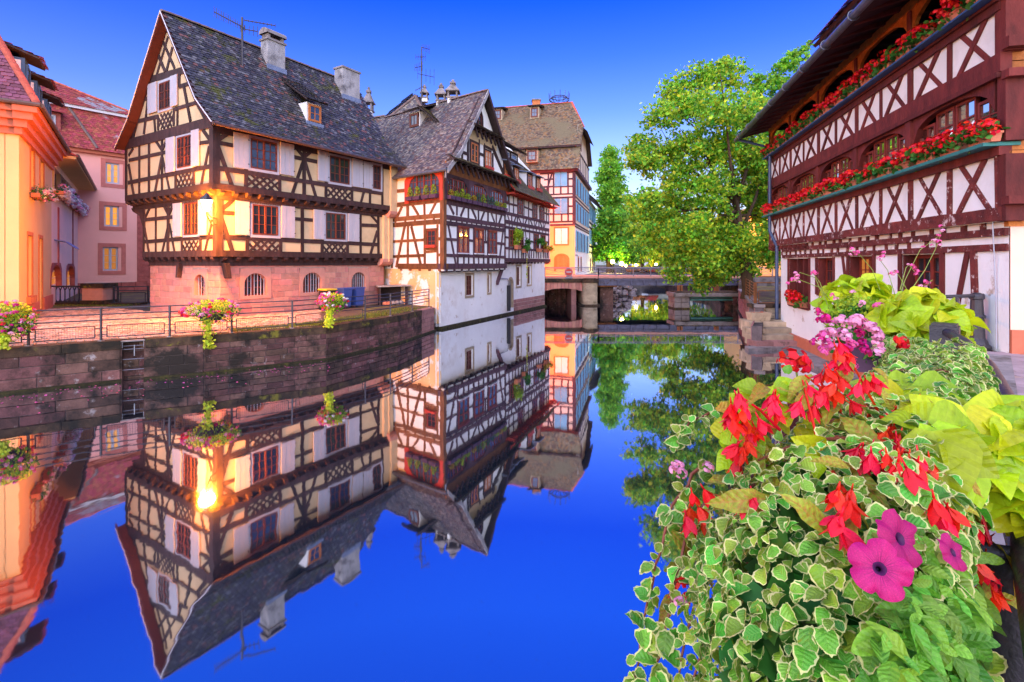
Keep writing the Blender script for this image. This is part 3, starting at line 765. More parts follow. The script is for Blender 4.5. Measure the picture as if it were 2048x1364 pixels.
# --- sandstone base with barred windows
LS = L1 - .45; gS = gL - .35
arch = [rect(R1S, ZO, 38, 228, 262, 438), rect(R1S, ZO, 612, 220, 793, 408), rect(R1S, ZO, 1085, 218, 1225, 380)]
archG = [rect(G1S, ZB, 583, 1240, 668, 1408)]
zt = zj1 - .02
for F_, LL, ar in ((R1S, LS, arch), (G1S, gS, archG)):
    hol = []
    for a in ar:
        zs = a[3] - (a[1] - a[0]) * .45
        o = (a[0] - .2, a[1] + .2, a[2] - .14, a[3] + .22); hol.append(o)
        arched_frame(F_, h1, a, zs, .2, 'sandstone_trim', -.3, .03, 'window_surround', (o[0] + .004, o[1] - .004, o[2], o[3] - .004))
        MB().fbox(F_, o[0] + .004, o[1] - .004, a[2] - .14, a[2], -.3, .045).build('window_sill', M['sandstone_trim'], h1)
        wn = window(F_, h1, (a[0] - .03, a[1] + .03, a[2], a[3]), 'red_win', 'glass', 2, 2, 3, -.24, .07, False, name='barred_window')
        nb = 7 if F_ is R1S else 4
        for i in range(nb):
            u = a[0] + (a[1] - a[0]) * (i + .5) / nb; x = (u - (a[0] + a[1]) / 2) / ((a[1] - a[0]) / 2)
            zz = zs + (a[3] - zs) * math.sqrt(max(0, 1 - x * x))
            MB().fbox(F_, u - .013, u + .013, a[2], zz, -.12, -.096).build('bar', M['white_paint'], wn)
    wall_holes(F_, h1, 0, LL, ZP_ - .3, zt, hol, 'mortar', .3, 'base_wall')
    blocks(F_, h1, 0, LL, ZP_ - .1, zt, .52, .27, hol, 'sandstone', 'stone', .014, .006)
MB().add([R1S.pt(LS, ZP_), R1S.pt(LS, zt), R1S.pt(LS, zt, -gS), R1S.pt(LS, ZP_, -gS)], [(0, 1, 2, 3)]).build('end_wall', M['sandstone_trim'], h1)
MB().add([G1S.pt(gS, ZP_), G1S.pt(gS, zt), G1S.pt(gS, zt, -LS), G1S.pt(gS, ZP_, -LS)], [(0, 1, 2, 3)]).build('back_wall', M['sandstone_trim'], h1)
# firewall pier with stone corbels at the river end
MB().fbox(R1, L1 - .02, L1 + .5, zj2 + .1, EV - .05, -.6, .16).build('end_pier', M['cream'], h1)
MB().fbox(R1, L1 - .3, L1 + .38, zj1 + .1, zj2 - .12, -.9, -.1).build('end_pier', M['cream'], h1)
for zc, ua, ub, d0, d1 in ((zj2 - .12, L1 - .1, L1 + .5, -.6, .17), (zj1 - .1, L1 - .42, L1 + .38, -.9, -.08)):
    vs = []
    prof = [(d0, zc - .15), (d1 - .35, zc - .15), (d1 - .12, zc - .07), (d1, zc + .08), (d1, zc + .25), (d0, zc + .25)]
    k = len(prof)
    for u in (ua, ub): vs += [R1.pt(u, z, d) for d, z in prof]
    MB().add(vs, [tuple(range(k)), tuple(range(2 * k - 1, k - 1, -1))] + [(i, k + i, k + (i + 1) % k, (i + 1) % k) for i in range(k)]).build('corbel', M['sandstone_trim'], h1)
MB().fbox(R1, L1 - .42, L1 + .35, ZP_, zj1 - .28, -1.3, -.75).build('board_hoarding', M['rust_board'], h1)

# --- roof: steep, with a gentler foot at the eave, overhanging the gable
OV = .4
eave_d, eave_z = .62, EV - .02
kick_d, kick_z = -.58, EV + 1.08
LFT = ((-gU - .1, EV - .05), (-gU + 1.15, EV + 1.08))
rid_d, rid_z = -gM, AP
def rp(F_, u, d, z): return F_.pt(u, z, d)
uA, uB = -OV, L1 + .62
for sgn in (0, 1):
    if sgn == 0: e, k, r = (eave_d, eave_z), (kick_d, kick_z), (rid_d, rid_z)
    else: e, k, r = LFT[0], LFT[1], (rid_d, rid_z)
    for (d0, z0), (d1, z1) in ((e, k), (k, r)):
        slab(h1, [R1.pt(uA, z0, d0), R1.pt(uB, z0, d0), R1.pt(uB, z1, d1), R1.pt(uA, z1, d1)], 'soffit', .1)
        if sgn == 0:
            O = R1.pt(uA, z0, d0); S = R1.pt(uA, z1, d1) - O; E_ = Vector((*DA, 0)); bl = S.length
            plane_tiles(h1, O, E_, S, lambda a, b: .05 < a < uB - uA - .03 and b < bl, uB - uA, bl, 'tile_dark', .195, .155, .022)
ridge_tiles(h1, R1.pt(uA, AP + .02, rid_d), R1.pt(uB, AP + .02, rid_d), 'ridge', .38, .13)
# barge boards and verge
for (d0, z0), (d1, z1) in (((eave_d, eave_z), (kick_d, kick_z)), ((kick_d, kick_z), (rid_d, rid_z)), (LFT[0], LFT[1]), (LFT[1], (rid_d, rid_z))):
    for off, m_, hh, nm in ((0, 'soffit', .2, 'barge_board'), (-.02, 'grey_paint', .05, 'verge_trim')):
        z_ = .0 if off == 0 else .07
        q = [R1.pt(uA - .02 + off, z0 + z_ - hh / 2 - .06, d0), R1.pt(uA - .02 + off, z1 + z_ - hh / 2 - .06, d1), R1.pt(uA - .02 + off, z1 + z_ + hh / 2 - .06, d1), R1.pt(uA - .02 + off, z0 + z_ + hh / 2 - .06, d0)]
        MB().prism(q, Vector((*(DA * .05), 0))).build(nm, M[m_], h1)
# gutter
MB().tube([R1.pt(uA, eave_z - .06, eave_d + .06), R1.pt(uB, eave_z - .08, eave_d + .06)], .075, 8).build('gutter', M['copper'], h1)
MB().tube([R1.pt(uB - .1, eave_z - .1, eave_d + .04), R1.pt(uB - .05, eave_z - .45, eave_d - .02), R1.pt(uB - .05, eave_z - .75, eave_d - .4)], .045, 8).build('downpipe', M['copper'], h1)

def slope_pt(px, py, O, n):
    r_ = ray(px, py); c = Vector((0, 0, EYE)); t = (O - c).dot(n) / r_.dot(n); return c + r_ * t
nS = Vector((*R1.N, 0)) * (rid_z - kick_z) + Vector((0, 0, 1)) * (kick_d - rid_d); nS.normalize()
OS = R1.pt(0, kick_z, kick_d)
# two rendered chimneys on the slope
def chimney(p, base, w, dp, h, capm=None, D=None, N_=None, name='chimney', below=1.6):
    D = Vector((*(D or DA), 0)); N3 = Vector((*N_, 0)); c = Vector(base)
    mb = MB().obox(c + Vector((0, 0, h / 2 - below / 2)), D, N3, Vector((0, 0, 1)), w / 2, dp / 2, (h + below) / 2)
    ch = mb.build(name, M['chimney'], p)
    MB().obox(c + Vector((0, 0, h + .04)), D, N3, Vector((0, 0, 1)), w / 2 + .06, dp / 2 + .06, .05).build('chimney_slab', M['concrete'], ch)
    return ch
pb = slope_pt(*ZR(1205, 490), OS, nS)
ch = chimney(h1, pb - Vector((*R1.N, 0)) * .3, 0.95, .6, 1.5, None, None, R1.N)
MB().obox(pb + Vector((*R1.N, 0)) * .02 + Vector((0, 0, .12)), Vector((*DA, 0)), Vector((*R1.N, 0)), Vector((0, 0, 1)), .52, .06, .12).build('lead_flashing', M['lead'], ch)
# hooded cowl
hd = MB(); cc = pb - Vector((*R1.N, 0)) * .3 + Vector((0, 0, 1.6)); D3 = Vector((*DA, 0)); N3 = Vector((*R1.N, 0))
for sx in (-1, 1): hd.obox(cc + D3 * (sx * .38) + Vector((0, 0, .12)), D3, N3, Vector((0, 0, 1)), .06, .26, .12)
vs = []
for sx in (-.55, .55):
    for i in range(7):
        an = math.pi * i / 6; vs.append(cc + D3 * sx + N3 * (math.cos(an) * .36) + Vector((0, 0, .22 + math.sin(an) * .3)))
hd.add(vs, [(i, i + 1, 8 + i, 7 + i) for i in range(6)] + [tuple(range(6, -1, -1)), tuple(range(7, 14))])
hd.build('chimney_hood', M['concrete'], ch)
pb = slope_pt(*ZR(1715, 690), OS, nS)
ch = chimney(h1, pb - Vector((*R1.N, 0)) * .35, 1.25, .7, 1.78, None, None, R1.N)
MB().obox(pb + Vector((0, 0, .12)), Vector((*DA, 0)), Vector((*R1.N, 0)), Vector((0, 0, 1)), .68, .06, .13).build('lead_flashing', M['lead'], ch)
# dormer with a swept roof
pd = slope_pt(*ZR(1457, 845), OS, nS) + N3 * .05
FD = Fac((pd.x, pd.y), DA); zb = pd.z
dm = MB().fbox(FD, -.42, .42, zb - .25, zb + 1.0, -1.6, -.03).build('dormer', M['white'], h1)
window(FD, h1, (-.36, .36, zb + .08, zb + .92), 'orange_win', 'glass_blue', 1, 2, 2, .06, .1, name='dormer_window')
MB().fbox(FD, -.5, .5, zb - .2, zb + .04, -.03, .09).build('dormer_apron', M['lead'], dm)
rdg = slope_pt(*ZR(1270, 570), OS, nS)
q0 = FD.pt(-.62, zb + 1.08, .28); q1 = FD.pt(.62, zb + 1.08, .28)
q2 = FD.pt(.75, zb + 2.6, -1.95); q3 = FD.pt(-.75, zb + 2.6, -1.95)
slab(dm, [q0, q1, q2, q3], 'under', .08, 'dormer_roof')
S_ = q3 - q0
plane_tiles(dm, q0, q1 - q0, S_, lambda a, b: 0 <= a < 1.27 and b < S_.length, 1.25, S_.length, 'tile_dark', .165, .13, name='dormer_tiles')
# aerial on the slope
pa = slope_pt(*ZR(970, 455), OS, nS)
top = at_y(*ZR(968, 118), pa.y)
an1 = thing('television_aerial', 'television aerial on a thin mast standing on the mossy roof slope', 'aerial', pa)
MB().tube([pa - Vector((0, 0, .1)), Vector((pa.x, pa.y, top.z))], .05, 6).build('mast', M['metal'], an1)
def yagi(p, A, B, n, l, up=True):
    A = Vector(A); B = Vector(B); mb = MB().tube([A, B], .028, 5)
    t = (B - A).normalized(); s = Vector((0, 0, 1)) if up else t.cross(Vector((0, 0, 1))).normalized()
    for i in range(n):
        c = A + (B - A) * (i / (n - 1)); k = l * (.6 + .4 * i / n)
        mb.tube([c - s * k / 2, c + s * k / 2], .016, 4)
    return mb.build('antenna_boom', M['metal'], p)
yy = pa.y
yagi(an1, at_y(*ZR(985, 190), yy), at_y(*ZR(778, 80), yy - .8), 14, .5)
yagi(an1, at_y(*ZR(985, 138), yy), at_y(*ZR(1195, 175), yy + .4), 9, .18)
yagi(an1, at_y(*ZR(960, 195), yy), at_y(*ZR(1075, 215), yy + .2), 5, .55)
# ------------------------------------------------------------------ second house: white, with the big gable towards the water
R2 = Fac((-3.61, 27.0), (456, 1024)); L2 = Fac((-3.61, 27.0), (-1339, 1024))
L2.N = -L2.N if L2.N.y > 0 else L2.N
h2 = thing('gabled_river_house', 'white half-timbered house with a steep gable and potted shrubs on its window sills', 'house', (-3.9, 27.2, .2))
W2 = Fac((-3.88, 27.2), (456, 1024)); LW = Fac((-3.88, 27.2), (-1339, 1024)); LW.N = L2.N
LR2, LL2 = 7.82, 6.5
zb2 = 3.1
wl = MB()
wl.add([R2.pt(0, zb2), R2.pt(LR2, zb2), R2.pt(LR2, 8.6), R2.pt(0, 8.6)], [(0, 1, 2, 3)])
wl.add([L2.pt(0, zb2), L2.pt(LL2, zb2), L2.pt(LL2, 8.6), L2.pt(0, 8.6)], [(0, 1, 2, 3)])
RG = R2.off(.06)
wl.add([RG.pt(-.1, 8.5), RG.pt(8.5, 8.8), RG.pt(7.6, 9.75), RG.pt(4.22, 13.55), RG.pt(.95, 9.55)], [(0, 1, 2, 3, 4)])
wl.add([R2.pt(LR2, zb2), R2.pt(LR2, 8.9), R2.pt(LR2, 8.9, -6), R2.pt(LR2, zb2, -6)], [(0, 1, 2, 3)])
wl.build('plaster_wall', M['white'], h2)
# river side of the base with deep stone-framed windows
Z4 = zoom(860, 520, 2048/250)
holes2 = [rect(W2, Z4, 590, 255, 690, 570), rect(W2, Z4, 948, 245, 978, 525)]
wall_holes(W2, h2, 0, LR2 + .15, .12, zb2 + .1, holes2, 'weathered', .15, 'base_wall')
for r in holes2:
    casing(W2, h2, (r[0] - .14, r[1] + .22, r[2] - .16, r[3] + .16), .135, 'pale_stone', .03, 'stone_surround')
    window(W2, h2, r, 'brown_win', 'glass', 2 if r[1] - r[0] > .4 else 1, 2, 4, -.06, .06, False)
wall_holes(LW, h2, 0, LL2, .3, zb2 + .1, [], 'worn_ochre', .1, 'side_base_wall')
MB().fbox(W2, 0, 16.0, -.5, .13, -.3, .22).build('mossy_ledge', M['moss'], h2)
# jetty undersides and beams
def jetty(p, F, u0, u1, z, m, h=.3, step=.75, out=.03):
    MB().fbox(F, u0, u1, z, z + h, -.35, out + .03).build('jetty_beam', M[m], p)
    joist_ends(F, p, u0 + .3, u1 - .25, z - .17, .16, step, -.5, out, m, .2)
jetty(h2, R2, -.02, LR2 + .1, 3.2, 'timber_violet'); jetty(h2, L2, -.02, 3.6, 3.2, 'timber_brown')
MB().fprism(R2, [(LR2 - .05, 3.05), (LR2 - .3, 3.05), (LR2 - .85, 2.35), (LR2 - .85, 2.1)], -.3, -.12).build('jetty_bracket', M['timber_violet'], h2)
# --- side towards the promenade (warm brown timber)
T = 'timber_brown'
timbs(L2, h2, ZE, [(188, 205, 188, 500), (120, 362, 300, 345, .18), (120, 520, 695, 457, .26), (140, 530, 140, 655, .13), (255, 528, 195, 652, .15), (318, 180, 318, 645, .2),
      (373, 512, 442, 632, .16), (506, 495, 508, 622, .15), (640, 485, 570, 618, .15), (80, 682, 720, 630, .26), (80, 745, 720, 695, .26), (180, 675, 180, 735, .14), (290, 665, 290, 728, .14), (400, 655, 400, 720, .14),
      (515, 648, 515, 712, .14), (612, 640, 612, 705, .14), (140, 765, 140, 1228), (320, 745, 320, 1222, .16), (512, 735, 512, 1218, .16), (655, 728, 655, 1215, .14), (282, 755, 185, 1222, .17), (360, 752, 475, 1218, .17),
      (80, 932, 505, 906, .16), (80, 1102, 505, 1085, .16), (662, 895, 700, 892, .15), (662, 1082, 700, 1078, .14), (75, 1040, 108, 1215, .15), (515, 1045, 655, 1035, .14)], T)
# arched window, board red above
ar = rect(L2, ZE, 340, 165, 690, 460)
arched_frame(L2, h2, ar, ar[3] - .75, .2, 'red_paint', -.05, .085, 'arched_board', (ar[0] - .22, ar[1] + .36, ar[2], 8.45))
MB().fbox(L2, ar[0], ar[1], ar[2], ar[3], -.1, .008).build('arch_shade_panel', M['interior'], h2)  # flush panel, its near-black colour paints the shade inside the arch
window(L2, h2, (ar[0] + .02, ar[1] - .02, ar[2] + .05, ar[3] - .08), 'red_win', 'glass_blue', 4, 2, 4, .06, .06, True)
r = rect(L2, ZE, 516, 780, 652, 1022); casing(L2, h2, r, .14, 'timber_brown', .05)
r = rect(L2, ZE, 545, 800, 642, 990); window(L2, h2, r, 'red_win', 'glass', 1, 2, 3, .05, .06)
MB().fbox(L2, r[0] - .05, r[1] + .05, r[2] - .03, r[2] + .12, .05, .2).build('sill_box', M['red_paint'], h2)
# --- river front (dark violet timber)
T = 'timber_violet'
timb(R2, h2, (0, 8.42), (LR2 + .3, 8.42), .55, T, .05, 'lintel_beam')
oU = [R2.u(ZF(125, 0)[0]), R2.u(ZF(355, 0)[0]), R2.u(ZF(390, 0)[0]), R2.u(ZF(580, 0)[0]), R2.u(ZF(608, 0)[0]), R2.u(ZF(768, 0)[0])]
edges = [.02, (oU[1] + oU[2]) / 2, (oU[3] + oU[4]) / 2, LR2 - .02]
for i in range(3):
    a, b = oU[2 * i], oU[2 * i + 1]
    arched_frame(R2, h2, (a, b, 6.9, 8.22), 7.65, .1, T, -.05, .09 - .006 * i, 'arched_board', (edges[i], edges[i + 1], 6.9, 8.4))
    MB().fbox(R2, a, b, 6.9, 8.22, -.1, .008).build('arch_shade_panel', M['interior'], h2)  # again a flush panel with the arch's shade as its colour
    window(R2, h2, (a + .02, b - .02, 6.92, 8.1), 'red_win', ['glass', 'glass_blue', 'glass_blue'][i], 4 if i < 2 else 3, 2, 3, .06, .055)
timbs(R2, h2, ZF, [(100, 467, 797, 612, .24), (150, 490, 212, 618), (245, 508, 245, 628), (335, 530, 288, 638), (376, 535, 376, 660), (413, 545, 467, 670), (492, 568, 492, 682), (560, 582, 520, 688), (600, 590, 600, 700),
      (636, 600, 674, 708), (694, 612, 694, 716), (754, 628, 722, 724), (103, 642, 800, 750, .26), (103, 712, 797, 800, .22)] +
      [(x, 655 + (x - 178) * .155, x, 718 + (x - 178) * .135, .13) for x in (178, 240, 305, 360, 415, 470, 525, 580, 630, 680, 730, 772)] +
      [(145, 730, 238, 1208), (770, 815, 720, 1205), (125, 897, 250, 905), (385, 915, 440, 920), (550, 930, 600, 934), (700, 945, 797, 955), (130, 1083, 800, 1103, .17), (255, 745, 255, 1210), (380, 765, 380, 1207),
       (438, 775, 438, 1207), (550, 785, 550, 1207), (597, 795, 597, 1207), (697, 808, 697, 1207), (572, 790, 572, 930, .12), (325, 1085, 325, 1207, .13), (492, 1090, 492, 1207, .13), (650, 1095, 650, 1207, .13), (610, 1095, 610, 1207, .12), (792, 600, 792, 1205, .16)], T, w0=.15)
for q in ((262, 762, 372, 1058), (445, 785, 540, 1062), (604, 808, 690, 1070)):
    window(R2, h2, rect(R2, ZF, *q), 'red_win', 'glass_blue', 2, 1, 3, .055, .07, True, transom=.64)
    rr = rect(R2, ZF, *q); MB().fbox(R2, rr[0] - .1, rr[1] + .12, rr[2] - .06, rr[2], .0, .14).build('window_sill', M['grey_paint'], h2)
    MB().fbox(R2, rr[0] - .06, rr[1] + .06, rr[3], rr[3] + .08, .0, .1).build('window_head', M['red_win'], h2)
c = R2.pt(0, 3.4); q = [c + vdir(L2.D, .22) + vdir(L2.N, .055), c + vdir(R2.N, .055) + vdir(L2.N, .055), c + vdir(R2.D, .22) + vdir(R2.N, .055), c + vdir(R2.D, .2) - vdir(R2.N, .05), c + vdir(L2.D, .2) - vdir(L2.N, .05)]
MB().prism(q, (0, 0, 5.0)).build('corner_post', M['timber_brown'], h2)
# --- the gable
GA = RG; T = 'timber'
timbs(GA, h2, ZI, [(215, 830, 362, 515, .26), (362, 515, 555, 105, .2), (332, 560, 332, 850, .16), (405, 560, 405, 895, .17), (540, 610, 540, 955, .17), (608, 665, 608, 980, .15), (712, 780, 712, 1012, .15), (335, 770, 408, 797, .16),
      (540, 785, 612, 812, .16), (350, 520, 712, 695, .22), (228, 830, 860, 1085, .18), (430, 600, 535, 650, .14), (610, 695, 700, 740, .14), (410, 395, 600, 480, .2), (860, 1075, 700, 690, .24)], T, .05)
win_r = rect(GA, ZI, 437, 645, 522, 915)
window(GA, h2, win_r, 'orange_win', 'glass', 2, 1, 3, .07, .08); casing(GA, h2, (win_r[0] - .1, win_r[1] + .1, win_r[2] - .05, win_r[3] + .12), .1, 'timber', .06)
win_r = rect(GA, ZI, 612, 748, 682, 985)
window(GA, h2, win_r, 'orange_win', 'curtain_white', 2, 1, 3, .07, .06); casing(GA, h2, (win_r[0] - .1, win_r[1] + .1, win_r[2] - .05, win_r[3] + .12), .1, 'timber', .06)
MB().fbox(GA, win_r[0] - .05, win_r[1] + .1, win_r[2] - .08, win_r[2] + .1, .08, .25).build('sill_box', M['red_paint'], h2)
r = rect(GA, ZI, 484, 225, 572, 462)
arched_frame(GA, h2, r, r[3] - .55, .13, 'timber', -.02, .1, 'arched_surround')
MB().fbox(GA, r[0], r[1], r[2], r[3] - .02, -.02, .01).build('arch_shade_panel', M['interior'], h2)  # painted shade panel filling the small arch
window(GA, h2, (r[0] + .05, r[1] - .05, r[2], r[2] + .65), 'brown_win', 'glass', 2, 1, 2, .05, .06)
# pent roofs across the gable with bracket rows
for ua, ub, z, dz in ((.1, 8.55, 9.12, .34), (2.45, 6.25, 11.5, .28)):
    q = [GA.pt(ua - .1, z - .12, .62), GA.pt(ub + .1, z - .12, .62), GA.pt(ub, z + .2, .02), GA.pt(ua, z + .2, .02)]
    poly_tiles(h2, q, 'tile_moss', .17, .12, name='pent_tiles')
    n = int((ub - ua) / .62)
    for i in range(n + 1):
        u = ua + .15 + (ub - ua - .3) * i / n
        MB().fprism(GA, [(u, z - .2), (u + .42, z - .72), (u + .5, z - .66), (u + .12, z - .16)], .05 + .3, .44).build('raking_strut', M['timber'], h2)
        MB().fbox(GA, u - .07, u + .07, z - .24, z - .12, 0, .5).build('rafter_end', M['timber'], h2)
    MB().fbox(GA, ua, ub, z - .82, z - .2, -.04, .045).build('boarded_strip', M['rust_board' if z < 10 else 'cream'], h2)
# --- roof of the gabled house
ovg = .5
DL = vdir(L2.D); k0 = (-.42, 8.42); k1 = (.98, 9.66); k2 = (4.22, 13.85); k3 = (7.62, 9.75); k4 = (8.75, 8.8)
def RGp(k, s=0): return R2.pt(k[0], k[1], ovg) + DL * s
poly_tiles(h2, [RGp(k0), RGp(k0, 9.5), RGp(k1, 9.5), RGp(k1)], 'tile_mid', .18, .14)
poly_tiles(h2, [RGp(k1), RGp(k1, 9.5), RGp(k2, 9.5), RGp(k2)], 'tile_mid', .18, .14)
slab(h2, [RGp(k4), RGp(k4, 9.5), RGp(k3, 9.5), RGp(k3)]); slab(h2, [RGp(k3), RGp(k3, 9.5), RGp(k2, 9.5), RGp(k2)])
ridge_tiles(h2, RGp(k2) + Vector((0, 0, .03)), RGp(k2, 9.5) + Vector((0, 0, .03)), 'ridge', .4, .13)
for a, b in ((k0, k1), (k1, k2), (k2, k3), (k3, k4)):
    A, B = RGp(a), RGp(b)
    MB().prism([A - Vector((0, 0, .26)), B - Vector((0, 0, .26)), B + Vector((0, 0, .06)), A + Vector((0, 0, .06))], vdir(R2.N, .05)).build('barge_board', M['chimney' if a in (k0, k1) else 'timber'], h2)
MB().tube([RGp(k0) + Vector((0, 0, -.08)) + vdir(L2.N, .06), RGp(k0, 5.2) + Vector((0, 0, -.1)) + vdir(L2.N, .06)], .09, 8).build('gutter', M['zinc'], h2)
MB().tube([RGp(k0, .1) + Vector((0, 0, -.1)), RGp(k0, .15) + Vector((0, 0, -.45)), RGp(k0, .35) + Vector((0, 0, -.6)) - vdir(L2.N, .3)], .06, 8).build('downpipe', M['zinc'], h2)
n2 = (RGp(k1, 2) - RGp(k1)).cross(RGp(k2) - RGp(k1)).normalized()
# dormer on its slope
pd = slope_pt(*ZN(628, 862), RGp(k1), n2)
FD = Fac((pd.x, pd.y), L2.D); FD.N = L2.N; zb = pd.z
dm = MB().fbox(FD, -.48, .48, zb - .1, zb + 1.05, -1.4, -.03).build('dormer', M['white'], h2)
window(FD, h2, (-.42, .40, zb + .1, zb + .95), 'brown_win', 'glass_blue', 1, 2, 1, .06, .14, name='dormer_window')
MB().fbox(FD, -.5, .5, zb - .25, zb + .03, -.1, .05).build('dormer_apron', M['lead'], dm)
q0, q1, q2, q3 = FD.pt(-.7, zb + 1.12, .35), FD.pt(.75, zb + 1.12, .35), FD.pt(.8, zb + 2.0, -1.75), FD.pt(-.8, zb + 2.0, -1.75)
poly_tiles(dm, [q1, q0, q3, q2], 'tile_mid', .17, .13, name='dormer_tiles')
# lantern-topped chimneys
def lantern_chimney(p, base, w, h, cap=1.0, m='white'):
    x, y, z = base
    ch = MB().box((x - w / 2, y - w / 2, z), (x + w / 2, y + w / 2, z + h)).build('chimney', M[m], p)
    MB().box((x - w * .62, y - w * .62, z + h), (x + w * .62, y + w * .62, z + h + .1)).build('chimney_slab', M['concrete'], ch)
    for sx in (-1, 1):
        for sy in (-1, 1):
            MB().box((x + sx * w * .42 - .05, y + sy * w * .42 - .05, z + h + .1), (x + sx * w * .42 + .05, y + sy * w * .42 + .05, z + h + .1 + cap * .35)).build('cowl_leg', M['concrete'], ch)
    t0 = z + h + .1 + cap * .35
    mb = MB(); s = w * .72
    mb.box((x - s, y - s, t0), (x + s, y + s, t0 + .08))
    mb.add([(x - s * .9, y - s * .9, t0 + .08), (x + s * .9, y - s * .9, t0 + .08), (x + s * .9, y + s * .9, t0 + .08), (x - s * .9, y + s * .9, t0 + .08), (x - s * .25, y - s * .25, t0 + cap * .55), (x + s * .25, y - s * .25, t0 + cap * .55), (x + s * .25, y + s * .25, t0 + cap * .55), (x - s * .25, y + s * .25, t0 + cap * .55)],
           [(0, 1, 5, 4), (1, 2, 6, 5), (2, 3, 7, 6), (3, 0, 4, 7), (4, 5, 6, 7)])
    mb.box((x - s * .4, y - s * .4, t0 + cap * .55), (x + s * .4, y + s * .4, t0 + cap * .68)); mb.box((x - s * .18, y - s * .18, t0 + cap * .68), (x + s * .18, y + s * .18, t0 + cap * .85))
    mb.build('cowl', M['concrete'], ch); return ch
for (px, py), w in ((ZN(1000, 590), .62), (ZN(886, 612), .55)):
    u = None
    for s in [i * .05 for i in range(200)]:
        c = RGp(k2, s)
        if 1024 + FOC * c.x / c.y <= px: break
    lantern_chimney(h2, (c.x, c.y + .3, c.z - .35), w, .5, .95)

# ------------------------------------------------------------------ third house: same row, further along the water
h3 = thing('mansard_river_house', 'white half-timbered house with four dormers and window plants beside the gabled house', 'house', (-.2, 34.3, .2))
R3 = Fac((-.40, 34.15), (401, 1024)); LR3 = 9.85; zb3 = 3.62
wl = MB()
wl.add([R3.pt(0, zb3), R3.pt(LR3, zb3), R3.pt(LR3, 8.75), R3.pt(0, 8.75)], [(0, 1, 2, 3)])
wl.add([R3.pt(LR3, zb3), R3.pt(LR3, zb3, -7), R3.pt(LR3, 8.6, -7), R3.pt(LR3, 14.2, -4.2), R3.pt(LR3, 11.2, -1.5), R3.pt(LR3, 8.6)], [(0, 1, 2, 3, 4, 5)])
wl.build('plaster_wall', M['white'], h3)
holes3 = [rect(W2, Z4, 1415, 115, 1470, 410), rect(W2, Z4, 1595, 110, 1640, 385)]
dr = rect(W2, Z4, 1287, 315, 1340, 780); dr = (dr[0], dr[1] + .12, dr[2], dr[3])
wall_holes(W2, h3, LR2 + .151, 16.1, .12, zb3 + .1, holes3 + [dr], 'weathered', .15, 'base_wall')
for r in holes3:
    casing(W2, h3, (r[0] - .1, r[1] + .3, r[2] - .2, r[3] + .18), .13, 'pale_stone', .03, 'stone_surround')
    window(W2, h3, r, 'brown_win', 'glass', 2, 1, 3, -.06, .07, False)
arched_frame(W2, h3, (dr[0] + .03, dr[1] - .03, dr[2], dr[3]), dr[3] - .35, .16, 'pale_stone', -.2, .03, 'door_surround')
dd = MB()
for i in range(4): dd.fbox(W2, dr[0] + (dr[1] - dr[0]) * i / 4 + .01, dr[0] + (dr[1] - dr[0]) * (i + 1) / 4 - .01, dr[2], dr[3], -.14, -.09 + .008 * (i % 2))
dd.build('plank_door', M['grey_board'], h3)
blocks(W2, h3, dr[1] + .2, 16.05, .13, .95, .6, .28, [], 'quay_pink', 'plinth_stone', .03, .008, back=-.02)
MB().fbox(W2, 16.1, 16.12, .12, zb3, -5, 0).build('end_base_wall', M['weathered'], h3)
MB().tube([W2.pt(LR2 + .9, .25, .12), W2.pt(LR2 + .9, 2.0, .12)], .13, 8).build('black_pipe', M['bin_black'], h3)
MB().tube([W2.pt(LR2 - .75, 2.55, .05), W2.pt(LR2 + .75, 2.45, .1), W2.pt(LR2 + .9, 2.0, .12)], .03, 6).build('thin_pipe', M['steel'], h3)
jetty(h3, R3, -.02, LR3 + .1, 3.62, 'timber_violet', .25, .7)
T = 'timber_violet'
MB().fprism(R3, [(-.1, 8.15), (LR3 + .1, 8.15), (LR3 + .1, 8.6), (-.1, 8.6)], -.02, .07).build('painted_wall_plate', M['red_paint'], h3)
def v3(x, y0, y1, w=.13): return (x, y0, x, y1, w)
timbs(R3, h3, ZG, [(60, 600, 557, 716, .2), (60, 698, 557, 800, .26), (60, 762, 557, 850, .2), (62, 485, 198, 520, .13), (268, 530, 368, 572, .13), (500, 600, 555, 622, .13)] +
      [v3(x, 375 + (x - 60) * .38, 600 + (x - 60) * .23) for x in (102, 152, 198, 255, 270, 322, 368, 420, 448, 500, 526, 553)] +
      [v3(x, 612 + (x - 60) * .225, 690 + (x - 60) * .21) for x in (130, 195, 262, 325, 388, 440, 490)] +
      [(80, 612, 106, 700, .12), (180, 640, 155, 712, .12), (205, 645, 242, 725, .12), (303, 665, 278, 738, .12), (340, 675, 368, 752, .12), (418, 690, 398, 760, .12), (452, 700, 478, 778, .12), (515, 712, 495, 785, .12)] +
      [v3(x, 705 + (x - 60) * .2, 762 + (x - 60) * .18, .11) for x in (102, 136, 190, 240, 285, 330, 375, 410, 445, 480, 518, 550)] +
      [v3(x, 780 + (x - 60) * .17, 1118) for x in (100, 172, 208, 262, 335, 382, 437, 462, 512, 552)] +
      [v3(x, 1010, 1118, .11) for x in (140, 245, 290, 355, 410, 490, 530)] +
      [(65, 1000, 557, 1037, .16), (285, 815, 325, 1115, .13), (550, 862, 535, 1115, .12), (65, 878, 98, 884, .13), (280, 915, 380, 930, .13), (515, 930, 555, 938, .13)], T)
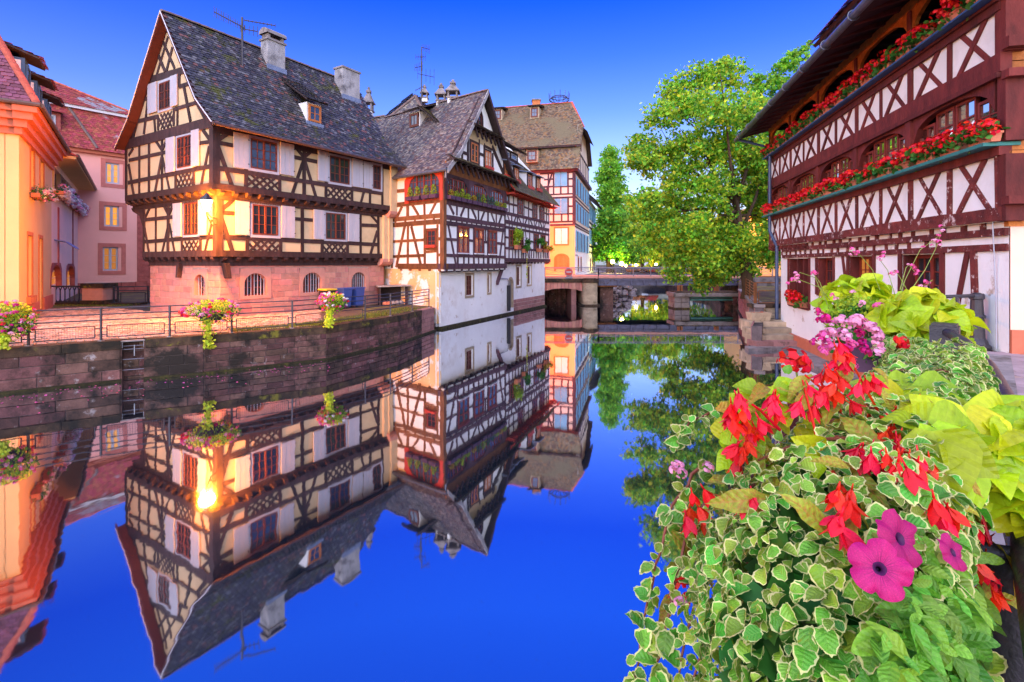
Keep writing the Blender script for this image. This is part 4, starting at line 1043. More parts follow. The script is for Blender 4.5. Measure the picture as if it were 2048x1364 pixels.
for q, g in (((202, 432, 250, 620), 'glass'), ((373, 490, 415, 668), 'glass'), ((455, 520, 495, 683), 'glass'), ((104, 790, 168, 985), 'glass'), ((211, 812, 258, 1000), 'glass'), ((386, 838, 434, 1012), 'glass_blue'), ((466, 850, 510, 1018), 'glass')):
    window(R3, h3, rect(R3, ZG, *q), 'red_win', g, 2, 1, 3, .05, .07, True, transom=.66)
window(R3, h3, rect(R3, ZG, 66, 372, 97, 482), 'brown_win', 'glass', 1, 1, 1, .04, .06, False)
# mansard roof with eave overhang
e0, e1, e2 = (.75, 8.35), (-1.75, 11.35), (-4.3, 13.4)
uA, uB = -.2, LR3 + .45
poly_tiles(h3, [R3.pt(uA, e0[1], e0[0]), R3.pt(uB, e0[1], e0[0]), R3.pt(uB - .1, e1[1], e1[0]), R3.pt(uA, e1[1], e1[0])], 'tile_moss', .17, .14, boardm='red_paint')
poly_tiles(h3, [R3.pt(uA - 4, e1[1], e1[0]), R3.pt(uB, e1[1], e1[0]), R3.pt(uB - .3, e2[1], e2[0]), R3.pt(uA - 4, e2[1], e2[0])], 'tile_moss', .17, .14)
slab(h3, [R3.pt(uA, e2[1], e2[0]), R3.pt(uB, e2[1], e2[0]), R3.pt(uB, 8.4, -8), R3.pt(uA, 8.4, -8)])
joist_ends(R3, h3, .1, LR3 + .2, 8.12, .14, .55, 0, .62, 'red_paint', .1, 'rafter_end')
FU = R3.off(-.55)
def dormer3(q, g):
    F_ = R3.off(.05); r = rect(F_, ZI, *q)
    a, b, c, d = r
    MB().fbox(F_, a - .14, b + .14, c - .15, d + .15, -2.2, -.0).build('dormer', M['white'], h3)
    casing(F_, h3, (a - .16, b + .16, c - .12, d + .2), .15, 'timber', .05)
    window(F_, h3, (a, b, c, d), 'orange_win', g, 2, 1, 3, .05, .07)
    MB().fbox(F_, a - .1, b + .1, c - .14, c + .1, .06, .22).build('sill_box', M['red_paint'], h3)
    q = [F_.pt(a - .35, d + .16, .35), F_.pt(b + .35, d + .16, .35), F_.pt(b + .35, d + .55, -2.1), F_.pt(a - .35, d + .55, -2.1)]
    slab(h3, q, 'lead', .06, 'dormer_roof')
for q, g in (((856, 905, 908, 1085), 'curtain_white'), ((980, 965, 1026, 1140), 'curtain_white'), ((1150, 1048, 1196, 1222), 'glass_blue'), ((1256, 1092, 1296, 1248), 'curtain_white')): dormer3(q, g)
# long shed dormer above
F_ = R3.off(-1.35)
a = F_.uv(*ZI(760, 640)); b = F_.uv(*ZI(1030, 800))
MB().fbox(F_, a[0] - 1.5, b[0], 10.7, b[1], -2.5, 0).build('shed_dormer', M['timber'], h3)
for x0, x1, y0, y1 in ((800, 840, 722, 800), (862, 915, 745, 838), (945, 1008, 785, 880)):
    window(F_, h3, rect(F_, ZI, x0, y0, x1, y1), 'white_paint', 'glass_blue', 1, 1, 1, .04, .06, False, name='shed_dormer_window')
q = [F_.pt(a[0] - 1.5, b[1] + .05, .55), F_.pt(b[0] + .7, b[1] + .05, .55), F_.pt(b[0] + .5, b[1] + 1.75, -3), F_.pt(a[0] - 1.5, b[1] + 1.75, -3)]
poly_tiles(h3, q, 'tile_moss', .17, .14)
# ------------------------------------------------------------------ roofs of the house standing behind the first two
hb = thing('tall_roofed_house', 'house behind showing only a purple-brown pyramid roof between the two river houses', 'house', (-9, 41, ZP_))
Yb = 41.0
apx = at_y(*ZN(637, 548), Yb + 1); lf = at_y(*ZN(-150, 960), Yb - 2.5)
ap2 = at_y(*ZN(700, 560), Yb + 3.5)
fl = Vector((apx.x - 7.5, Yb - 4.2, 8.8)); fr = Vector((apx.x + 4.6, Yb - 3.6, 8.8)); br_ = Vector((apx.x + 5.6, Yb + 9, 8.8)); bl_ = Vector((apx.x - 7.5, Yb + 9, 8.8))
for q in ([fl, fr, apx], [fr, br_, ap2, apx], [bl_, fl, apx, ap2]):
    poly_tiles(hb, q, 'tile_mid' if q[0] is not fl or True else '', .18, .15)
ridge_tiles(hb, fr + (apx - fr) * .4, apx, 'ridge', .4, .14); ridge_tiles(hb, fl, apx, 'ridge', .4, .14)
MB().prism([(fl.x + .5, fl.y + .5, ZP_), (fr.x - .5, fr.y + .5, ZP_), (br_.x - .5, br_.y, ZP_), (bl_.x + .5, bl_.y, ZP_)], (0, 0, 7.7)).build('plaster_wall', M['white'], hb)
lantern_chimney(hb, (ap2.x + .45, ap2.y - 1.2, ap2.z - .8), .5, .3, .9)
# lower ridge running left behind the big house
lr0 = at_y(*ZN(150, 800), 38); lr1 = at_y(*ZN(330, 745), 39.5)
q = [lr1 + Vector((1.6, -3.6, -4.5)), lr0 + Vector((-1.5, -3.6, -4.5)), lr0 + Vector((-1.5, 0, 0)), lr1]
poly_tiles(hb, q, 'tile_mid', .18, .15); ridge_tiles(hb, lr0 + Vector((-1.5, 0, .02)), lr1 + Vector((0, 0, .02)), 'ridge', .4, .13)
wc = at_y(*ZN(183, 700), 33.5)
lc = thing('chimney_stack', 'slim white chimney with a lantern cowl between the two steep roofs', 'chimney', (wc.x, wc.y, 8))
lantern_chimney(lc, (wc.x, wc.y, 8.5), .5, wc.z - 8.5, 1.25)
# tall aerial
mb_ = at_y(*ZN(695, 575), 41.5); mt_ = at_y(*ZN(699, 65), 41.5)
an2 = thing('television_mast', 'tall television mast with four cross aerials above the pyramid roof', 'aerial', mb_)
MB().tube([mb_ - Vector((0, 0, .8)), mt_], .05, 6).build('mast', M['metal'], an2)
for (x0, y0), (x1, y1), n, l in (((703, 72), (775, 92), 6, .8), ((640, 165), (735, 165), 5, .7), ((632, 270), (705, 255), 6, .9), ((660, 328), (820, 362), 5, 1.4), ((640, 490), (715, 452), 3, .3)):
    yagi(an2, at_y(*ZN(x0, y0), 41.2), at_y(*ZN(x1, y1), 41.8), n, l)

# ------------------------------------------------------------------ fourth house: tall, blue shutters, by the bridge
h4 = thing('blue_shuttered_house', 'tall half-timbered house with sky-blue shutters and a brown mansard roof by the bridge', 'house', (5.9, 48, 2.3))
R4 = Fac((5.9, 48), (261, 1024)); L4 = Fac((5.9, 48), (-3924, 1024)); L4.N = -L4.N if L4.N.y > 0 else L4.N
R4.N = R4.N if R4.N.x > 0 else -R4.N
W4, D4 = 9.3, 13.2
wl = MB()
wl.add([L4.pt(0, 7.2), L4.pt(W4, 7.2), L4.pt(W4, 12.2), L4.pt(0, 12.2)], [(0, 1, 2, 3)])
wl.add([R4.pt(0, 7.2), R4.pt(D4, 7.2), R4.pt(D4, 12.2), R4.pt(0, 12.2)], [(0, 1, 2, 3)])
wl.add([R4.pt(.2, 12.2), R4.pt(D4, 12.2), R4.pt(D4 - .5, 14.7), R4.pt(D4 - 2.5, 17.2), R4.pt(2.2, 17.2), R4.pt(.6, 14.7)], [(0, 1, 2, 3, 4, 5)])
wl.build('plaster_wall', M['pale_cream'], h4)
wl = MB(); wl.add([L4.pt(0, 1.5), L4.pt(W4, 1.5), L4.pt(W4, 7.2), L4.pt(0, 7.2)], [(0, 1, 2, 3)]); wl.build('front_base_wall', M['lb_front'], h4)
wl = MB(); wl.add([R4.pt(0, 1.5), R4.pt(D4, 1.5), R4.pt(D4, 7.2), R4.pt(0, 7.2)], [(0, 1, 2, 3)]); wl.build('side_base_wall', M['white'], h4)
T = 'timber_violet'
timbs(L4, h4, ZH, [(40, 972, 252, 966, .2), (40, 950, 252, 944, .16), (40, 778, 252, 768, .2), (40, 753, 252, 745, .16), (0, 602, 252, 588, .2), (98, 595, 98, 750), (202, 590, 202, 748), (150, 695, 150, 750), (25, 697, 98, 694), (105, 694, 200, 692),
      (205, 638, 240, 637), (205, 692, 240, 691), (86, 600, 45, 735), (30, 645, 98, 640), (98, 778, 98, 948), (202, 775, 202, 948), (155, 890, 155, 946), (65, 842, 98, 840), (65, 892, 240, 888), (205, 836, 240, 835), (245, 590, 245, 965, .3), (60, 600, 60, 750), (60, 778, 60, 950)], T)
def sh4(F_, r, m='blue_shutter'):
    u0, u1, z0, z1 = r; c = (u0 + u1) / 2
    shutter(F_, h4, (u0, c - .02, z0, z1), m, .03, .08, 1); shutter(F_, h4, (c + .02, u1, z0, z1), m, .03, .08, 1)
sh4(L4, rect(L4, ZH, 106, 592, 195, 690)); sh4(L4, rect(L4, ZH, 106, 783, 195, 887))
r = rect(L4, ZH, 110, 995, 198, 1106); casing(L4, h4, (r[0] - .14, r[1] + .14, r[2] - .14, r[3] + .14), .14, 'orange_stone', .06, 'window_surround'); sh4(L4, r, 'grey_paint')
r = rect(L4, ZH, 116, 1190, 196, 1300); r = (r[0], r[1], r[2], r[3])
arched_frame(L4, h4, r, r[3] - .35, .2, 'orange_stone', -.02, .07, 'window_surround'); 
dd = MB()
for i in range(9): dd.fbox(L4, r[0] + (r[1] - r[0]) * i / 9 + .012, r[0] + (r[1] - r[0]) * (i + 1) / 9 - .012, r[2] + .15, r[3], -.02, .03 + .01 * (i % 2))
dd.build('boarded_shutter', M['orange_stone'], h4)
# river face: rows of windows with blue shutters
for zr, h_, n, us in ((10.1, 1.6, 5, (.5, 2.9, 5.3, 7.7, 10.1)), (7.65, 1.6, 5, (.5, 2.9, 5.3, 7.7, 10.1)), (4.7, 1.9, 4, (.6, 3.4, 6.4, 9.6))):
    for u in us:
        window(R4, h4, (u + .6, u + 1.5, zr, zr + h_), 'brown_win', 'glass', 2, 1, 2, .04, .07, False)
        for a in (u - .02, u + 1.55): shutter(R4, h4, (a, a + .55, zr - .05, zr + h_ + .05), 'blue_shutter', .04, .09)
for z in (7.25, 9.8, 12.1, 9.45, 7.0): timb(R4, h4, (0, z), (D4, z), .16, T, .04)
for z in (12.3, 14.6): timb(R4, h4, (.3, z), (D4 - .2, z), .2, 'timber', .05)
for i in range(8): timb(R4, h4, (1 + i * 1.6, 12.3), (1 + i * 1.6, 14.6), .14, 'timber', .04)
window(R4, h4, (4, 4.9, 15, 16.2), 'brown_win', 'glass', 2, 1, 2, .05, .07, False)
for u in (2.1, 4.4):
    casing(R4, h4, (u, u + .9, 2.7, 4.2), .14, 'red_stone', .03, 'window_surround'); window(R4, h4, (u + .14, u + .76, 2.84, 4.06), 'brown_win', 'glass', 2, 1, 2, .03, .05, False)
# faded wall lettering beside the corner: two short illegible lines of dark strokes
for k in range(3): timb(R4, h4, (.45 + k * .3, 4.75 - .02 * k), (.45 + k * .3, 5.1), .09, 'timber', .012, 'painted_lettering', back=.002)
for k in range(7): timb(R4, h4, (.3 + k * .33, 4.2), (.3 + k * .33, 4.36), .12, 'timber', .012, 'painted_lettering', back=.002)
# cornice and roof
for F_, LL in ((L4, W4), (R4, D4)):
    MB().fbox(F_, -.3, LL, 12.12, 12.45, -.1, .32).build('cornice', M['timber_violet' if F_ is R4 else 'timber_red'], h4)
dR = -1.0
def Q(u, v, z):  # u along the left face, v along the river face (inwards positive)
    p = L4.P + L4.D * u + R4.D * v; return Vector((p.x, p.y, z))
A0, A1 = Q(-.45, -.45, 12.4), Q(W4 + 1, -.45, 12.4)
B0, B1 = Q(-.45, .55, 14.6), Q(W4 + 1, .55, 14.6)
poly_tiles(h4, [A1, A0, B0, B1], 'tile_brown', .18, .15)
Cc0, Cc1 = Q(-.5, .25, 14.75), Q(W4 + 1, .25, 14.75)
Rg0, Rg1 = Q(1.1, 6.0, 20.5), Q(W4 + 1, 6.0, 20.5)
Hp = Q(-.5, 2.7, 16.95)
poly_tiles(h4, [Cc1, Cc0, Hp, Rg0, Rg1], 'tile_brown', .18, .15)
Hb = Q(-.5, 9.3, 16.95); Cb0, Cb1 = Q(-.5, 11.8, 14.75), Q(W4 + 1, 11.8, 14.75)
slab(h4, [Hp, Hb, Rg0], 'timber'); slab(h4, [Cb0, Cb1, Rg1, Rg0, Hb]); 
MB().add([Q(-.5, 2.6, 16.9), Q(-.5, 9.4, 16.9), Q(-.9, 9.4, 16.5), Q(-.9, 2.6, 16.5)], [(0, 1, 2, 3)]).build('hip_eave', M['timber'], h4)
ridge_tiles(h4, Rg0, Rg1, 'ridge_red', .4, .14); ridge_tiles(h4, Hp, Rg0, 'ridge_red', .4, .14)
MB().prism([Cc0, Cc1, Cc1 - Vector((0, 0, .2)), Cc0 - Vector((0, 0, .2))], vdir(L4.N, .05)).build('eave_board', M['timber'], h4)
n4 = (Cc1 - Cc0).cross(Rg1 - Cc0).normalized(); n4b = (A1 - A0).cross(B1 - A0).normalized()
for (px, py), O, n_, w in ((ZI(800, 335), Cc0, n4, .95), (ZI(1250, 310), Cc0, n4, .95), (ZI(1222, 840), A0, n4b, 1.1)):
    c = slope_pt(px, py, O, n_); Fd = Fac((c.x, c.y), L4.D); Fd.N = L4.N
    dm = MB().fbox(Fd, -w / 2, w / 2, c.z - .55, c.z + .65, -1.3, .72).build('dormer', M['pale_stone'], h4)
    window(Fd, h4, (-w / 2 + .1, w / 2 - .1, c.z - .45, c.z + .55), 'brown_win', 'glass_blue', 1, 2, 2, .77, .14, False, name='dormer_window')
    poly_tiles(dm, [Fd.pt(w / 2 + .2, c.z + .7, 1.05), Fd.pt(-w / 2 - .2, c.z + .7, 1.05), Fd.pt(-w / 2 - .2, c.z + 1.15, -1.2), Fd.pt(w / 2 + .2, c.z + 1.15, -1.2)], 'tile_brown', .18, .15, name='dormer_tiles')
for px, py in (ZI(1255, 140), ZI(632, 172)):
    c = at_y(px, py, 55.2); MB().box((c.x - .42, c.y - .4, c.z - 1.6), (c.x + .42, c.y + .4, c.z - .0)).build('chimney', M['orange_stone'], h4)
    MB().box((c.x - .5, c.y - .5, c.z + .005), (c.x + .5, c.y + .5, c.z + .12)).build('chimney_slab', M['concrete'], h4)
c = at_y(*ZH(138, 52), 54.5) - Vector((0, 0, .3))
for r_, z_ in ((1.05, 0), (.8, .25)):
    MB().tube([c + Vector((r_ * math.cos(i * math.pi / 8), r_ * math.sin(i * math.pi / 8), z_)) for i in range(17)], .05, 5).build('stork_basket_ring', M['metal'], h4)
for i in range(12):
    an = i * math.pi / 6; MB().tube([c + Vector((.5 * math.cos(an), .5 * math.sin(an), -.35)), c + Vector((1.05 * math.cos(an), 1.05 * math.sin(an), 0)), c + Vector((1.1 * math.cos(an), 1.1 * math.sin(an), .75))], .03, 4).build('stork_basket_rod', M['metal'], h4)

# ------------------------------------------------------------------ fifth house, beyond
h5 = thing('low_white_house', 'smaller white house with a dark eave and blue shutters beyond the tall blue-shuttered house', 'house', (9.4, 62, 2.3))
F5 = Fac((9.15, 61.2), (250, 1024)); F5.N = F5.N if F5.N.x > 0 else -F5.N
MB().add([F5.pt(0, 1.5), F5.pt(11, 1.5), F5.pt(11, 11.3), F5.pt(0, 11.3)], [(0, 1, 2, 3)]).build('plaster_wall', M['white'], h5)
MB().add([F5.pt(0, 1.5), F5.pt(0, 11.3), F5.pt(0, 14, -4), F5.pt(0, 1.5, -4)], [(0, 1, 2, 3)]).build('end_wall', M['white'], h5)
for z in (4.9, 5.6, 7.9, 8.5): timb(F5, h5, (0, z), (11, z), .2, 'timber', .04)
for zr in (8.9, 5.9):
    for u in (1.2, 4.6, 8.0):
        window(F5, h5, (u, u + .9, zr, zr + 1.7), 'brown_win', 'glass', 2, 1, 2, .04, .07, False)
        for a in (u - .75, u + .95): shutter(F5, h5, (a, a + .7, zr, zr + 1.7), 'blue_shutter', .04, .1)
for u in (2, 5, 8): window(F5, h5, (u, u + .6, 2.6, 4.1), 'red_win', 'glass', 1, 1, 2, .04, .07, False)
poly_tiles(h5, [F5.pt(-.6, 11, .9), F5.pt(12, 11, .9), F5.pt(12, 15, -3.6), F5.pt(-.6, 15, -3.6)], 'tile_moss', .25, .2)
# ------------------------------------------------------------------ leaves and flowers: fast scattered geometry
LEAF = {}
def rot_rand(n, up=.0):
    a = NP.normal(size=(n, 3)); a[:, 2] += up; a /= np.linalg.norm(a, axis=1)[:, None]
    b = NP.normal(size=(n, 3)); b -= a * (a * b).sum(1)[:, None]; b /= np.linalg.norm(b, axis=1)[:, None]
    c = np.cross(a, b); return a, b, c

def leaf_cloud(name, P, size, m, parent=None, aspect=1.7, up=.3, fold=.25, kind=None, jit=.5, nrm=None):
    """one small folded leaf (4 triangles) at every point of P"""
    n = len(P); P = np.asarray(P, dtype=np.float64)
    N_, L_, S_ = rot_rand(n, up)
    if nrm is not None:
        N_ = N_ * .8 + nrm; N_ /= np.linalg.norm(N_, axis=1)[:, None]
        L_ -= N_ * (N_ * L_).sum(1)[:, None]; L_ /= np.linalg.norm(L_, axis=1)[:, None]; S_ = np.cross(N_, L_)
    s = (np.asarray(size) * (1 + jit * (NP.rand(n) * 2 - 1)))[:, None]
    w = s / aspect / 2 * 1.3; h = s / 2
    v = np.stack([P - L_ * h, P + S_ * w + N_ * w * fold - L_ * h * .1, P + L_ * h, P - S_ * w + N_ * w * fold - L_ * h * .1], 1)
    V = v.reshape(-1, 3); i = np.arange(n)[:, None] * 4
    F = np.concatenate([i + np.array([[0, 1, 2]]), i + np.array([[0, 2, 3]])], 1)
    return put(name, npmesh(name, V, F, 3, M[m]), parent, kind)

def blob(n, c, r, shell=.55, flat=0.):
    """points in an ellipsoid, thicker near its surface"""
    d = NP.normal(size=(n, 3)); d /= np.linalg.norm(d, axis=1)[:, None]
    rr = shell + (1 - shell) * NP.rand(n) ** .7
    rr = np.where(NP.rand(n) < .25, NP.rand(n), rr)
    p = np.array(c) + d * rr[:, None] * np.array(r); return p

def petal_ball(name, r, n, size, m):
    d = NP.normal(size=(n, 3)); d[:, 2] = np.abs(d[:, 2]) * .9 - .25; d /= np.linalg.norm(d, axis=1)[:, None]
    P = d * r * (.75 + .35 * NP.rand(n))[:, None]
    N_ = d; t = np.cross(N_, NP.normal(size=(n, 3))); t /= np.linalg.norm(t, axis=1)[:, None]; s_ = np.cross(N_, t)
    k = 5; V = [];
    ang = np.arange(k) * 2 * math.pi / k
    s = size * (.8 + .4 * NP.rand(n))
    for a in ang:
        V.append(P + (t * math.cos(a) + s_ * math.sin(a)) * s[:, None] + N_ * (s * .2 * (NP.rand(n) - .3))[:, None])
    V = np.stack(V, 1).reshape(-1, 3); i = np.arange(n)[:, None] * k
    F = i + np.arange(k)[None, :]
    return npmesh(name, V, F, k, M[m])
BALL = {c: [petal_ball('flower_head', .07, 26, .026, 'petal_' + c) for _ in range(2)] for c in ('red', 'pink', 'pale', 'white', 'magenta')}
def flower_head(p, pos, s, c, name='flower_head'):
    o = bpy.data.objects.new(name, R.choice(BALL[c])); COL.objects.link(o); adopt(o, p)
    o.location = pos; o.scale = (s, s, s * U(.75, 1)); o.rotation_euler = (U(-.5, .5), U(-.5, .5), U(0, 6))
    return o

def flower_basket(name, label, c, w, h, cols, tail, group):
    """hanging planter on the fence: trough, leaves, trailing vine, flower heads"""
    c = Vector(c); t = thing(name, label, 'flower basket', c, group)
    mb = MB(); mb.lathe(c + Vector((0, 0, -h * .28)), [(w * .16, 0), (w * .26, h * .28), (w * .24, h * .28)], 14); mb.build('planter', M['dark_pot'], t)
    cc = np.array(c)
    P = np.concatenate([blob(900, cc + [0, 0, h * .12], (w * .47, w * .40, h * .46)), blob(260, cc + [w * .12, -.1, -h * .1], (w * .3, w * .3, h * .42))])
    leaf_cloud('foliage', P, .055, 'leaf_fern', t, 1.5, .4, kind='stuff')
    leaf_cloud('grey_foliage', blob(260, cc + [-w * .2, -.15, h * .12], (w * .2, w * .2, h * .2)), .035, 'petal_white', t, 2.2, .3, kind='stuff')
    leaf_cloud('dark_foliage', blob(420, cc + [w * .1, 0, h * .05], (w * .44, w * .38, h * .42)), .05, 'leaf_ger', t, 1.4, .4, kind='stuff')
    leaf_cloud('golden_foliage', blob(420, cc + [w * .05, -.05, h * .34], (w * .36, w * .3, h * .24)), .06, 'leaf_yellow', t, 1.5, .4, kind='stuff')
    if tail:
        k = 240; tt = NP.rand(k)
        P = cc + np.stack([tail[0] * tt + NP.normal(size=k) * .075, -.25 - .1 * tt + NP.normal(size=k) * .05, -h * .1 - tail[1] * tt], 1)
        leaf_cloud('trailing_vine', P, .085, 'leaf_yellow', t, 1.3, .2, kind='stuff', nrm=np.array([[.1, -1, .3]]))
    for i in range(60):
        d = Vector((R.gauss(0, 1), R.gauss(-.5, 1), R.gauss(.1, .8))).normalized()
        p = c + Vector((d.x * w * .48, d.y * w * .42, d.z * h * .5 + .08))
        flower_head(t, p, U(.55, 1.05), R.choice(cols))
    return t

# ------------------------------------------------------------------ yellow house at the far left
CL = Vector((-19.07, 19.8)); LBs = Fac(CL, (-749, 1024)); LBf = Fac(CL, (-1024, -749))
LBs.N = LBs.N if LBs.N.x > 0 else -LBs.N; LBf.N = LBf.N if LBf.N.x > 0 else -LBf.N
ZV = zoom(80, 280, 883/220)
lb = thing('yellow_house', 'yellow-plastered house with salmon cornice, violet mansard roof and blue dormers', 'house', (CL.x, CL.y, ZP_))
u1 = LBs.u(103); u2 = LBs.u(160)
gz = LBs.off(.7).uv(77.7, 205)[1]; wt = gz - .35
def prect(F, x0, y0, x1, y1): return rect(F, lambda a, b: (a, b), x0, y0, x1, y1)
hl = [prect(LBs, 60.5, 290, 68, 378), prect(LBs, 79.5, 318, 87, 381), prect(LBs, 55, 470, 64, 590), prect(LBs, 77.5, 476, 84, 617)]
wall_holes(LBs, lb, 0, u1, ZP_ - .3, wt, hl, 'lb_front', .35, 'side_wall')
MB().add([LBf.pt(0, ZP_ - .3), LBf.pt(6, ZP_ - .3), LBf.pt(6, wt), LBf.pt(0, wt)], [(0, 1, 2, 3)]).build('front_wall', M['lb_front'], lb)
for i, r in enumerate(hl):
    casing(LBs, lb, (r[0] - .16, r[1] + .16, r[2] - .16, r[3] + .16), .16, 'orange_stone', .03, 'window_surround')
    if i < 3: window(LBs, lb, r, 'orange_stone', 'glass_dim', 2, 1, 3, -.2, .08, False)
    else: MB().fbox(LBs, r[0], r[1], r[2], r[3], -.3, -.2).build('door', M['orange_stone'], lb)
    if i == 2: MB().fbox(LBs, r[0] - .25, r[1] + .25, r[2] - .32, r[2] - .02, -.05, .14).build('window_sill', M['orange_stone'], lb)
MB().fbox(LBs, -.02, hl[3][0] - .16, ZP_ - .2, 1.75, -.2, .06).build('plinth', M['orange_cornice'], lb)
MB().fbox(LBs, hl[3][1] + .16, u1, ZP_ - .2, 1.85, -.2, .07).build('plinth', M['orange_cornice'], lb)
MB().fbox(LBf, 0, 6, ZP_ - .2, 1.75, -.2, .058).build('plinth', M['orange_cornice'], lb)
for k, (z, d) in enumerate(((wt - .75, .12), (wt - .5, .28), (wt - .22, .46), (wt + .05, .6))):
    MB().fbox(LBs, -.1 - d, u1, z, z + .3, -.1, d).build('cornice', M['orange_cornice'], lb)
    MB().fbox(LBf, .0, 6, z + .002, z + .298, -.1, d - .004).build('cornice', M['orange_cornice'], lb)
MB().tube([LBs.pt(-.7, gz, .72), LBs.pt(u1 + .1, gz - .02, .72)], .09, 8).build('gutter', M['copper'], lb)
MB().tube([LBf.pt(-.7, gz, .72), LBf.pt(6, gz, .72)], .09, 8).build('gutter', M['copper'], lb)
rt = 4.4
cA = LBs.pt(-.62, gz, .62); cB = LBs.pt(u1 + .1, gz, .62); cC = LBs.pt(u1 + .1, gz + rt, -1.5); cD = LBs.pt(1.5, gz + rt, -1.5)
poly_tiles(lb, [cA, cB, cC, cD], 'tile_violet', .2, .16)
fB = LBf.pt(6, gz, .62); fC = LBf.pt(6, gz + rt, -1.5)
poly_tiles(lb, [fB, cA, cD, fC], 'tile_violet', .2, .16); ridge_tiles(lb, cA, cD, 'ridge_red', .38, .14)
slab(lb, [cD, cC, cC + Vector((-6, -2, 2)), cD + Vector((-6, -4, 2))], 'tile_violet')
for u in (1.7, 4.9, 8.1):
    zb = gz + .35
    MB().fbox(LBs, u - .55, u + .55, zb, zb + 1.9, -1.6, .02).build('dormer', M['blue_wood'], lb)
    window(LBs, lb, (u - .4, u + .4, zb + .3, zb + 1.7), 'blue_wood', 'glass_blue', 1, 1, 1, .07, .08, False, name='dormer_window')
    sc_ = Fac((LBs.pt(u - .56, 0, 0).x, LBs.pt(u - .56, 0, 0).y), -LBs.N); 
    MB().add([LBs.pt(u - .556, zb + .2, -.1), LBs.pt(u - .556, zb + 1.8, -.1), LBs.pt(u - .556, zb + 1.8, -.75), LBs.pt(u - .556, zb + 1.0, -.75)], [(0, 1, 2, 3)]).build('dormer_cheek', M['grey_paint'], lb)
    poly_tiles(lb, [LBs.pt(u - .8, zb + 1.95, .5), LBs.pt(u + .8, zb + 1.95, .5), LBs.pt(u + .8, zb + 2.75, -1.7), LBs.pt(u - .8, zb + 2.75, -1.7)], 'tile_violet', .2, .16, name='dormer_tiles')
# gallery wing of the same house
gw = thing('gallery_wing', 'pale pink wing with a long glazed gallery, white flowers and two arches at its foot', 'house', (LBs.pt(u1, ZP_)))
go = rect(LBs, ZV, 96, 200, 306, 560); zt_ = LBs.uv(*ZV(97, 195))[1]; zb_ = LBs.uv(*ZV(97, 405))[1]
za_ = [prect(LBs, 101.5, 530, 122, 571), prect(LBs, 133, 531, 148.5, 572)]
go = (u1 + .2, u2 - .6, zb_, zt_)
wall_holes(LBs, gw, u1 + .001, u2, -.2, zt_ + .5, [go] + za_, 'lb_pink', .4, 'side_wall')
for a in za_: arched_frame(LBs, gw, (a[0] + .02, a[1] - .02, a[2], a[3]), a[3] - .9, .16, 'red_stone', -.3, .03, 'arch_surround', (a[0] - .2, a[1] + .2, a[2], a[3] + .12)); window(LBs, gw, (a[0], a[1], a[2], a[3] - .3), 'lb_pink', 'glass_dim', 2, 1, 2, -.25, .1, False)
for px in (109, 122, 132, 141, 150):
    u = LBs.u(px); MB().fbox(LBs, u - .1, u + .1, zb_, zt_, -.2, .0).build('gallery_post', M['cream'], gw)
nb = 12
for i in range(nb):
    a = go[0] + (go[1] - go[0]) * i / nb; b = go[0] + (go[1] - go[0]) * (i + 1) / nb
    MB().fbox(LBs, a, b, zb_, zt_, -.3, -.25 + U(0, .02)).build('pane', M['glass'], gw)
for px in (116, 145): u = LBs.u(px); MB().fbox(LBs, u - .22, u + .22, LBs.uv(px, 529)[1], LBs.uv(px, 415)[1], -.05, .05).build('stone_strip', M['red_stone'], gw)
MB().fbox(LBs, u1, u2 + .6, zt_ + .35, zt_ + .5, -.2, 1.0).build('boarded_soffit', M['lb_front'], gw)
MB().tube([LBs.pt(u1 + .1, zt_ + .55, 1.05), LBs.pt(u2 + .7, zt_ + .5, 1.05)], .11, 8).build('gutter', M['copper'], gw)
MB().tube([LBs.pt(u2 + .3, zt_ + .5, 1.0), LBs.pt(u2 + .1, zt_ - .3, .15), LBs.pt(u2 + .1, 0, .15)], .09, 8).build('downpipe', M['zinc'], gw)
slab(gw, [LBs.pt(u1, zt_ + .55, 1.1), LBs.pt(u2 + .7, zt_ + .55, 1.1), LBs.pt(u2 + .7, zt_ + 2.6, -3), LBs.pt(u1, zt_ + 2.6, -3)], 'tile_red', .08)
MB().fbox(LBs, u2 - .02, u2, 0, zt_ + .4, -4, 0).build('end_wall', M['lb_pink'], gw)
for i in range(7):
    p0 = LBs.pt(u1 + .9 + i * .32, LBs.uv(103, 482)[1] + .1, .02); p1 = LBs.pt(u1 + 1.2 + i * .34, LBs.uv(103, 482)[1] - .35, .9)
    MB().tube([p0, (p0 + p1) / 2 + Vector((0, 0, .14)), p1], .03, 4).build('canopy_rod', M['steel'], gw)
def sill_flowers(name, label, F, u0, u1_, z, cols, n, nl, sz=.5, grp=None, d=.22):
    c = F.pt((u0 + u1_) / 2, z, d); t = thing(name, label, 'flower box', c, grp)
    MB().fbox(F, u0, u1_, z - .12, z + .06, .05, d + .12).build('planter', M['terracotta'], t)
    k = np.array([F.pt(U(u0, u1_), z + .12 + R.gauss(0, .13), d + R.gauss(.05, .12)) for _ in range(nl)])
    leaf_cloud('foliage', k, .10, 'leaf_ger', t, 1.3, .4, kind='stuff')
    for i in range(n): flower_head(t, F.pt(U(u0, u1_), z + U(-.25, .4), d + U(-.02, .28)), sz * U(.8, 1.3), R.choice(cols))
    return t
for i, (a, b, lab) in enumerate(((58, 70, 'small flower box under the left upper window of the yellow house'), (76, 90, 'small flower box under the right upper window of the yellow house'))):
    sill_flowers('flower_box', lab, LBs, LBs.u(a), LBs.u(b), LBs.uv(a, 383)[1] - .1, ['white', 'pale'], 12, 120, 1.2, 'flower boxes on the yellow house')
ng = 4
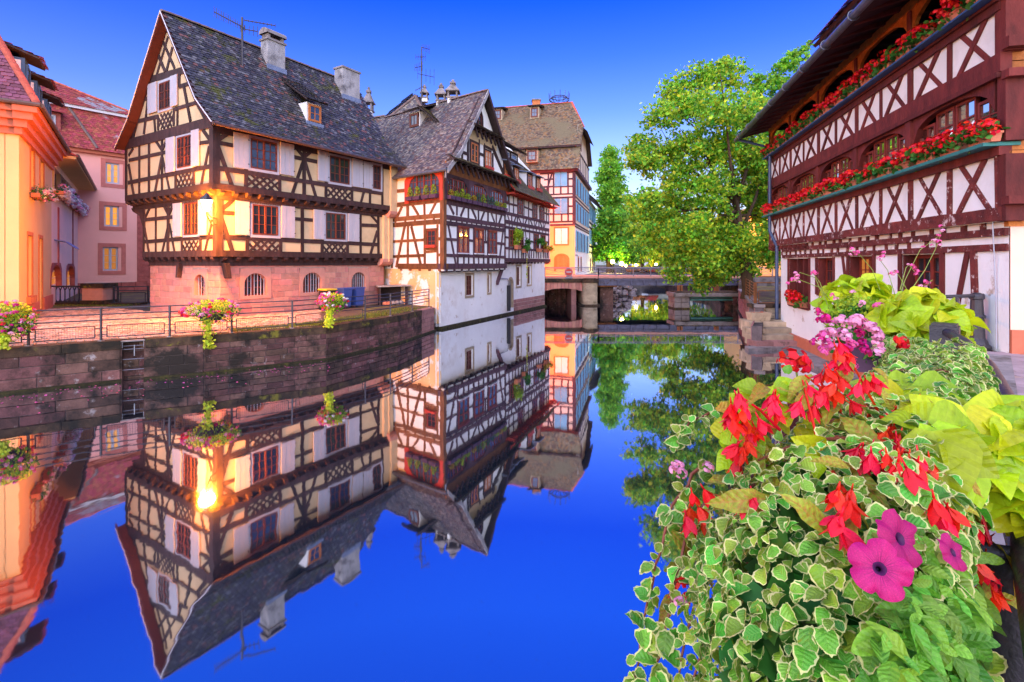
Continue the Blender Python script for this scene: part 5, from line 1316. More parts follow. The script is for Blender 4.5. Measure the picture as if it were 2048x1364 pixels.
for i in range(ng):
    a = go[0] + (go[1] - go[0]) * i / ng; b = go[0] + (go[1] - go[0]) * (i + .96) / ng
    sill_flowers('flower_box', ['nearest', 'second', 'third', 'farthest'][i] + ' box of white flowers along the glazed gallery', LBs, a, b, zb_ - .05, ['white', 'white', 'pale'], 40, 150, 2.2, 'white flower boxes along the gallery', .35)

# ------------------------------------------------------------------ pink house behind
pk = thing('pink_house', 'pink rendered house with lit windows and a red mansard roof behind the small square', 'house', (-33, 40, ZP_))
PK = Fac((-33.14, 39.5), (776, 1024)); PK.N = PK.N if PK.N.y < 0 else -PK.N
pe = PK.uv(254, 311)[1]; ur = PK.u(274); ue = PK.u(296); zb = PK.uv(200, 565)[1]
hl = [rect(PK, ZV, 528, 178, 640, 356), rect(PK, ZV, 516, 524, 636, 696), rect(PK, ZV, 505, 858, 628, 1048)]
wall_holes(PK, pk, PK.u(120), ur, zb, pe, hl, 'pink', .3, 'front_wall')
for r, g in zip(hl, ('glass_lit', 'glass_lit', 'glass_dim')):
    casing(PK, pk, (r[0] - .32, r[1] + .5, r[2] - .32, r[3] + .3), 2.9 * .1, 'pink_trim', .04, 'window_surround')
    window(PK, pk, r, 'white_paint', g, 2, 1, 3, -.12, .12, True)
z_ = ZP_ - 1
MB().fbox(PK, ur, ue + 6, z_, pe, -.5, -.01).build('corner_wall', M['red_stone'], pk)
k = 0; z = zb
while z < pe - .3:
    w_ = 1.1 if k % 2 else .75; MB().fbox(PK, ur - .0, ur + w_, z + .01, z + .43, -.1, .03).build('quoin', M['red_stone'], pk); z += .44; k += 1
blocks(PK, pk, PK.u(150), ue + 2, -.2, zb, 1.0, .42, [], 'red_stone', 'stone', .04, .012, back=-.1)
MB().fbox(PK, PK.u(120), ue + 3, pe - .25, pe + .1, -.1, .3).build('eave_cornice', M['orange_cornice'], pk)
rA = (.4, pe + .08); rB = (-1.7, PK.off(-1.7).uv(249, 236)[1])
ua, ub = PK.u(100), PK.u(252)
poly_tiles(pk, [PK.pt(ua, rA[1], rA[0]), PK.pt(ue + 3, rA[1], rA[0]), PK.pt(ub + 1.2, rB[1], rB[0]), PK.pt(ua, rB[1], rB[0])], 'tile_red', .24, .2)
MB().fbox(PK, ua, ub + 1.6, rB[1], rB[1] + .22, rB[0] - .2, rB[0] + .3).build('roof_break', M['grey_paint'], pk)
poly_tiles(pk, [PK.pt(ua, rB[1] + .25, rB[0] + .3), PK.pt(ub + 1.6, rB[1] + .25, rB[0] + .3), PK.pt(ub - 4.5, rB[1] + 3.2, -6), PK.pt(ua, rB[1] + 3.2, -6)], 'tile_red', .24, .2)
ridge_tiles(pk, PK.pt(ub - 4.5, rB[1] + 3.2, -6), PK.pt(ub + 1.6, rB[1] + .3, rB[0] + .3), 'ridge_red', .45, .14)
uh = PK.u(166); ridge_tiles(pk, PK.pt(uh + .8, rA[1] + .1, rA[0]), PK.pt(uh - .5, rB[1], rB[0] + .05), 'ridge', .45, .12)
r = prect(PK, 93, 226, 113, 262); F_ = PK.off(-.3)
MB().fbox(F_, r[0] - .3, r[1] + .3, r[2] - .3, r[3] + .25, -2, 0).build('dormer', M['red_stone'], pk); window(F_, pk, r, 'white_paint', 'glass_blue', 1, 1, 1, .05, .12, False, name='dormer_window')
slab(pk, [F_.pt(r[0] - .6, r[3] + .3, .5), F_.pt(r[1] + .6, r[3] + .3, .5), F_.pt(r[1] + .6, r[3] + .9, -2), F_.pt(r[0] - .6, r[3] + .9, -2)], 'tile_red', .1, 'dormer_roof')

# ------------------------------------------------------------------ the small cobbled square: balustrade, stone pier, railings
pz = at_z(183, 611, ZP_)
sp = thing('stone_pier', 'square mossy sandstone pier at the back of the cobbled square', 'pier', pz)
MB().box((pz.x - .62, pz.y, ZP_), (pz.x + .62, pz.y + 1.1, ZP_ + .28)).build('pier_base', M['quay_cap'], sp)
MB().box((pz.x - .56, pz.y + .05, ZP_ + .28), (pz.x + .56, pz.y + 1.05, ZP_ + .95)).build('pier_block', M['sandstone_trim'], sp)
MB().box((pz.x - .62, pz.y, ZP_ + .95), (pz.x + .62, pz.y + 1.1, ZP_ + 1.2)).build('pier_cap', M['quay_cap'], sp)
b0 = at_z(97, 609, ZP_); b1 = Vector((pz.x - .7, pz.y + .5, ZP_))
bl = thing('iron_balustrade', 'dark cast-iron balustrade between the yellow house and the stone pier', 'balustrade', b0)
FB = Fac((b0.x, b0.y), (b1.x - b0.x, b1.y - b0.y)); LBl = (b1 - b0).length
MB().fbox(FB, 0, LBl, ZP_ + .98, ZP_ + 1.06, -.05, .05).build('top_rail', M['black_metal'], bl); MB().fbox(FB, 0, LBl, ZP_ + .12, ZP_ + .2, -.04, .04).build('bottom_rail', M['black_metal'], bl)
nb = 8
for i in range(nb):
    a = LBl * i / nb; w = LBl / nb
    for s in (0, 1):
        MB().tube([FB.pt(a + (.15 if s else .85) * w, ZP_ + .98), FB.pt(a + .5 * w, ZP_ + .8), FB.pt(a + .5 * w, ZP_ + .3), FB.pt(a + (.2 if s else .8) * w, ZP_ + .16)], .03, 5).build('baluster', M['black_metal'], bl)
def railing(name, label, pts, zb, hs, posts_every=None, panel=None, r=.022, m='metal', pm=None, cat='railing', group=None, posts=True):
    t = thing(name, label, cat, pts[0], group)
    P = [Vector(p) for p in pts]
    for h in hs:
        for a, b in zip(P[:-1], P[1:]):
            MB().tube([a + Vector((0, 0, h)), b + Vector((0, 0, h))], r, 6).build('rail', M[m], t)
    if posts:
        for p in P:
            MB().box((p.x - r * 1.2, p.y - r * 1.2, p.z), (p.x + r * 1.2, p.y + r * 1.2, p.z + max(hs) + .02)).build('post', M[m], t)
            MB().box((p.x - .06, p.y - .06, p.z), (p.x + .06, p.y + .06, p.z + .03)).build('post_foot', M['steel'], t)
    if panel:
        for a, b in zip(P[:-1], P[1:]):
            d = (b - a); L = d.length; d.normalize(); e = .14
            if L < .6: continue
            a_, b_ = a + d * e, b - d * e; zl, zh = panel
            fr = MB()
            for q0, q1 in (((a_, zl), (b_, zl)), ((a_, zh), (b_, zh)), ((a_, zl), (a_, zh)), ((b_, zl), (b_, zh))):
                fr.tube([q0[0] + Vector((0, 0, q0[1])), q1[0] + Vector((0, 0, q1[1]))], r * .8, 5)
            f = fr.build('panel_frame', M[m], t)
            wm = MB(); n = int((L - 2 * e) / .06)
            for i in range(1, n): p = a_ + d * ((L - 2 * e) * i / n); wm.tube([p + Vector((0, 0, zl)), p + Vector((0, 0, zh))], .0035, 3, False)
            for j in range(1, 6): z = zl + (zh - zl) * j / 6; wm.tube([a_ + Vector((0, 0, z)), b_ + Vector((0, 0, z))], .0035, 3, False)
            wm.build('wire_mesh', M['mesh_wire'], f, kind='stuff')
            for p in (a_, b_):
                q = a if p is a_ else b
                for z in (zl + .08, zh - .07): MB().tube([q + Vector((0, 0, z)), p + Vector((0, 0, z))], r * .7, 4).build('panel_bracket', M[m], t)
    return t
r0 = Vector((pz.x + .75, pz.y + .6, ZP_)); r1 = at_z(296, 608, ZP_)
railing('metal_railing', 'low dark railing between the stone pier and the sandstone base', [r0, r0 + (r1 - r0) * .12, r1], ZP_, (1.0, .78), None, (.1, .66), .03)
MB().box((b0.x - 1, pz.y + .3, ZP_), (r1.x, pz.y + 1.2, ZP_ + .12)).build('edge_kerb', M['quay_cap'], None, kind='structure')

# ------------------------------------------------------------------ quay wall on the left bank
qw = thing('quay_wall', 'mossy dark stone quay wall along the left bank', 'wall', (QP[2].x, QP[2].y, 0))
def quay_at(px, inset=0.):
    rx = (px - 1024) / FOC
    for a, b in zip(QP[:-1], QP[1:]):
        d = b - a; den = d.x - rx * d.y
        if abs(den) < 1e-9: continue
        t = (rx * a.y - a.x) / den
        if -1e-6 <= t <= 1 + 1e-6:
            p = a + d * t; n = Vector((-d.y, d.x)).normalized()
            return Vector((p.x + n.x * inset, p.y + n.y * inset, ZP_))
rec = (quay_at(241), quay_at(290))
def qseg(a, b, style):
    F_ = Fac((a.x, a.y), (b.x - a.x, b.y - a.y)); L = math.hypot(b.x - a.x, b.y - a.y)
    n = Vector((b.y - a.y, -(b.x - a.x))); F_.N = F_.N if F_.N.dot(n) > 0 else -F_.N
    MB().fbox(F_, 0, L, -.6, ZP_ - .22, -.5, -.012).build('wall_core', M['dark_mortar'], qw)
    bw, bh, m = {'big': (1.1, .32, 'quay_stone'), 'small': (.5, .19, 'quay_stone'), 'pink': (.45, .2, 'quay_pink')}[style]
    blocks(F_, qw, 0, L, -.25, ZP_ - .24, bw, bh, [], m, 'stone', .018, .008, back=-.06)
    n = max(1, int(L / .9))
    for i in range(n):
        u0_, u1_ = L * i / n, L * (i + 1) / n
        MB().fbox(F_, u0_ + .006, u1_ - .006, ZP_ - .24, ZP_ + .012 + U(0, .015), -.42, .03 + U(-.012, .014)).build('coping_stone', M['quay_cap' if style != 'pink' else 'quay_pink'], qw)
    MB().fbox(F_, -.02, L + .02, -.5, .07, -.1, .13).build('mossy_footing', M['moss'], qw)
    return F_
qseg(QP[0], QP[1], 'big'); qseg(QP[1], Vector(rec[0][:2]), 'big')
e_ = Vector(rec[1][:2]); qseg(e_, QP[3], 'big'); qseg(QP[3], QP[4], 'small'); qseg(QP[4], QP[5], 'small')
m_ = QP[5] + (QP[6] - QP[5]) * .62; qseg(QP[5], m_, 'small'); qseg(m_, QP[6], 'pink')
# recess with a ladder
a, b = Vector(rec[0][:2]), Vector(rec[1][:2]); FR = Fac((a.x, a.y), (b.x - a.x, b.y - a.y)); Lr = (b - a).length
FR.N = FR.N if FR.N.y < 0 else -FR.N; FRi = FR.off(-.38)
MB().fbox(FRi, -.1, Lr + .1, -.6, ZP_ - .1, -.3, -.012).build('wall_core', M['dark_mortar'], qw)
blocks(FRi, qw, 0, Lr, -.2, ZP_ - .12, .5, .24, [], 'quay_stone', 'stone', .012, .008, back=-.05)
for u in (0, Lr): MB().fbox(FR, u - .03, u + .03, -.6, ZP_, -.4, -.01).build('recess_cheek', M['quay_stone'], qw)
MB().fbox(FR, 0, Lr, ZP_ - .04, ZP_, -.4, .0).build('recess_cover', M['concrete'], qw)
ld = thing('steel_ladder', 'short steel ladder rungs in the recess of the quay wall', 'ladder', FR.pt(Lr / 2, ZP_))
for k, z in enumerate((1.02, .92, .62, .3)): MB().tube([FR.pt(.03, z, -.12), FR.pt(Lr - .03, z, -.12)], .012, 6).build('rung', M['sign_grey'], ld)
for u in (.03, Lr - .03): MB().tube([FR.pt(u, 1.19, -.06), FR.pt(u, .98, -.06)], .02, 6).build('hanger', M['steel'], ld)
MB().tube([FR.pt(Lr * .55, 1.05, -.05), FR.pt(Lr * .55, .72, -.05)], .016, 5).build('hook', M['steel'], ld)

# fence on the quay
fp = [quay_at(px, .22) for px in (-60, 54, 201, 338, 466, 588, 739)]
railing('quay_fence', 'dark metal fence with wire panels along the top of the quay wall', fp, ZP_, (.98, .80, .63), None, (.12, .46), .02, cat='fence')
fp2 = [quay_at(px, .22) for px in (739, 789, 833, 866)]
railing('quay_fence', 'end stretch of the quay fence with five plain rails by the white house', fp2, ZP_, (.98, .84, .68, .5, .36), cat='fence')

# ------------------------------------------------------------------ cobbles, grass strip
sqp = []
DQ = (QP[3] - QP[1]).normalized(); NQ = Vector((-DQ.y, DQ.x))
def in_house(x, y):
    q = Vector((x, y)) - R1S.P; return q.dot(DA) > -.05 and q.dot(DB) > -.05 and q.dot(DA) < 12
cob = []
j = 0; v = .02
while v < 15:
    hgt = .15; u = -6.0 + (.09 if j % 2 else 0)
    while u < 12:
        w = U(.16, .23); p = QP[1] + DQ * (u + w / 2) + NQ * (v + .5 + .12 * math.sin(u * .9) + hgt / 2)
        rx = p.x / p.y * FOC + 1024
        lft = (p - LBs.P).dot(LBs.N)
        ok = -40 < rx < 640 and not in_house(p.x, p.y) and lft > .05 and p.y < pz.y and p.x > -24
        near_q = min(((p - a_).dot(Vector((-(b_ - a_).y, (b_ - a_).x)).normalized()) for a_, b_ in ((QP[3], QP[4]),)), default=1)
        if ok and near_q > .45: cob.append((p.x, p.y, w, hgt))
        u += w + .022
    v += hgt + .022; j += 1
cob.sort(key=lambda c: c[1] ** 2 + c[0] ** 2)
plaza = bpy.data.objects['promenade']
def cobble_mb(mb, x, y, w, h):
    a = DQ * (w / 2); b = NQ * (h / 2); z0, z1 = ZP_ - .03, ZP_ + .022 + U(-.008, .012)
    q = [Vector((x, y)) - a - b, Vector((x, y)) + a - b, Vector((x, y)) + a + b, Vector((x, y)) - a + b]
    c = Vector((x, y)); s = .76
    vs = [(*p, z0 + .02) for p in q] + [(*(c + (p - c) * .94), z1 - .015) for p in q] + [(*(c + (p - c) * s), z1 + U(-.004, .004)) for p in q]
    return mb.add(vs, [(0, 1, 5, 4), (1, 2, 6, 5), (2, 3, 7, 6), (3, 0, 4, 7), (4, 5, 9, 8), (5, 6, 10, 9), (6, 7, 11, 10), (7, 4, 8, 11), (8, 9, 10, 11)])
for c in cob[:300]: cobble_mb(MB(), *c).build('cobble', M['cobble_one'], plaza)
rest = MB()
for c in cob[300:]: cobble_mb(rest, *c)
rest.build('cobble_paving', M['cobble'], plaza, kind='stuff')
GP = []
for _ in range(7000):
    px = U(470, 866); q = quay_at(px, R.choice((.5, .8, 1.1)) + U(-.3, .9) * (px - 430) / 400)
    if q and not in_house(q.x, q.y): GP.append(q)
GP += [Vector((U(b0.x, r1.x), pz.y - U(0, .5), ZP_)) for _ in range(900)]
g = np.array(GP); n = len(g); h = NP.rand(n) * .07 + .04; a = NP.rand(n) * 6.28; w = .012
V = np.stack([g + np.stack([np.cos(a) * w, np.sin(a) * w, a * 0], 1), g - np.stack([np.cos(a) * w, np.sin(a) * w, a * 0], 1), g + np.stack([NP.normal(size=n) * .03, NP.normal(size=n) * .03, h], 1)], 1).reshape(-1, 3)
put('grass', npmesh('grass', V, np.arange(3 * n).reshape(-1, 3), 3, M['grass']), None, 'stuff')['label'] = 'short grass along the top of the quay'
# ------------------------------------------------------------------ bins, shed
def wheelie_bin(pos, lab, body, lid, open_=0.):
    p = Vector(pos); t = thing('wheelie_bin', lab, 'bin', p, 'bins by the sandstone base')
    a, b = Vector((*DA, 0)), Vector((*R1.N, 0)); z = Vector((0, 0, 1)); mb = MB()
    q0 = [p + a * x * .22 + b * y * .24 + z * .08 for x, y in ((-1, -1), (1, -1), (1, 1), (-1, 1))]; q1 = [p + a * x * .28 + b * y * .31 + z * .98 for x, y in ((-1, -1), (1, -1), (1, 1), (-1, 1))]
    mb.hexa(q0 + q1).build('bin_body', M[body], t)
    MB().obox(p + z * 1.02, a, b, z, .31, .34, .035).build('bin_lid', M[lid], t)
    MB().obox(p + z * .95 - b * .36, a, b, z, .24, .03, .025).build('handle', M[body], t)
    for s in (-1, 1):
        w = MB(); c = p - b * .24 + a * (s * .23) + z * .1
        w.tube([c - a * .03, c + a * .03], .1, 10).build('wheel', M['bin_black'], t)
FBn = R1S.off(.5)
for px, lab, b_, l_ in ((655, 'bin with a yellow lid behind the flower basket', 'bin_black', 'bin_yellow'), (688, 'left one of the two blue bins beside the barred window', 'bin_blue', 'bin_blue'), (713, 'right one of the two blue bins beside the barred window', 'bin_blue', 'bin_blue')):
    u = FBn.u(px); wheelie_bin(FBn.pt(u, ZP_), lab, b_, l_)
sh0 = at_z(785, 612, ZP_)
shd = thing('bin_shed', 'low open wooden shed with a grey board roof in the corner by the white house', 'shed', sh0)
FS = Fac((sh0.x - .7, sh0.y), (1, .35)); FS.N = FS.N if FS.N.y < 0 else -FS.N
for u0_, u1_, d0, d1, nm in ((0, .07, -1, 0, 'side_board'), (1.45, 1.52, -1, 0, 'side_board'), (0, 1.5, -1.05, -.98, 'back_board')): MB().fbox(FS, u0_, u1_, ZP_, ZP_ + 1.0, d0, d1).build(nm, M['under'], shd)
MB().fprism(FS, [(-.12, ZP_ + 1.02), (1.65, ZP_ + 1.06), (1.65, ZP_ + 1.12), (-.12, ZP_ + 1.08)], -1.15, .15).build('shed_roof', M['grey_board'], shd)
for i in range(5):
    c = FS.pt(.3 + i * .22, ZP_ + .14, -.25 + U(-.1, .1)); MB().lathe(c - Vector((0, 0, .14)), [(.05, 0), (.16, .06), (.14, .2), (.06, .26)], 8).build('stacked_sack', M['grey_board' if i > 1 else 'terracotta'], shd)
# ------------------------------------------------------------------ flower baskets on the fence
for (px, py), w, h, cols, tail, lab in (((25, 645), 1.15, 1.0, ['pink', 'red', 'pale', 'magenta', 'pink'], (.1, .55), 'big flower basket at the left edge with red, pink and yellow plants'),
                                  ((422, 626), 1.75, .75, ['pink', 'magenta', 'pink', 'red', 'pale'], (.15, 1.0), 'wide flower basket with a long lime vine hanging over the quay wall'),
                                  ((664, 608), 1.15, .72, ['pink', 'red', 'magenta', 'white', 'pink'], (0, .75), 'round pink and yellow flower basket in front of the bins')):
    q = quay_at(px, .1) if px > 30 else quay_at(30, .1); Y = q.y
    p = at_y(px, py, Y); flower_basket('flower_basket', lab, p, w, h, cols, tail, 'flower baskets on the quay fence')
# ------------------------------------------------------------------ lamp on the corner of the big house
def wall_lamp(name, label, pos, root, power, s=1.0, col=(1, .25, .012)):
    p = Vector(pos); t = thing(name, label, 'lamp', p)
    g = MB(); g.lathe(p, [(.09 * s, -.2 * s), (.2 * s, .14 * s)], 6); g.build('lamp_glass', M['lamp_glow'], t)
    c = MB(); c.lathe(p, [(.24 * s, .14 * s), (.20 * s, .2 * s), (.09 * s, .3 * s), (.03 * s, .38 * s)], 6); c.build('lamp_cap', M['black_metal'], t)
    f = MB()
    for k in range(6):
        an = k * math.pi / 3; f.tube([p + Vector((.095 * s * math.cos(an), .095 * s * math.sin(an), -.2 * s)), p + Vector((.205 * s * math.cos(an), .205 * s * math.sin(an), .14 * s))], .011 * s, 4)
    f.build('lantern_frame', M['black_metal'], t)
    r_ = Vector(root); b = MB(); lo = p + Vector((0, 0, -.22 * s))
    b.tube([lo, lo + Vector((0, 0, -.12 * s)), (lo + r_) / 2 + Vector((0, 0, -.22 * s)), r_], .022 * s, 6); b.tube([lo + Vector((0, 0, -.05)), (lo + r_) / 2 + Vector((0, 0, .02)), r_ + Vector((0, 0, .25))], .016 * s, 6)
    cc = (lo + r_) / 2 + Vector((0, 0, -.12)); d = (r_ - lo); d.z = 0; d.normalize()
    b.tube([cc + d * (.09 * math.cos(a)) * (1 - a / 14) + Vector((0, 0, .09 * math.sin(a) * (1 - a / 14))) for a in [i * .5 for i in range(22)]], .012 * s, 5)
    b.build('bracket', M['black_metal'], t)
    L = bpy.data.lights.new(name, 'POINT'); L.energy = power; L.color = col; L.shadow_soft_size = .24 * s
    o = bpy.data.objects.new('lamp_light', L); COL.objects.link(o); adopt(o, t); o.location = p + Vector((0, 0, -.02)); return t
pc = R1L.P + R1.N * .48 + G1.N * .66
wall_lamp('wall_lamp', 'lit lantern on an iron scroll bracket at the corner of the cream house', (pc.x, pc.y, 5.82), (R1L.P.x, R1L.P.y - .05, 5.1), 5600, 1.2)

# fallen petals and leaves drifting along the left quay
k = 170; t_ = NP.rand(k); fl_ = []
for i in range(k):
    q = quay_at(U(-40, 640), -abs(R.gauss(0, .9)) - .16); fl_.append((q.x, q.y, .006))
f_ = leaf_cloud('floating_petals', np.array(fl_), .05, 'petal_pink', None, 1.3, 8, .1, 'stuff'); f_['label'] = 'pink petals floating on the dark water along the left quay'
# ------------------------------------------------------------------ bridge
ZX = zoom(1085, 470, 1182/130)
YB = 43.0
def bz(py, Y=YB): return EYE + (HORIZON - py) / FOC * Y
def bx(px, Y=YB): return (px - 1024) / FOC * Y
FBr = Fac((0, YB), (1, 0)); FBr.N = Vector((0, -1))
br = thing('canal_bridge', 'bridge with a small sandstone arch, a stone pier and a long steel girder deck', 'bridge', (bx(1165), YB, 0))
xl, xr = bx(1086), bx(1166)
zs, zc, zt_ = bz(583.5), bz(577), bz(565)
nv = 11
for i in range(nv):
    def ap(k): x = xl + (xr - xl) * k / nv; t = (k / nv - .5) * 2; return x, zc - (zc - zs) * t * t
    (xa, za), (xb, zb) = ap(i), ap(i + 1); e = .012
    MB().fprism(FBr, [(xa + e, za + e), (xb - e, zb + e), (xb - e, zt_ - .01), (xa + e, zt_ - .01)], -4.2, .04 + U(-.01, .02)).build('voussoir', M['sandstone'], br)
MB().fbox(FBr, xl, xr + .1, zt_, bz(557), -4.3, .12).build('string_course', M['quay_cap'], br)
MB().fbox(FBr, xl, bx(1197), bz(557) + .001, bz(552), -4.3, .04).build('deck_edge', M['sandstone_trim'], br)
for i in range(14):
    for j in range(5):
        x = xl + (xr - 1.0 - xl) * i / 14
        MB().fbox(FBr, x + .01, x + (xr - 1 - xl) / 14 - .01, -.3 + j * .36, -.3 + (j + 1) * .36 - .015, -4.6, -4.3 + U(0, .02)).build('arch_back_stone', M['quay_stone'], br)
MB().add([(xl, YB + 4.25, -.5), (xl, YB, -.5), (xl, YB, 1.3), (xl, YB + 4.25, 1.3)], [(0, 1, 2, 3)]).build('abutment_wall', M['quay_pink'], br)
MB().box((xr - .95, YB + .2, -.5), (xr - .55, YB + 4.2, 1.35)).build('arch_side_wall', M['quay_pink'], br)
# pier with a rounded cutwater
px0, px1 = bx(1167, 42), bx(1197, 42)
pc_ = (px0 + px1) / 2; hw = (px1 - px0) / 2
def pier_ring(z0, z1, g, m, nm, yb=YB + 4.2):
    pts = [(pc_ + g * math.sin(a) * 1.0, 42.15 - math.cos(a) * g * .75 + .4) for a in [(-90 + 18 * k) * math.pi / 180 for k in range(11)]]
    pts = [(pc_ + g, yb)] + pts[::-1] + [(pc_ - g, yb)]
    MB().prism([(x, y, z0) for x, y in pts], (0, 0, z1 - z0)).build(nm, M[m], br)
pier_ring(-.6, .12, hw + .22, 'quay_cap', 'pier_footing')
for j in range(7):
    z0 = .12 + j * (bz(566, 42) - .12) / 7; z1 = .12 + (j + 1) * (bz(566, 42) - .12) / 7
    pier_ring(z0 + .006, z1 - .006, hw + U(-.01, .015), 'pale_stone', 'pier_stone')
pier_ring(bz(566, 42), bz(560, 42), hw + .12, 'quay_cap', 'pier_cap'); pier_ring(bz(560, 42) + .001, bz(557, 42), hw * .8, 'quay_cap', 'pier_cap')
# girder deck
gx0, gx1 = bx(1197), bx(1484)
MB().fbox(FBr, gx0, gx1, bz(556.5), bz(552.5), -4.2, .14).build('deck_edge', M['sandstone_trim'], br)
MB().fbox(FBr, gx0, gx1, bz(561), bz(557), -.3, .10).build('girder_flange', M['girder'], br)
MB().fbox(FBr, gx0, gx1, bz(571), bz(561), -.1, .02).build('girder_web', M['girder'], br)
for k in range(4): MB().fbox(FBr, gx0, gx1, bz(570), bz(558), -1.2 - k * .95, -1.15 - k * .95).build('girder_web', M['girder'], br)
MB().fbox(FBr, gx0, gx1, bz(557.5), bz(557), -4.2, -.3).build('deck_plate', M['girder'], br)
for k in range(11):
    x = gx0 + (gx1 - gx0) * (k + .5) / 11; MB().fbox(FBr, x - .04, x + .04, bz(571), bz(561), -.1, .14).build('stiffener', M['girder'], br)
MB().fbox(FBr, gx0 - .1, gx0 + 1.6, bz(574), bz(571), -4, -.2).build('bearing_beam', M['rust_board'], br)
MB().box((gx0 + .25, YB + .6, -.5), (gx0 + 1.35, YB + 4, bz(574))).build('inner_pier', M['quay_stone'], br)
# bridge railings
def brail(x0, x1, Y, m, step):
    zt, zd = EYE + (HORIZON - 535.3) / FOC * YB, bz(553)
    F_ = Fac((0, Y), (1, 0)); n = max(1, round((x1 - x0) / step))
    for h in (zt, zt - .11, zd + .14): MB().tube([F_.pt(x0, h), F_.pt(x1, h)], .042 if h == zt else .026, 6).build('rail', M[m], br)
    for i in range(n + 1):
        x = x0 + (x1 - x0) * i / n; MB().fbox(F_, x - .035, x + .035, zd - .25, zt, -.03, .03).build('post', M[m], br)
        if i < n:
            xa, xb = x + .05, x + (x1 - x0) / n - .05; c = (xa + xb) / 2
            MB().tube([F_.pt(xa, zd + .14), F_.pt(c, zd + .5), F_.pt(xb, zd + .14)], .012, 4).build('brace', M[m], br)
            MB().tube([F_.pt(xa, zt - .11), F_.pt(c, zd + .36), F_.pt(xb, zt - .11)], .012, 4).build('brace', M[m], br)
brail(bx(1090), bx(1197), YB - .02, 'sign_grey', 1.85); brail(bx(1197), bx(1545), YB - .02, 'sign_grey', 1.5); brail(bx(1197, 46.8) , bx(1500, 46.8), YB + 4.0, 'metal', 1.5)
sg = thing('round_road_sign', 'round road sign with a small plate seen on the bridge before the orange door', 'sign', (bx(1137), YB + .6, bz(553)))
sp_ = at_y(*ZX(477, 675), YB - .1)
for rr, yy, m in ((.36, 0, 'sign_grey'), (.29, -.02, 'sign_red')):
    q = [(sp_.x + rr * math.cos(a), sp_.y + yy, sp_.z + rr * math.sin(a)) for a in [i * math.pi / 12 for i in range(24)]]
    MB().prism(q, (0, -.012, 0)).build('sign_disc', M[m], sg)
MB().box((sp_.x - .2, sp_.y - .04, sp_.z - .03), (sp_.x + .2, sp_.y - .034, sp_.z + .05)).build('white_bar', M['white_paint'], sg)
MB().box((sp_.x - .3, sp_.y - .02, sp_.z - .62), (sp_.x + .3, sp_.y, sp_.z - .4)).build('plate', M['sign_grey'], sg)
MB().tube([(sp_.x, sp_.y + .03, bz(553)), (sp_.x, sp_.y + .03, sp_.z + .3)], .035, 6).build('pole', M['metal'], sg)
# lamp on the end wall of the mansard house that lights the orange corner
e3 = R3.pt(LR3, 0)
wall_lamp('wall_lamp', 'lit lantern on the end wall of the mansard house beside the bridge', (e3.x - .55, e3.y + 1.0, 5.1), (e3.x - .75, e3.y + .42, 4.9), 3000, 1.0, (1, .13, .005))
# ------------------------------------------------------------------ lock gate by the bridge
lk = thing('lock_chamber_head', 'old stone lock head with green beams under the right half of the bridge', 'lock', (bx(1365, 39.4), 39.4, 0))
ZW = zoom(1330, 520, 2046/240); YL = 39.4
def lx(x): return bx(ZW(x, 0)[0], YL)
def lz(y): return bz(ZW(0, y)[1], YL)
FL = Fac((0, YL), (1, 0)); FL.N = Vector((0, -1))
for x0, x1, in ((162, 272), (278, 420)):
    for y0, y1 in ((625, 720), (722, 818)): MB().fbox(FL, lx(x0) + .01, lx(x1) - .01, lz(y1) + .01, lz(y0) - .01, -1.6, .0 + U(0, .02)).build('lock_stone', M['concrete'], lk)
MB().fbox(FL, lx(155), lx(430), -.6, lz(812), -1.6, .1).build('lock_footing', M['quay_cap'], lk)
MB().fbox(FL, lx(140), lx(1245), lz(622), lz(560), -1.7, .15).build('lock_slab', M['concrete'], lk)
MB().fbox(FL, lx(200), lx(1245), lz(560), lz(540), -1.7, .0).build('lock_slab_top', M['quay_cap'], lk)
MB().fbox(FL, lx(440), lx(1160), lz(648), lz(628), -.8, -.1).build('gate_beam', M['green_beam'], lk); MB().fbox(FL, lx(440), lx(1160), lz(692), lz(660), -.5, .02).build('gate_beam', M['green_beam'], lk)
for j in range(4): MB().fbox(FL, lx(1160), lx(1230), -.5 + j * .42, -.5 + (j + 1) * .42 - .015, -1.6, .02 + U(0, .02)).build('lock_stone', M['quay_stone'], lk)
for x in (290, 340, 935, 970): MB().fbox(FL, lx(x), lx(x + 28), lz(540), lz(440), -1.2, -.9).build('gate_post', M['rust_board'], lk)
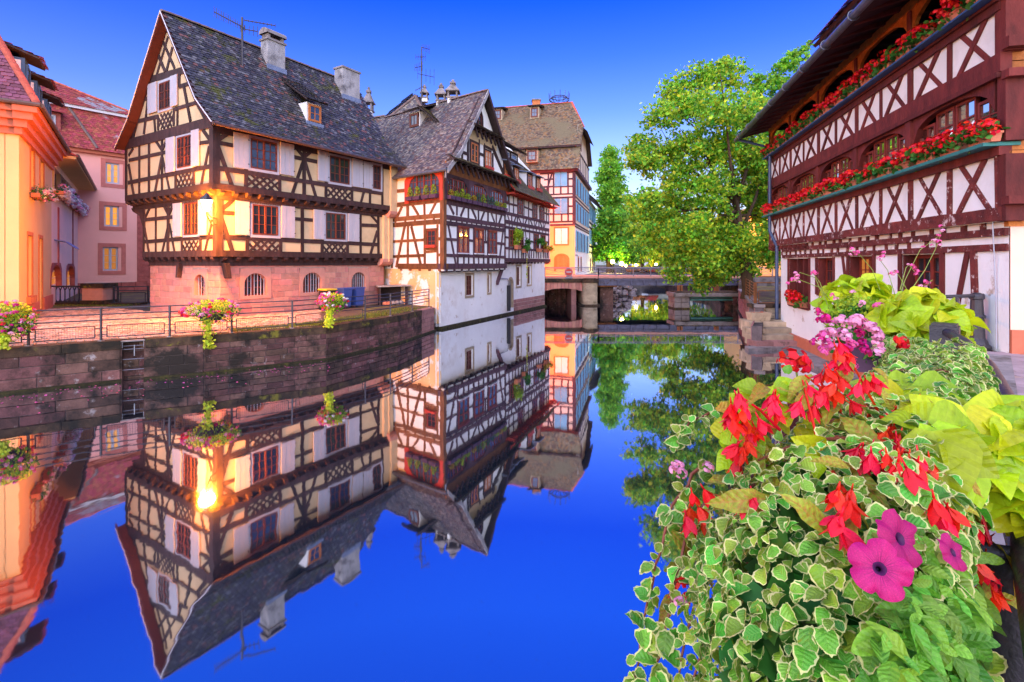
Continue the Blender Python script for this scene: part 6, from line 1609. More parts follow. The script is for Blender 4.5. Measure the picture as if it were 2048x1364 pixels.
# ------------------------------------------------------------------ right bank: retaining wall, steps, terrace
TZ = 1.6
rb = [(9.62, 20.95), (9.95, 21.3), (11.25, 23.75), (16.9, 38.2), (19.2, 43), (19.4, 47.2), (27, 70), (30, 120), (140, 120), (140, 23.75)]
flat(None, [(x, y, TZ) for x, y in rb[2:5] + [(19.4, 45)] + [(60, 45), (60, 23.75)]], 'sand', 'terrace', 'structure')
flat(None, [(19.4, 47.2, 2.3), (27, 70, 2.3), (30, 120, 2.3), (200, 120, 2.3), (200, 44.9, 2.3), (19.3, 44.9, 2.3)], 'sand', 'far_bank', 'structure')
rw = thing('bank_wall', 'mossy red stone retaining wall of the right bank beside the steps', 'wall', (11.2, 23.7, 0))
def seg_wall(a, b, z0, z1, m, bw, bh, t, cap=None):
    F_ = Fac(a, (b[0] - a[0], b[1] - a[1])); L = math.hypot(b[0] - a[0], b[1] - a[1])
    n = Vector((-(b[1] - a[1]), b[0] - a[0])); F_.N = F_.N if F_.N.dot(n) > 0 else -F_.N
    MB().fbox(F_, 0, L, z0, z1 - .05, -.4, -.012).build('wall_core', M['dark_mortar'], t)
    blocks(F_, t, 0, L, z0, z1 - (.14 if cap else 0), bw, bh, [], m, 'stone', .012, .008, back=-.06, maxn=120)
    if cap: MB().fbox(F_, -.02, L, z1 - .13, z1 + .01, -.45, .05).build('coping_stone', M[cap], t)
    MB().fbox(F_, 0, L, -.5, .08, -.1, .1).build('mossy_footing', M['moss'], t)
    return F_
seg_wall(rb[2], rb[3], -.3, TZ, 'quay_pink', .6, .27, rw, 'concrete'); seg_wall(rb[3], rb[4], -.3, TZ + .6, 'quay_stone', .6, .3, rw)
seg_wall((19.2, 43), (19.3, 47.4), -.3, 2.3, 'quay_stone', .6, .3, rw); seg_wall((19.4, 47.2), (27, 70), -.3, 2.3, 'quay_stone', .8, .4, rw); seg_wall((27, 70), (30, 120), -.3, 2.3, 'quay_stone', .8, .4, rw)
seg_wall(rb[1], rb[2], -.3, .95, 'quay_pink', .5, .25, rw)
FT = Fac((11.25, 23.8), (1, 0)); FT.N = Vector((0, -1))
MB().fbox(FT, 0, 2.2, .2, TZ - .16, -.5, -.012).build('wall_core', M['dark_mortar'], rw)
blocks(FT, rw, 0.02, 2.2, .7, TZ - .16, .7, .26, [], 'pale_stone', 'stone', .0, .008)
MB().fbox(FT, -.05, 2.2, TZ - .16, TZ + .012, -.6, .06).build('coping_stone', M['quay_cap'], rw)
seg_wall((19.1, 42.95), (26, 42.95), TZ, 2.42, 'red_stone', .7, .3, rw)
st = thing('stone_steps', 'four worn sandstone steps rising from the water ledge by the red house', 'steps', (10.5, 20.9, .1))
for i, (y0, xa, xb) in enumerate(((20.88, 9.95, 11.42), (21.32, 10.05, 11.62), (21.9, 10.2, 11.85), (22.6, 10.45, 12.15))):
    z0 = .12 + .2 * i; xs = sorted([xa] + [xa + (xb - xa) * U(.3, .7)] + [xb + .3])
    for a, b in zip(xs[:-1], xs[1:]): MB().box((a + .006, y0, z0 - .25), (b - .006, y0 + .8, z0 + .195 + U(-.01, .01))).build('step_stone', M['pale_stone' if i != 0 else 'quay_pink'], st)
MB().box((10.6, 23.2, .5), (12.8, 23.9, .93)).build('landing_stone', M['pale_stone'], st)
tr = thing('stone_trough', 'pale stone trough filled with dry leaves on the landing above the steps', 'trough', at_y(1517, 641, 23.2))
c = at_y(1517, 641, 23.2); w0, w1, d0_, hh = .40, .46, .24, .36
o = [(c.x + sx * w0, c.y + sy * d0_, .93) for sx, sy in ((-1, -1), (1, -1), (1, 1), (-1, 1))]; p_ = [(c.x + sx * w1, c.y + sy * (d0_ + .05), .93 + hh) for sx, sy in ((-1, -1), (1, -1), (1, 1), (-1, 1))]
i_ = [(c.x + sx * (w1 - .08), c.y + sy * (d0_ - .03), .93 + hh) for sx, sy in ((-1, -1), (1, -1), (1, 1), (-1, 1))]; j_ = [(x, y, .93 + hh - .1) for x, y, z in i_]
mb = MB().add(o + p_ + i_ + j_, [(0, 3, 2, 1)] + [(k, (k + 1) % 4, 4 + (k + 1) % 4, 4 + k) for k in range(4)] + [(4 + k, 4 + (k + 1) % 4, 8 + (k + 1) % 4, 8 + k) for k in range(4)] + [(8 + k, 8 + (k + 1) % 4, 12 + (k + 1) % 4, 12 + k) for k in range(4)])
mb.build('trough_body', M['pale_stone'], tr); MB().add(j_, [(0, 1, 2, 3)]).build('soil', M['soil'], tr)
leaf_cloud('dry_leaves', np.array([(c.x + U(-.3, .3), c.y + U(-.15, .15), 1.23 + U(0, .05)) for _ in range(60)]), .09, 'terracotta', tr, kind='stuff')
# terrace fence and gate
fp_ = [Vector((x, y, TZ)) for x, y in ((11.35, 24.0), (12.4, 26.7), (13.8, 30.2), (15.3, 34))]
railing('terrace_railing', 'thin brown railing along the top of the right bank wall', fp_, TZ, (1.0, .85, .7, .55, .4, .25, .1), r=.016, m='rust_board')
gt = [Vector((11.45, 24.05, TZ)), Vector((12.75, 24.05, TZ))]
railing('terrace_gate', 'brown wire-mesh gate at the top of the steps beside the downpipe', gt, TZ, (1.0,), None, (.05, .62), r=.03, m='rust_board', cat='gate')
# ------------------------------------------------------------------ trees
def tree(name, label, base, trunk, clusters, n, size, m, cat='tree', group=None, clump=.42, per=36, trunk_r=.3, limbs=8, up=.35):
    base = Vector(base); t = thing(name, label, cat, base, group)
    CL_ = [(at_y(px, py, Y), r * Y / FOC) for px, py, r, Y in clusters]
    tot = sum(r ** 2 for c, r in CL_); Ps = []
    for c, r in CL_:
        k = max(3, int(n * r * r / tot / per))
        cs = blob(k, c, (r, r * .9, r * .85), .35)
        for q in cs:
            d = NP.normal(size=(per, 3)) * clump * .5 * np.array([1.1, 1.1, .6]); Ps.append(q + d)
    P = np.concatenate(Ps); mm = m if isinstance(m, (list, tuple)) else [m]
    crown = leaf_cloud('crown', P, size, mm[0], t, 1.8, up, .3)
    for k in range(1, len(mm)):
        crown.data.materials.append(M[mm[k]])
    if len(mm) > 1:
        nf = len(crown.data.polygons); per_leaf = np.repeat((NP.rand(nf // 2) * len(mm)).astype(np.int32), 2)
        crown.data.polygons.foreach_set('material_index', per_leaf)
    top = Vector(trunk)
    mb = MB(); mid = base.lerp(top, .5) + Vector((U(-.2, .2), U(-.2, .2), 0))
    mb.tube([base - Vector((0, 0, .2)), base + Vector((0, 0, .3)), mid, top], [trunk_r * 1.35, trunk_r, trunk_r * .75, trunk_r * .5], 10)
    sel = sorted(CL_, key=lambda c_: -c_[1])[:limbs]
    for c, r in sel:
        s = base.lerp(top, U(.55, 1)); m1 = s.lerp(c, .5) + Vector((U(-.2, .2), U(-.2, .2), U(.0, .4)))
        mb.tube([s, m1, c], [trunk_r * .38, trunk_r * .24, trunk_r * .08], 6)
        for _ in range(3):
            e = c + Vector((U(-1, 1), U(-1, 1), U(-.3, 1))) * r; mb.tube([m1.lerp(c, U(.3, 1)), e], [trunk_r * .12, .015], 4)
    mb.build('trunk', M['bark'], t, True); return t
Yt = 30.5
cl = [(1352, 178, 34), (1400, 158, 40), (1455, 148, 42), (1378, 215, 52), (1450, 220, 60), (1512, 235, 50), (1320, 232, 34), (1280, 290, 33), (1335, 300, 46), (1400, 300, 56), (1465, 310, 60), (1530, 330, 56),
      (1302, 325, 32), (1268, 320, 24), (1290, 400, 34), (1282, 440, 34), (1362, 365, 46), (1425, 380, 56), (1490, 395, 56), (1540, 430, 44), (1340, 425, 42), (1390, 455, 50), (1450, 465, 52), (1505, 480, 40), (1310, 470, 38), (1360, 512, 40), (1420, 522, 44), (1468, 520, 40), (1405, 552, 28), (1350, 545, 24), (1440, 550, 28), (1555, 370, 40), (1550, 490, 36), (1535, 520, 30), (1490, 530, 30), (1400, 570, 18), (1560, 300, 34)]
tb = at_y(1497, 592, Yt); tb.z = TZ
tree('leafy_tree', 'large light-green tree on the right terrace leaning over the bridge', tb, at_y(1470, 400, Yt), [(x, y, r, Yt + U(-2.2, 2.2)) for x, y, r in cl], 62000, .19, ['leaf_tree', 'leaf_yellow', 'leaf_tree', 'leaf_dark'], trunk_r=.36, limbs=14)
Yt2 = 46
tree('dark_tree', 'dark green tree showing its feathery top above the eave of the red house', at_y(1590, 540, Yt2), at_y(1580, 300, Yt2), [(x, y, r, Yt2 + U(-2, 2)) for x, y, r in ((1545, 160, 34), (1575, 125, 32), (1605, 105, 26), (1520, 170, 30), (1540, 235, 44), (1510, 280, 44), (1545, 300, 46), (1500, 210, 34), (1530, 210, 34), (1580, 190, 42), (1620, 180, 40), (1560, 260, 48), (1620, 260, 50), (1550, 340, 50), (1560, 420, 45), (1545, 480, 40), (1660, 200, 50), (1700, 230, 60))], 24000, .26, ['leaf_dark', 'leaf_tree', 'leaf_tree'], trunk_r=.4)
Yp = 76
tree('poplar_tree', 'tall slender poplar beyond the bridge', at_y(1222, 545, Yp), at_y(1224, 330, Yp), [(1224 + U(-6, 6), y, r, Yp + U(-1, 1)) for y, r in ((300, 13), (318, 19), (338, 24), (360, 29), (385, 31), (410, 32), (435, 33), (460, 33), (485, 32), (505, 28))], 18000, .36, ['leaf_poplar', 'leaf_poplar', 'leaf_tree'], trunk_r=.4, clump=.7)
far = [('dark rounded tree in front of the poplar by the far lamps', [(1215, 470, 26), (1235, 495, 30), (1205, 505, 22), (1252, 470, 26), (1228, 440, 22), (1256, 500, 28)], 66, ['leaf_dark', 'leaf_dark', 'leaf_tree'], 1217),
       ('yellow-green tree on the far bank right of the poplar', [(1280, 470, 26), (1300, 440, 26), (1270, 500, 30), (1310, 490, 32), (1290, 515, 26), (1260, 440, 24), (1330, 440, 30), (1325, 515, 26), (1262, 405, 22), (1300, 400, 26), (1275, 430, 26), (1335, 395, 28)], 82, ['leaf_yellow', 'leaf_tree'], 1285),
       ('mid-green tree on the far bank behind the leaning tree', [(1350, 440, 34), (1390, 420, 36), (1350, 470, 34), (1390, 450, 34), (1340, 505, 30), (1390, 500, 34), (1430, 480, 34)], 88, ['leaf_tree', 'leaf_yellow', 'leaf_dark'], 1370),
       ('deep green tree at the far right behind the bridge rail', [(1460, 470, 36), (1500, 460, 36), (1450, 510, 32), (1500, 505, 32)], 80, ['leaf_dark', 'leaf_tree'], 1480)]
for lab, cs, Y, mm, bxp in far:
    b = at_y(bxp, 545, Y); b.z = 2.2
    tree('bank_tree', lab, b, at_y(bxp, 490, Y), [(x, y, r, Y + U(-2, 2)) for x, y, r in cs], 9000, .42, mm, group='trees along the far bank', clump=.9, limbs=5)
# ------------------------------------------------------------------ far bank, walls, lamps, houses
flat(None, [(2.6, YB, 2.3), (7.0, YB + 1, 2.3), (8.4, 47.3, 2.3), (13.8, 62, 2.3), (14.5, 95, 2.3), (-60, 95, 2.3), (-60, 46, 2.3), (-3, 46, 2.3)], 'paver', 'far_street', 'structure')
flat(None, [(-80, 95, 2.29), (220, 95, 2.29), (220, 420, 2.29), (-80, 420, 2.29)], 'sand', 'far_ground', 'structure')
rk = thing('rubble_bank', 'grey rubble bank at the water below the far lamps', 'bank', (10, 55, 0))
for i in range(150):
    t_ = U(0, 1); x = 8.2 + 5.9 * t_ + U(-.1, .8) ; y = 47.5 + 14.5 * t_; z = U(0, 2.2); x = x + (2.2 - z) * .35 - .6
    mb = MB(); r_ = U(.2, .45)
    mb.lathe((x, y, z - r_ * .6), [(r_ * .5, 0), (r_ * U(.9, 1.1), r_ * .4), (r_ * .8, r_ * .9), (r_ * .3, r_ * 1.15)], 6); mb.build('boulder', M['concrete'], rk)
MB().add([(8.0, 47.2, -.5), (15.0, 62, -.5), (13.9, 62, 2.29), (7.6, 47.2, 2.29)], [(0, 1, 2, 3)]).build('bank_slope', M['concrete'], rk)
fw = thing('far_quay_wall', 'grey stone quay wall across the end of the canal', 'wall', (20, 95, 0))
FW = Fac((13.8, 95), (1, 0)); FW.N = Vector((0, -1)); MB().fbox(FW, -2, 60, -.5, 2.3, -.6, -.01).build('wall_core', M['concrete'], fw)
blocks(FW, fw, 0, 40, 0, 2.6, 1.6, .52, [], 'concrete', 'stone', .02, .02)
for (px, py), lab in (((1225, 523), 'left one of the two bright yellow-green globe lamps beyond the bridge'), ((1243.5, 527), 'right one of the two bright yellow-green globe lamps beyond the bridge'), ((1251.5, 531), 'small orange lamp just right of the two bright globes'), ((1272, 530), 'small pale lamp under the yellow-green trees beyond the bridge'), ((1312, 528.5), 'small orange lamp behind the leaning tree')):
    Y = 63 if px < 1248 else 80; p = at_y(px, py, Y); big = px < 1248
    t = thing('globe_lamp', lab, 'street lamp', (p.x, p.y, 2.3), 'lit lamps beyond the bridge')
    MB().tube([(p.x, p.y, 2.2), (p.x, p.y, p.z - .2)], .06, 6).build('pole', M['metal'], t)
    r_ = .24 if big else .17
    MB().lathe(p, [(r_ * .5, -r_), (r_ * .95, -r_ * .5), (r_, 0), (r_ * .8, r_ * .6), (r_ * .3, r_ * .95)], 10).build('globe', M['lamp_glow_far' if big else 'lamp_glow'], t, True)
    L = bpy.data.lights.new('globe_lamp', 'POINT'); L.energy = 900 if big else 250; L.color = (1, .85, .12) if big else (1, .5, .1); L.shadow_soft_size = r_
    o = bpy.data.objects.new('lamp_light', L); COL.objects.link(o); adopt(o, t); o.location = p
def far_house(name, lab, Fh, w, z1, m, roofm, rows, cols, wm='glass', shut=None):
    t = thing(name, lab, 'house', Fh.pt(0, 2.2)); MB().add([Fh.pt(0, 2), Fh.pt(w, 2), Fh.pt(w, z1), Fh.pt(0, z1), Fh.pt(0, 2, -8), Fh.pt(w, 2, -8), Fh.pt(w, z1, -8), Fh.pt(0, z1, -8)], [(0, 1, 2, 3), (1, 5, 6, 2), (4, 0, 3, 7)]).build('wall', M[m], t)
    for r_ in rows:
        for i in range(cols):
            u = w * (i + .5) / cols; window(Fh, t, (u - .5, u + .5, r_, r_ + 1.7), 'white_paint', wm, 2, 1, 2, .04, .1, False)
            if shut:
                for a in (u - 1.1, u + .55): shutter(Fh, t, (a, a + .55, r_, r_ + 1.7), shut, .03, .08)
    poly_tiles(t, [Fh.pt(-.5, z1 - .1, .6), Fh.pt(w + .5, z1 - .1, .6), Fh.pt(w - .5, z1 + 4, -4), Fh.pt(.5, z1 + 4, -4)], roofm, .3, .25); return t
far_house('white_town_house', 'white town house with dark shutters glimpsed through the leaning tree beyond the bridge', Fac((24.5, 92), (1, .15)), 11, 7.6, 'white', 'tile_red', (2.9, 5.4), 4, 'glass', 'blue_wood')
far_house('pale_town_house', 'pale pink town house seen in pieces beyond the bridge rail', Fac((36.5, 92), (1, -.05)), 13, 8, 'lb_pink', 'tile_brown', (2.9, 5.4), 4)
oh = far_house('orange_lit_house', 'orange-lit house with a hanging lamp behind the trunk of the leaning tree', Fac((23.2, 50), (1, -.1)), 12, 9, 'lb_front', 'tile_brown', (6.0,), 3)
lp = at_y(1515, 455, 47.5)
wall_lamp('wall_lamp', 'small lit lantern shining like an orange star through the leaves beside the red house', lp, (lp.x + .2, lp.y + 1.8, lp.z - .2), 1800, 1.0, (1, .30, .03))
for i, (px, lab) in enumerate(((1262, 'leftmost orange awning on the far quay seen through the bridge rail'), (1280, 'second orange awning on the far quay seen through the bridge rail'), (1300, 'red-striped awning on the far quay seen through the bridge rail'))):
    p = at_y(px, 541, 90); t = thing('terrace_awning', lab, 'awning', (p.x, p.y, 2.3), 'awnings on the far quay')
    MB().add([(p.x - 1.2, p.y - 1, p.z), (p.x + 1.2, p.y - 1, p.z), (p.x + 1.2, p.y + .8, p.z + .8), (p.x - 1.2, p.y + .8, p.z + .8), (p.x - 1.2, p.y - 1, p.z - .25), (p.x + 1.2, p.y - 1, p.z - .25)], [(0, 1, 2, 3), (4, 5, 1, 0)]).build('canvas', M['orange_timber' if i < 2 else 'red_paint'], t)
    for s in (-1.1, 1.1): MB().tube([(p.x + s, p.y - .9, 2.2), (p.x + s, p.y - .9, p.z)], .04, 5).build('post', M['metal'], t)
# ------------------------------------------------------------------ the red-timbered house on the right
RH = Fac((9.38, 9.66), (216, 1024)); RH.N = RH.N if RH.N.x < 0 else -RH.N
h6 = thing('galleried_house', 'white house with oxblood timbers, an open gallery and red geraniums along both ledges', 'house', (9.38, 9.66, 1.8))
LH = 15.35; RU = RH.off(.1)
PU = [.05, 1.56, 3.1, 4.59, 6.06, 7.58, 9.12, 10.68, 12.24, 13.73, 15.28]
T = 'timber_red'; TW = 'timber_worn'
gh = [(2.1, 3.72, 2.55, 3.72), (5.3, 6.85, 2.55, 3.72), (8.15, 9.55, 2.4, 3.7), (10.45, 12.8, 1.75, 3.7)]
wall_holes(RH, h6, 0, 14.0, -.2, 4.35, gh, 'weathered', .42, 'ground_wall')
wl = MB()
wl.add([RU.pt(0, 4.3), RU.pt(LH, 4.3), RU.pt(LH, 5.72), RU.pt(0, 5.72)], [(0, 1, 2, 3)])
wl.add([RU.pt(0, 7.2), RU.pt(LH, 7.2), RU.pt(LH, 8.42), RU.pt(0, 8.42)], [(0, 1, 2, 3)])
wl.build('plaster_wall', M['white'], h6)
# end wall towards the camera and far end
EW = Fac((9.38, 9.66), (1024, -216)); EW.N = Vector((-RH.D.x, -RH.D.y))
wall_holes(EW, h6, 0.02, 9, 1.5, 4.35, [], 'lb_pink', .1, 'end_wall')
MB().fbox(EW, .02, 9, 1.6, 2.25, -.1, .04).build('end_plinth', M['orange_cornice'], h6)
for k in range(30): MB().fbox(EW, -.02 , 9, 4.2 + k * .24, 4.2 + k * .24 + .225, -.1, .02 + .01 * (k % 3)).build('wall_board', M['orange_timber'], h6)
FE = RH.pt(LH, 0)
MB().add([RU.pt(LH, 4.3), RU.pt(LH, 4.3, -8), RU.pt(LH, 9.6, -8), RU.pt(LH, 9.6)], [(0, 1, 2, 3)]).build('far_end_wall', M['white'], h6)
MB().add([RH.pt(14.0, -.2), RH.pt(14.0, -.2, -8), RH.pt(14.0, 4.4, -8), RH.pt(14.0, 4.4)], [(0, 1, 2, 3)]).build('far_end_wall', M['weathered'], h6)
# big beams
MB().fbox(RU, -.08, LH + .05, 7.12, 7.48, -.1, .09).build('gallery_beam', M[T], h6)
MB().fbox(RU, -.04, LH + .05, 7.02, 7.12, -.1, .13).build('moulding', M[T], h6)
MB().fbox(RU, -.04, LH + .05, 8.30, 8.46, -.12, .08).build('gallery_rail', M[T], h6); MB().fbox(RU, -.06, LH + .08, 8.462, 8.52, -.2, .14).build('gallery_rail_cap', M[T], h6)
MB().fbox(RU, -.04, LH + .05, 5.55, 5.72, -.12, .09).build('ledge_beam', M[T], h6)
MB().fbox(RU, -.06, LH + .05, 5.722, 5.79, -.25, .36).build('ledge_board', M['green_paint'], h6)
MB().fbox(RU, 0, LH, 8.522, 8.56, -.1, .34).build('gallery_shelf', M['blue_ledge'], h6)
n = 9
for i in range(n):
    a, b = LH * i / n, LH * (i + 1) / n
    MB().fbox(RU, a - (.06 if i == 0 else -.004), b - .004, 4.32 + U(-.02, .02), 4.57 + U(-.02, .02), -.1, .06 + U(-.015, .015)).build('storey_beam', M[TW], h6)
    if b < 14.2: MB().fbox(RH, a + .004, min(b, 14) - .004, 4.02 + U(-.02, .02), 4.18 + U(-.02, .02), -.1, .07 + U(-.015, .015)).build('storey_beam', M[TW], h6)
    if 1.7 < b and b < 14.2: MB().fbox(RH, a + .004, b - .004, 3.74, 3.88, -.1, .05 + U(-.012, .012)).build('window_lintel', M[TW], h6)
for i in range(24):
    u = .6 + i * .62 + U(-.12, .12)
    if u < 14:
        timb(RH, h6, (u, 4.17), (u, 4.34), .13, TW, .05)
        if u > 1.5: timb(RH, h6, (u + .2, 3.87), (u + .2, 4.03), .12, TW, .04)
joist_ends(RU, h6, 10.6, LH - .1, 4.08, .22, .52, -.4, .08, T, .16)
# parapets with crossed braces between the posts
for (z0, z1, m) in ((7.47, 8.32, T), (4.55, 5.57, TW)):
    for k, u in enumerate(PU): timb(RU, h6, (u, z0), (u, z1), .17 if k % 2 == 0 else .12, m, .045)
    for a, b in zip(PU[:-1], PU[1:]):
        e = .28
        timb(RU, h6, (a + e, z0), (b - e - .1, z1), .108, m, .03); timb(RU, h6, (b - e, z0), (a + e + .1, z1), .108, m, .04)
# middle storey: arched bays with windows
bay = [(PU[0], PU[2]), (PU[2], PU[4]), (PU[4], PU[6]), (PU[6], PU[8]), (PU[8], PU[10])]
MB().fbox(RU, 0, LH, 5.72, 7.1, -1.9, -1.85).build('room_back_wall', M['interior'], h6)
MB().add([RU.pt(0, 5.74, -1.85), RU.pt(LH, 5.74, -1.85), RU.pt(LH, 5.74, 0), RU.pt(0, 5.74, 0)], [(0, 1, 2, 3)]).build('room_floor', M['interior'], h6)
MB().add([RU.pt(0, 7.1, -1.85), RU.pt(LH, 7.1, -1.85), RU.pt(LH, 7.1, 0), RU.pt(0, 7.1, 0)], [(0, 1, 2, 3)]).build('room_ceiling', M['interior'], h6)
for k, (a, b) in enumerate(bay):
    a_, b_ = a + .12, b - .12
    if k < 4: timb(RU, h6, (b, 5.75), (b, 7.05), .24, T, .09, 'bay_post', back=-.25)
    else: timb(RU, h6, (b, 5.75), (b, 7.05), .2, T, .09, 'bay_post', back=-.25)
    mb = MB(); n = 14
    for i in range(n):
        x0 = a_ + (b_ - a_) * i / n; x1 = a_ + (b_ - a_) * (i + 1) / n
        def za(x): t = abs(2 * (x - a_) / (b_ - a_) - 1); return 6.42 + .56 * math.sqrt(max(0, 1 - t ** 2.6))
        q = [(x0, za(x0)), (x1, za(x1)), (x1, 7.03), (x0, 7.03)]; mb.fprism(RU, q, -.12, .03)
    mb.build('arched_board', M[T], h6)
    w = (b_ - a_) / 4
    for i in range(4):
        r = (a_ + i * w + .02, a_ + (i + 1) * w - .02, 5.85, 6.96 if i in (1, 2) else 6.78)
        wn = window(RU, h6, r, 'red_win', 'clear', 1, 2, 3, -.1, .06, True, .03, name='casement')
        if i in (0, 3) or R.random() < .25:
            cm = MB(); nn = 14; vs = []
            for j in range(nn + 1):
                u = r[0] + .03 + (r[1] - r[0] - .06) * j / nn * .72; vs += [RU.pt(u, r[2], -.19 + .03 * math.sin(j * 1.9)), RU.pt(u, r[3], -.19 + .03 * math.sin(j * 1.9 + .4))]
            cm.add(vs, [(2 * j, 2 * j + 2, 2 * j + 3, 2 * j + 1) for j in range(nn)]); cm.build('curtain', M['curtain_red'], h6)
# gallery: floor, back wall, arched posts, ceiling joists
GD = 1.9
MB().add([RU.pt(0, 8.3, -GD), RU.pt(LH, 8.3, -GD), RU.pt(LH, 8.3, 0), RU.pt(0, 8.3, 0)], [(0, 1, 2, 3)]).build('gallery_floor', M['under'], h6)
for k in range(20): MB().fbox(RU, LH * k / 20 + .01, LH * (k + 1) / 20 - .01, 7.2, 10.2, -GD - .1, -GD + .01 * (k % 2)).build('gallery_wall_board', M['timber_violet'], h6)
for k, u in enumerate(PU):
    if k % 2 == 0:
        timb(RU, h6, (u, 8.5), (u, 9.75), .17, 'timber_red', .06, 'gallery_post', back=-.12)
        for s in (-1, 1):
            if (k == 0 and s < 0) or (k == 10 and s > 0): continue
            poly = [(u + s * .06, 9.2), (u + s * .1, 9.25), (u + s * .3, 9.5), (u + s * .7, 9.68), (u + s * 1.5, 9.74), (u + s * 1.5, 9.86), (u + s * .06, 9.86)]
            MB().fprism(RU, poly, -.06, .03).build('arched_brace', M['orange_timber'], h6)
MB().fbox(RU, 0, LH, 9.78, 10.0, -.12, .075).build('eave_plate', M['orange_timber'], h6)
for k in range(24):
    u = .2 + (LH - .4) * k / 23; MB().fbox(RU, u - .06, u + .06, 9.86, 9.99, -GD, -.12).build('ceiling_joist', M['under'], h6)
MB().add([RU.pt(0, 10.0, -GD), RU.pt(LH, 10.0, -GD), RU.pt(LH, 10.0, 0), RU.pt(0, 10.0, 0)], [(0, 1, 2, 3)]).build('gallery_ceiling', M['under'], h6)
# roof with rafter tails and gutter
eo, ez = 1.35, 9.66
for k in range(22):
    u = -.3 + (LH + .6) * k / 21
    mb = MB(); a, b = RU.pt(u, 10.05, -.1), RU.pt(u, ez + .08, eo - .12); ax = (b - a).normalized(); mb.obox((a + b) / 2, Vector((*RU.D, 0)), ax, Vector((*RU.D, 0)).cross(ax).normalized(), .055, (b - a).length / 2, .06); mb.build('rafter_tail', M['timber_red'], h6)
ru = (10.15 - ez) / (eo + .1)
rA, rB_ = RU.pt(-2.5, ez, eo), RU.pt(LH + .55, ez, eo)
top_d = -5; rC, rD = RU.pt(LH + .55, ez + .42 * (eo - top_d), top_d), RU.pt(-2.5, ez + .42 * (eo - top_d), top_d)
slab(h6, [rA, rB_, rC, rD], 'soffit', .05); slab(h6, [rA + Vector((0, 0, .12)), rB_ + Vector((0, 0, .12)), rC + Vector((0, 0, .12)), rD + Vector((0, 0, .12))], 'tile_brown', .06, 'roof_covering')
MB().tube([RU.pt(-2.5, ez - .02, eo + .08), RU.pt(LH + .6, ez - .02, eo + .08)], .10, 10).build('gutter', M['zinc'], h6)
for k in range(9):
    u = 1.0 + k * 1.75; MB().tube([RU.pt(u, ez - .02 + .13 * math.sin(a), eo + .08 + .13 * math.cos(a)) for a in [i * math.pi / 5 for i in range(11)]], .018, 4).build('gutter_strap', M['zinc'], h6)
# upper roof slope with its own eave
uo = RU.off(-.4); q = at_y(1628, 96, 1); 
F2 = RU.off(.2); u0_, z0_ = F2.uv(1632, 96)
for k in range(12): u = u0_ - .2 - k * .75; MB().fbox(F2, u - .05, u + .05, z0_ - .02, z0_ + .1, -1.4, -.05).build('upper_rafter', M['timber_red'], h6)
slab(h6, [F2.pt(u0_ - 11, z0_ + .1, .1), F2.pt(u0_, z0_ + .1, .1), F2.pt(u0_, z0_ + 3.5, -4.5), F2.pt(u0_ - 11, z0_ + 3.5, -4.5)], 'soffit', .12, 'upper_roof')
MB().fbox(F2, u0_ - 11, u0_ - .5, 10.2, z0_ + .1, -2, -1.2).build('upper_wall', M['timber_red'], h6)
poly_tiles(h6, [F2.pt(u0_ - 11, z0_ + .14, .14), F2.pt(u0_ + .02, z0_ + .14, .14), F2.pt(u0_ + .02, z0_ + 3.54, -4.46), F2.pt(u0_ - 11, z0_ + 3.54, -4.46)], 'tile_violet', .2, .16, board=False)
# corner post at the camera end
for z0, z1, m in ((4.3, 5.55, T), (5.8, 7.05, T), (7.48, 9.9, T)): MB().fbox(RU, -.16, .06, z0, z1, -.3, .055).build('corner_post', M[m], h6)
for k, (z0, z1) in enumerate(((4.6, 4.75), (6.95, 7.1), (7.5, 7.7))): MB().fbox(RU, -.3, -.1, z0, z1, -.3, .09).build('post_bracket', M['timber_red'], h6)
# ground floor windows with deep red reveals
for k, (a, b, c, d) in enumerate(gh):
    MB().fbox(RH, a - .16, a, c - .05, d + .02, -.2, .04).build('door_post', M[T], h6); MB().fbox(RH, b, b + .16, c - .05, d + .02, -.2, .045).build('door_post', M[T], h6)
    MB().fbox(RH, a, b, c - .08, c, -.3, .05).build('window_sill', M[T], h6)
    MB().fbox(RH, b - .07, b, c, d, -.36, -.01).build('reveal_board', M[T], h6); MB().fbox(RH, a, a + .07, c, d, -.36, -.012).build('reveal_board', M[T], h6)
    if k < 3: window(RH, h6, (a + .07, b - .07, c, d), 'red_win', ['glass', 'glass_dim', 'glass'][k], 2, 2, 3, -.26, .09, True, .03)
    else:
        for i in range(3):
            u0_, u1_ = a + .07 + i * (b - a - .14) / 3, a + .07 + (i + 1) * (b - a - .14) / 3
            window(RH, h6, (u0_ + .05, u1_ - .05, c + .15, d), 'red_win', 'glass', 1, 2, 4, -.26, .09, False)
            if i: MB().fbox(RH, u0_ - .08, u0_ + .08, c, d, -.3, -.06).build('mullion', M[T], h6)
timb(RH, h6, (1.15, 3.75), (1.75, 1.7), .15, T, .04); timb(RH, h6, (.95, 3.8), (.85, 1.85), .17, TW, .045); timb(RH, h6, (7.35, 3.75), (7.0, 2.6), .13, T, .04)
timb(RH, h6, (1.75, 2.52), (4.5, 2.52), .1, T, .03)
MB().fbox(RH, .3, 14.05, -.4, .52, -.3, .12).build('plinth', M['orange_cornice'], h6)
MB().tube([RU.pt(LH + .15, ez - .1, eo), RU.pt(LH - .9, 8.9, .25), RU.pt(LH - .9, 5, .25), RH.pt(14.05, 4.3, .16), RH.pt(14.05, .95, .16)], .075, 8).build('downpipe', M['blue_pipe'], h6)
MB().tube([RH.pt(.28, 4.4, .1), RH.pt(.3, 3.0, .03), RH.pt(.28, 1.85, .03)], .012, 5).build('cable', M['white_paint'], h6)
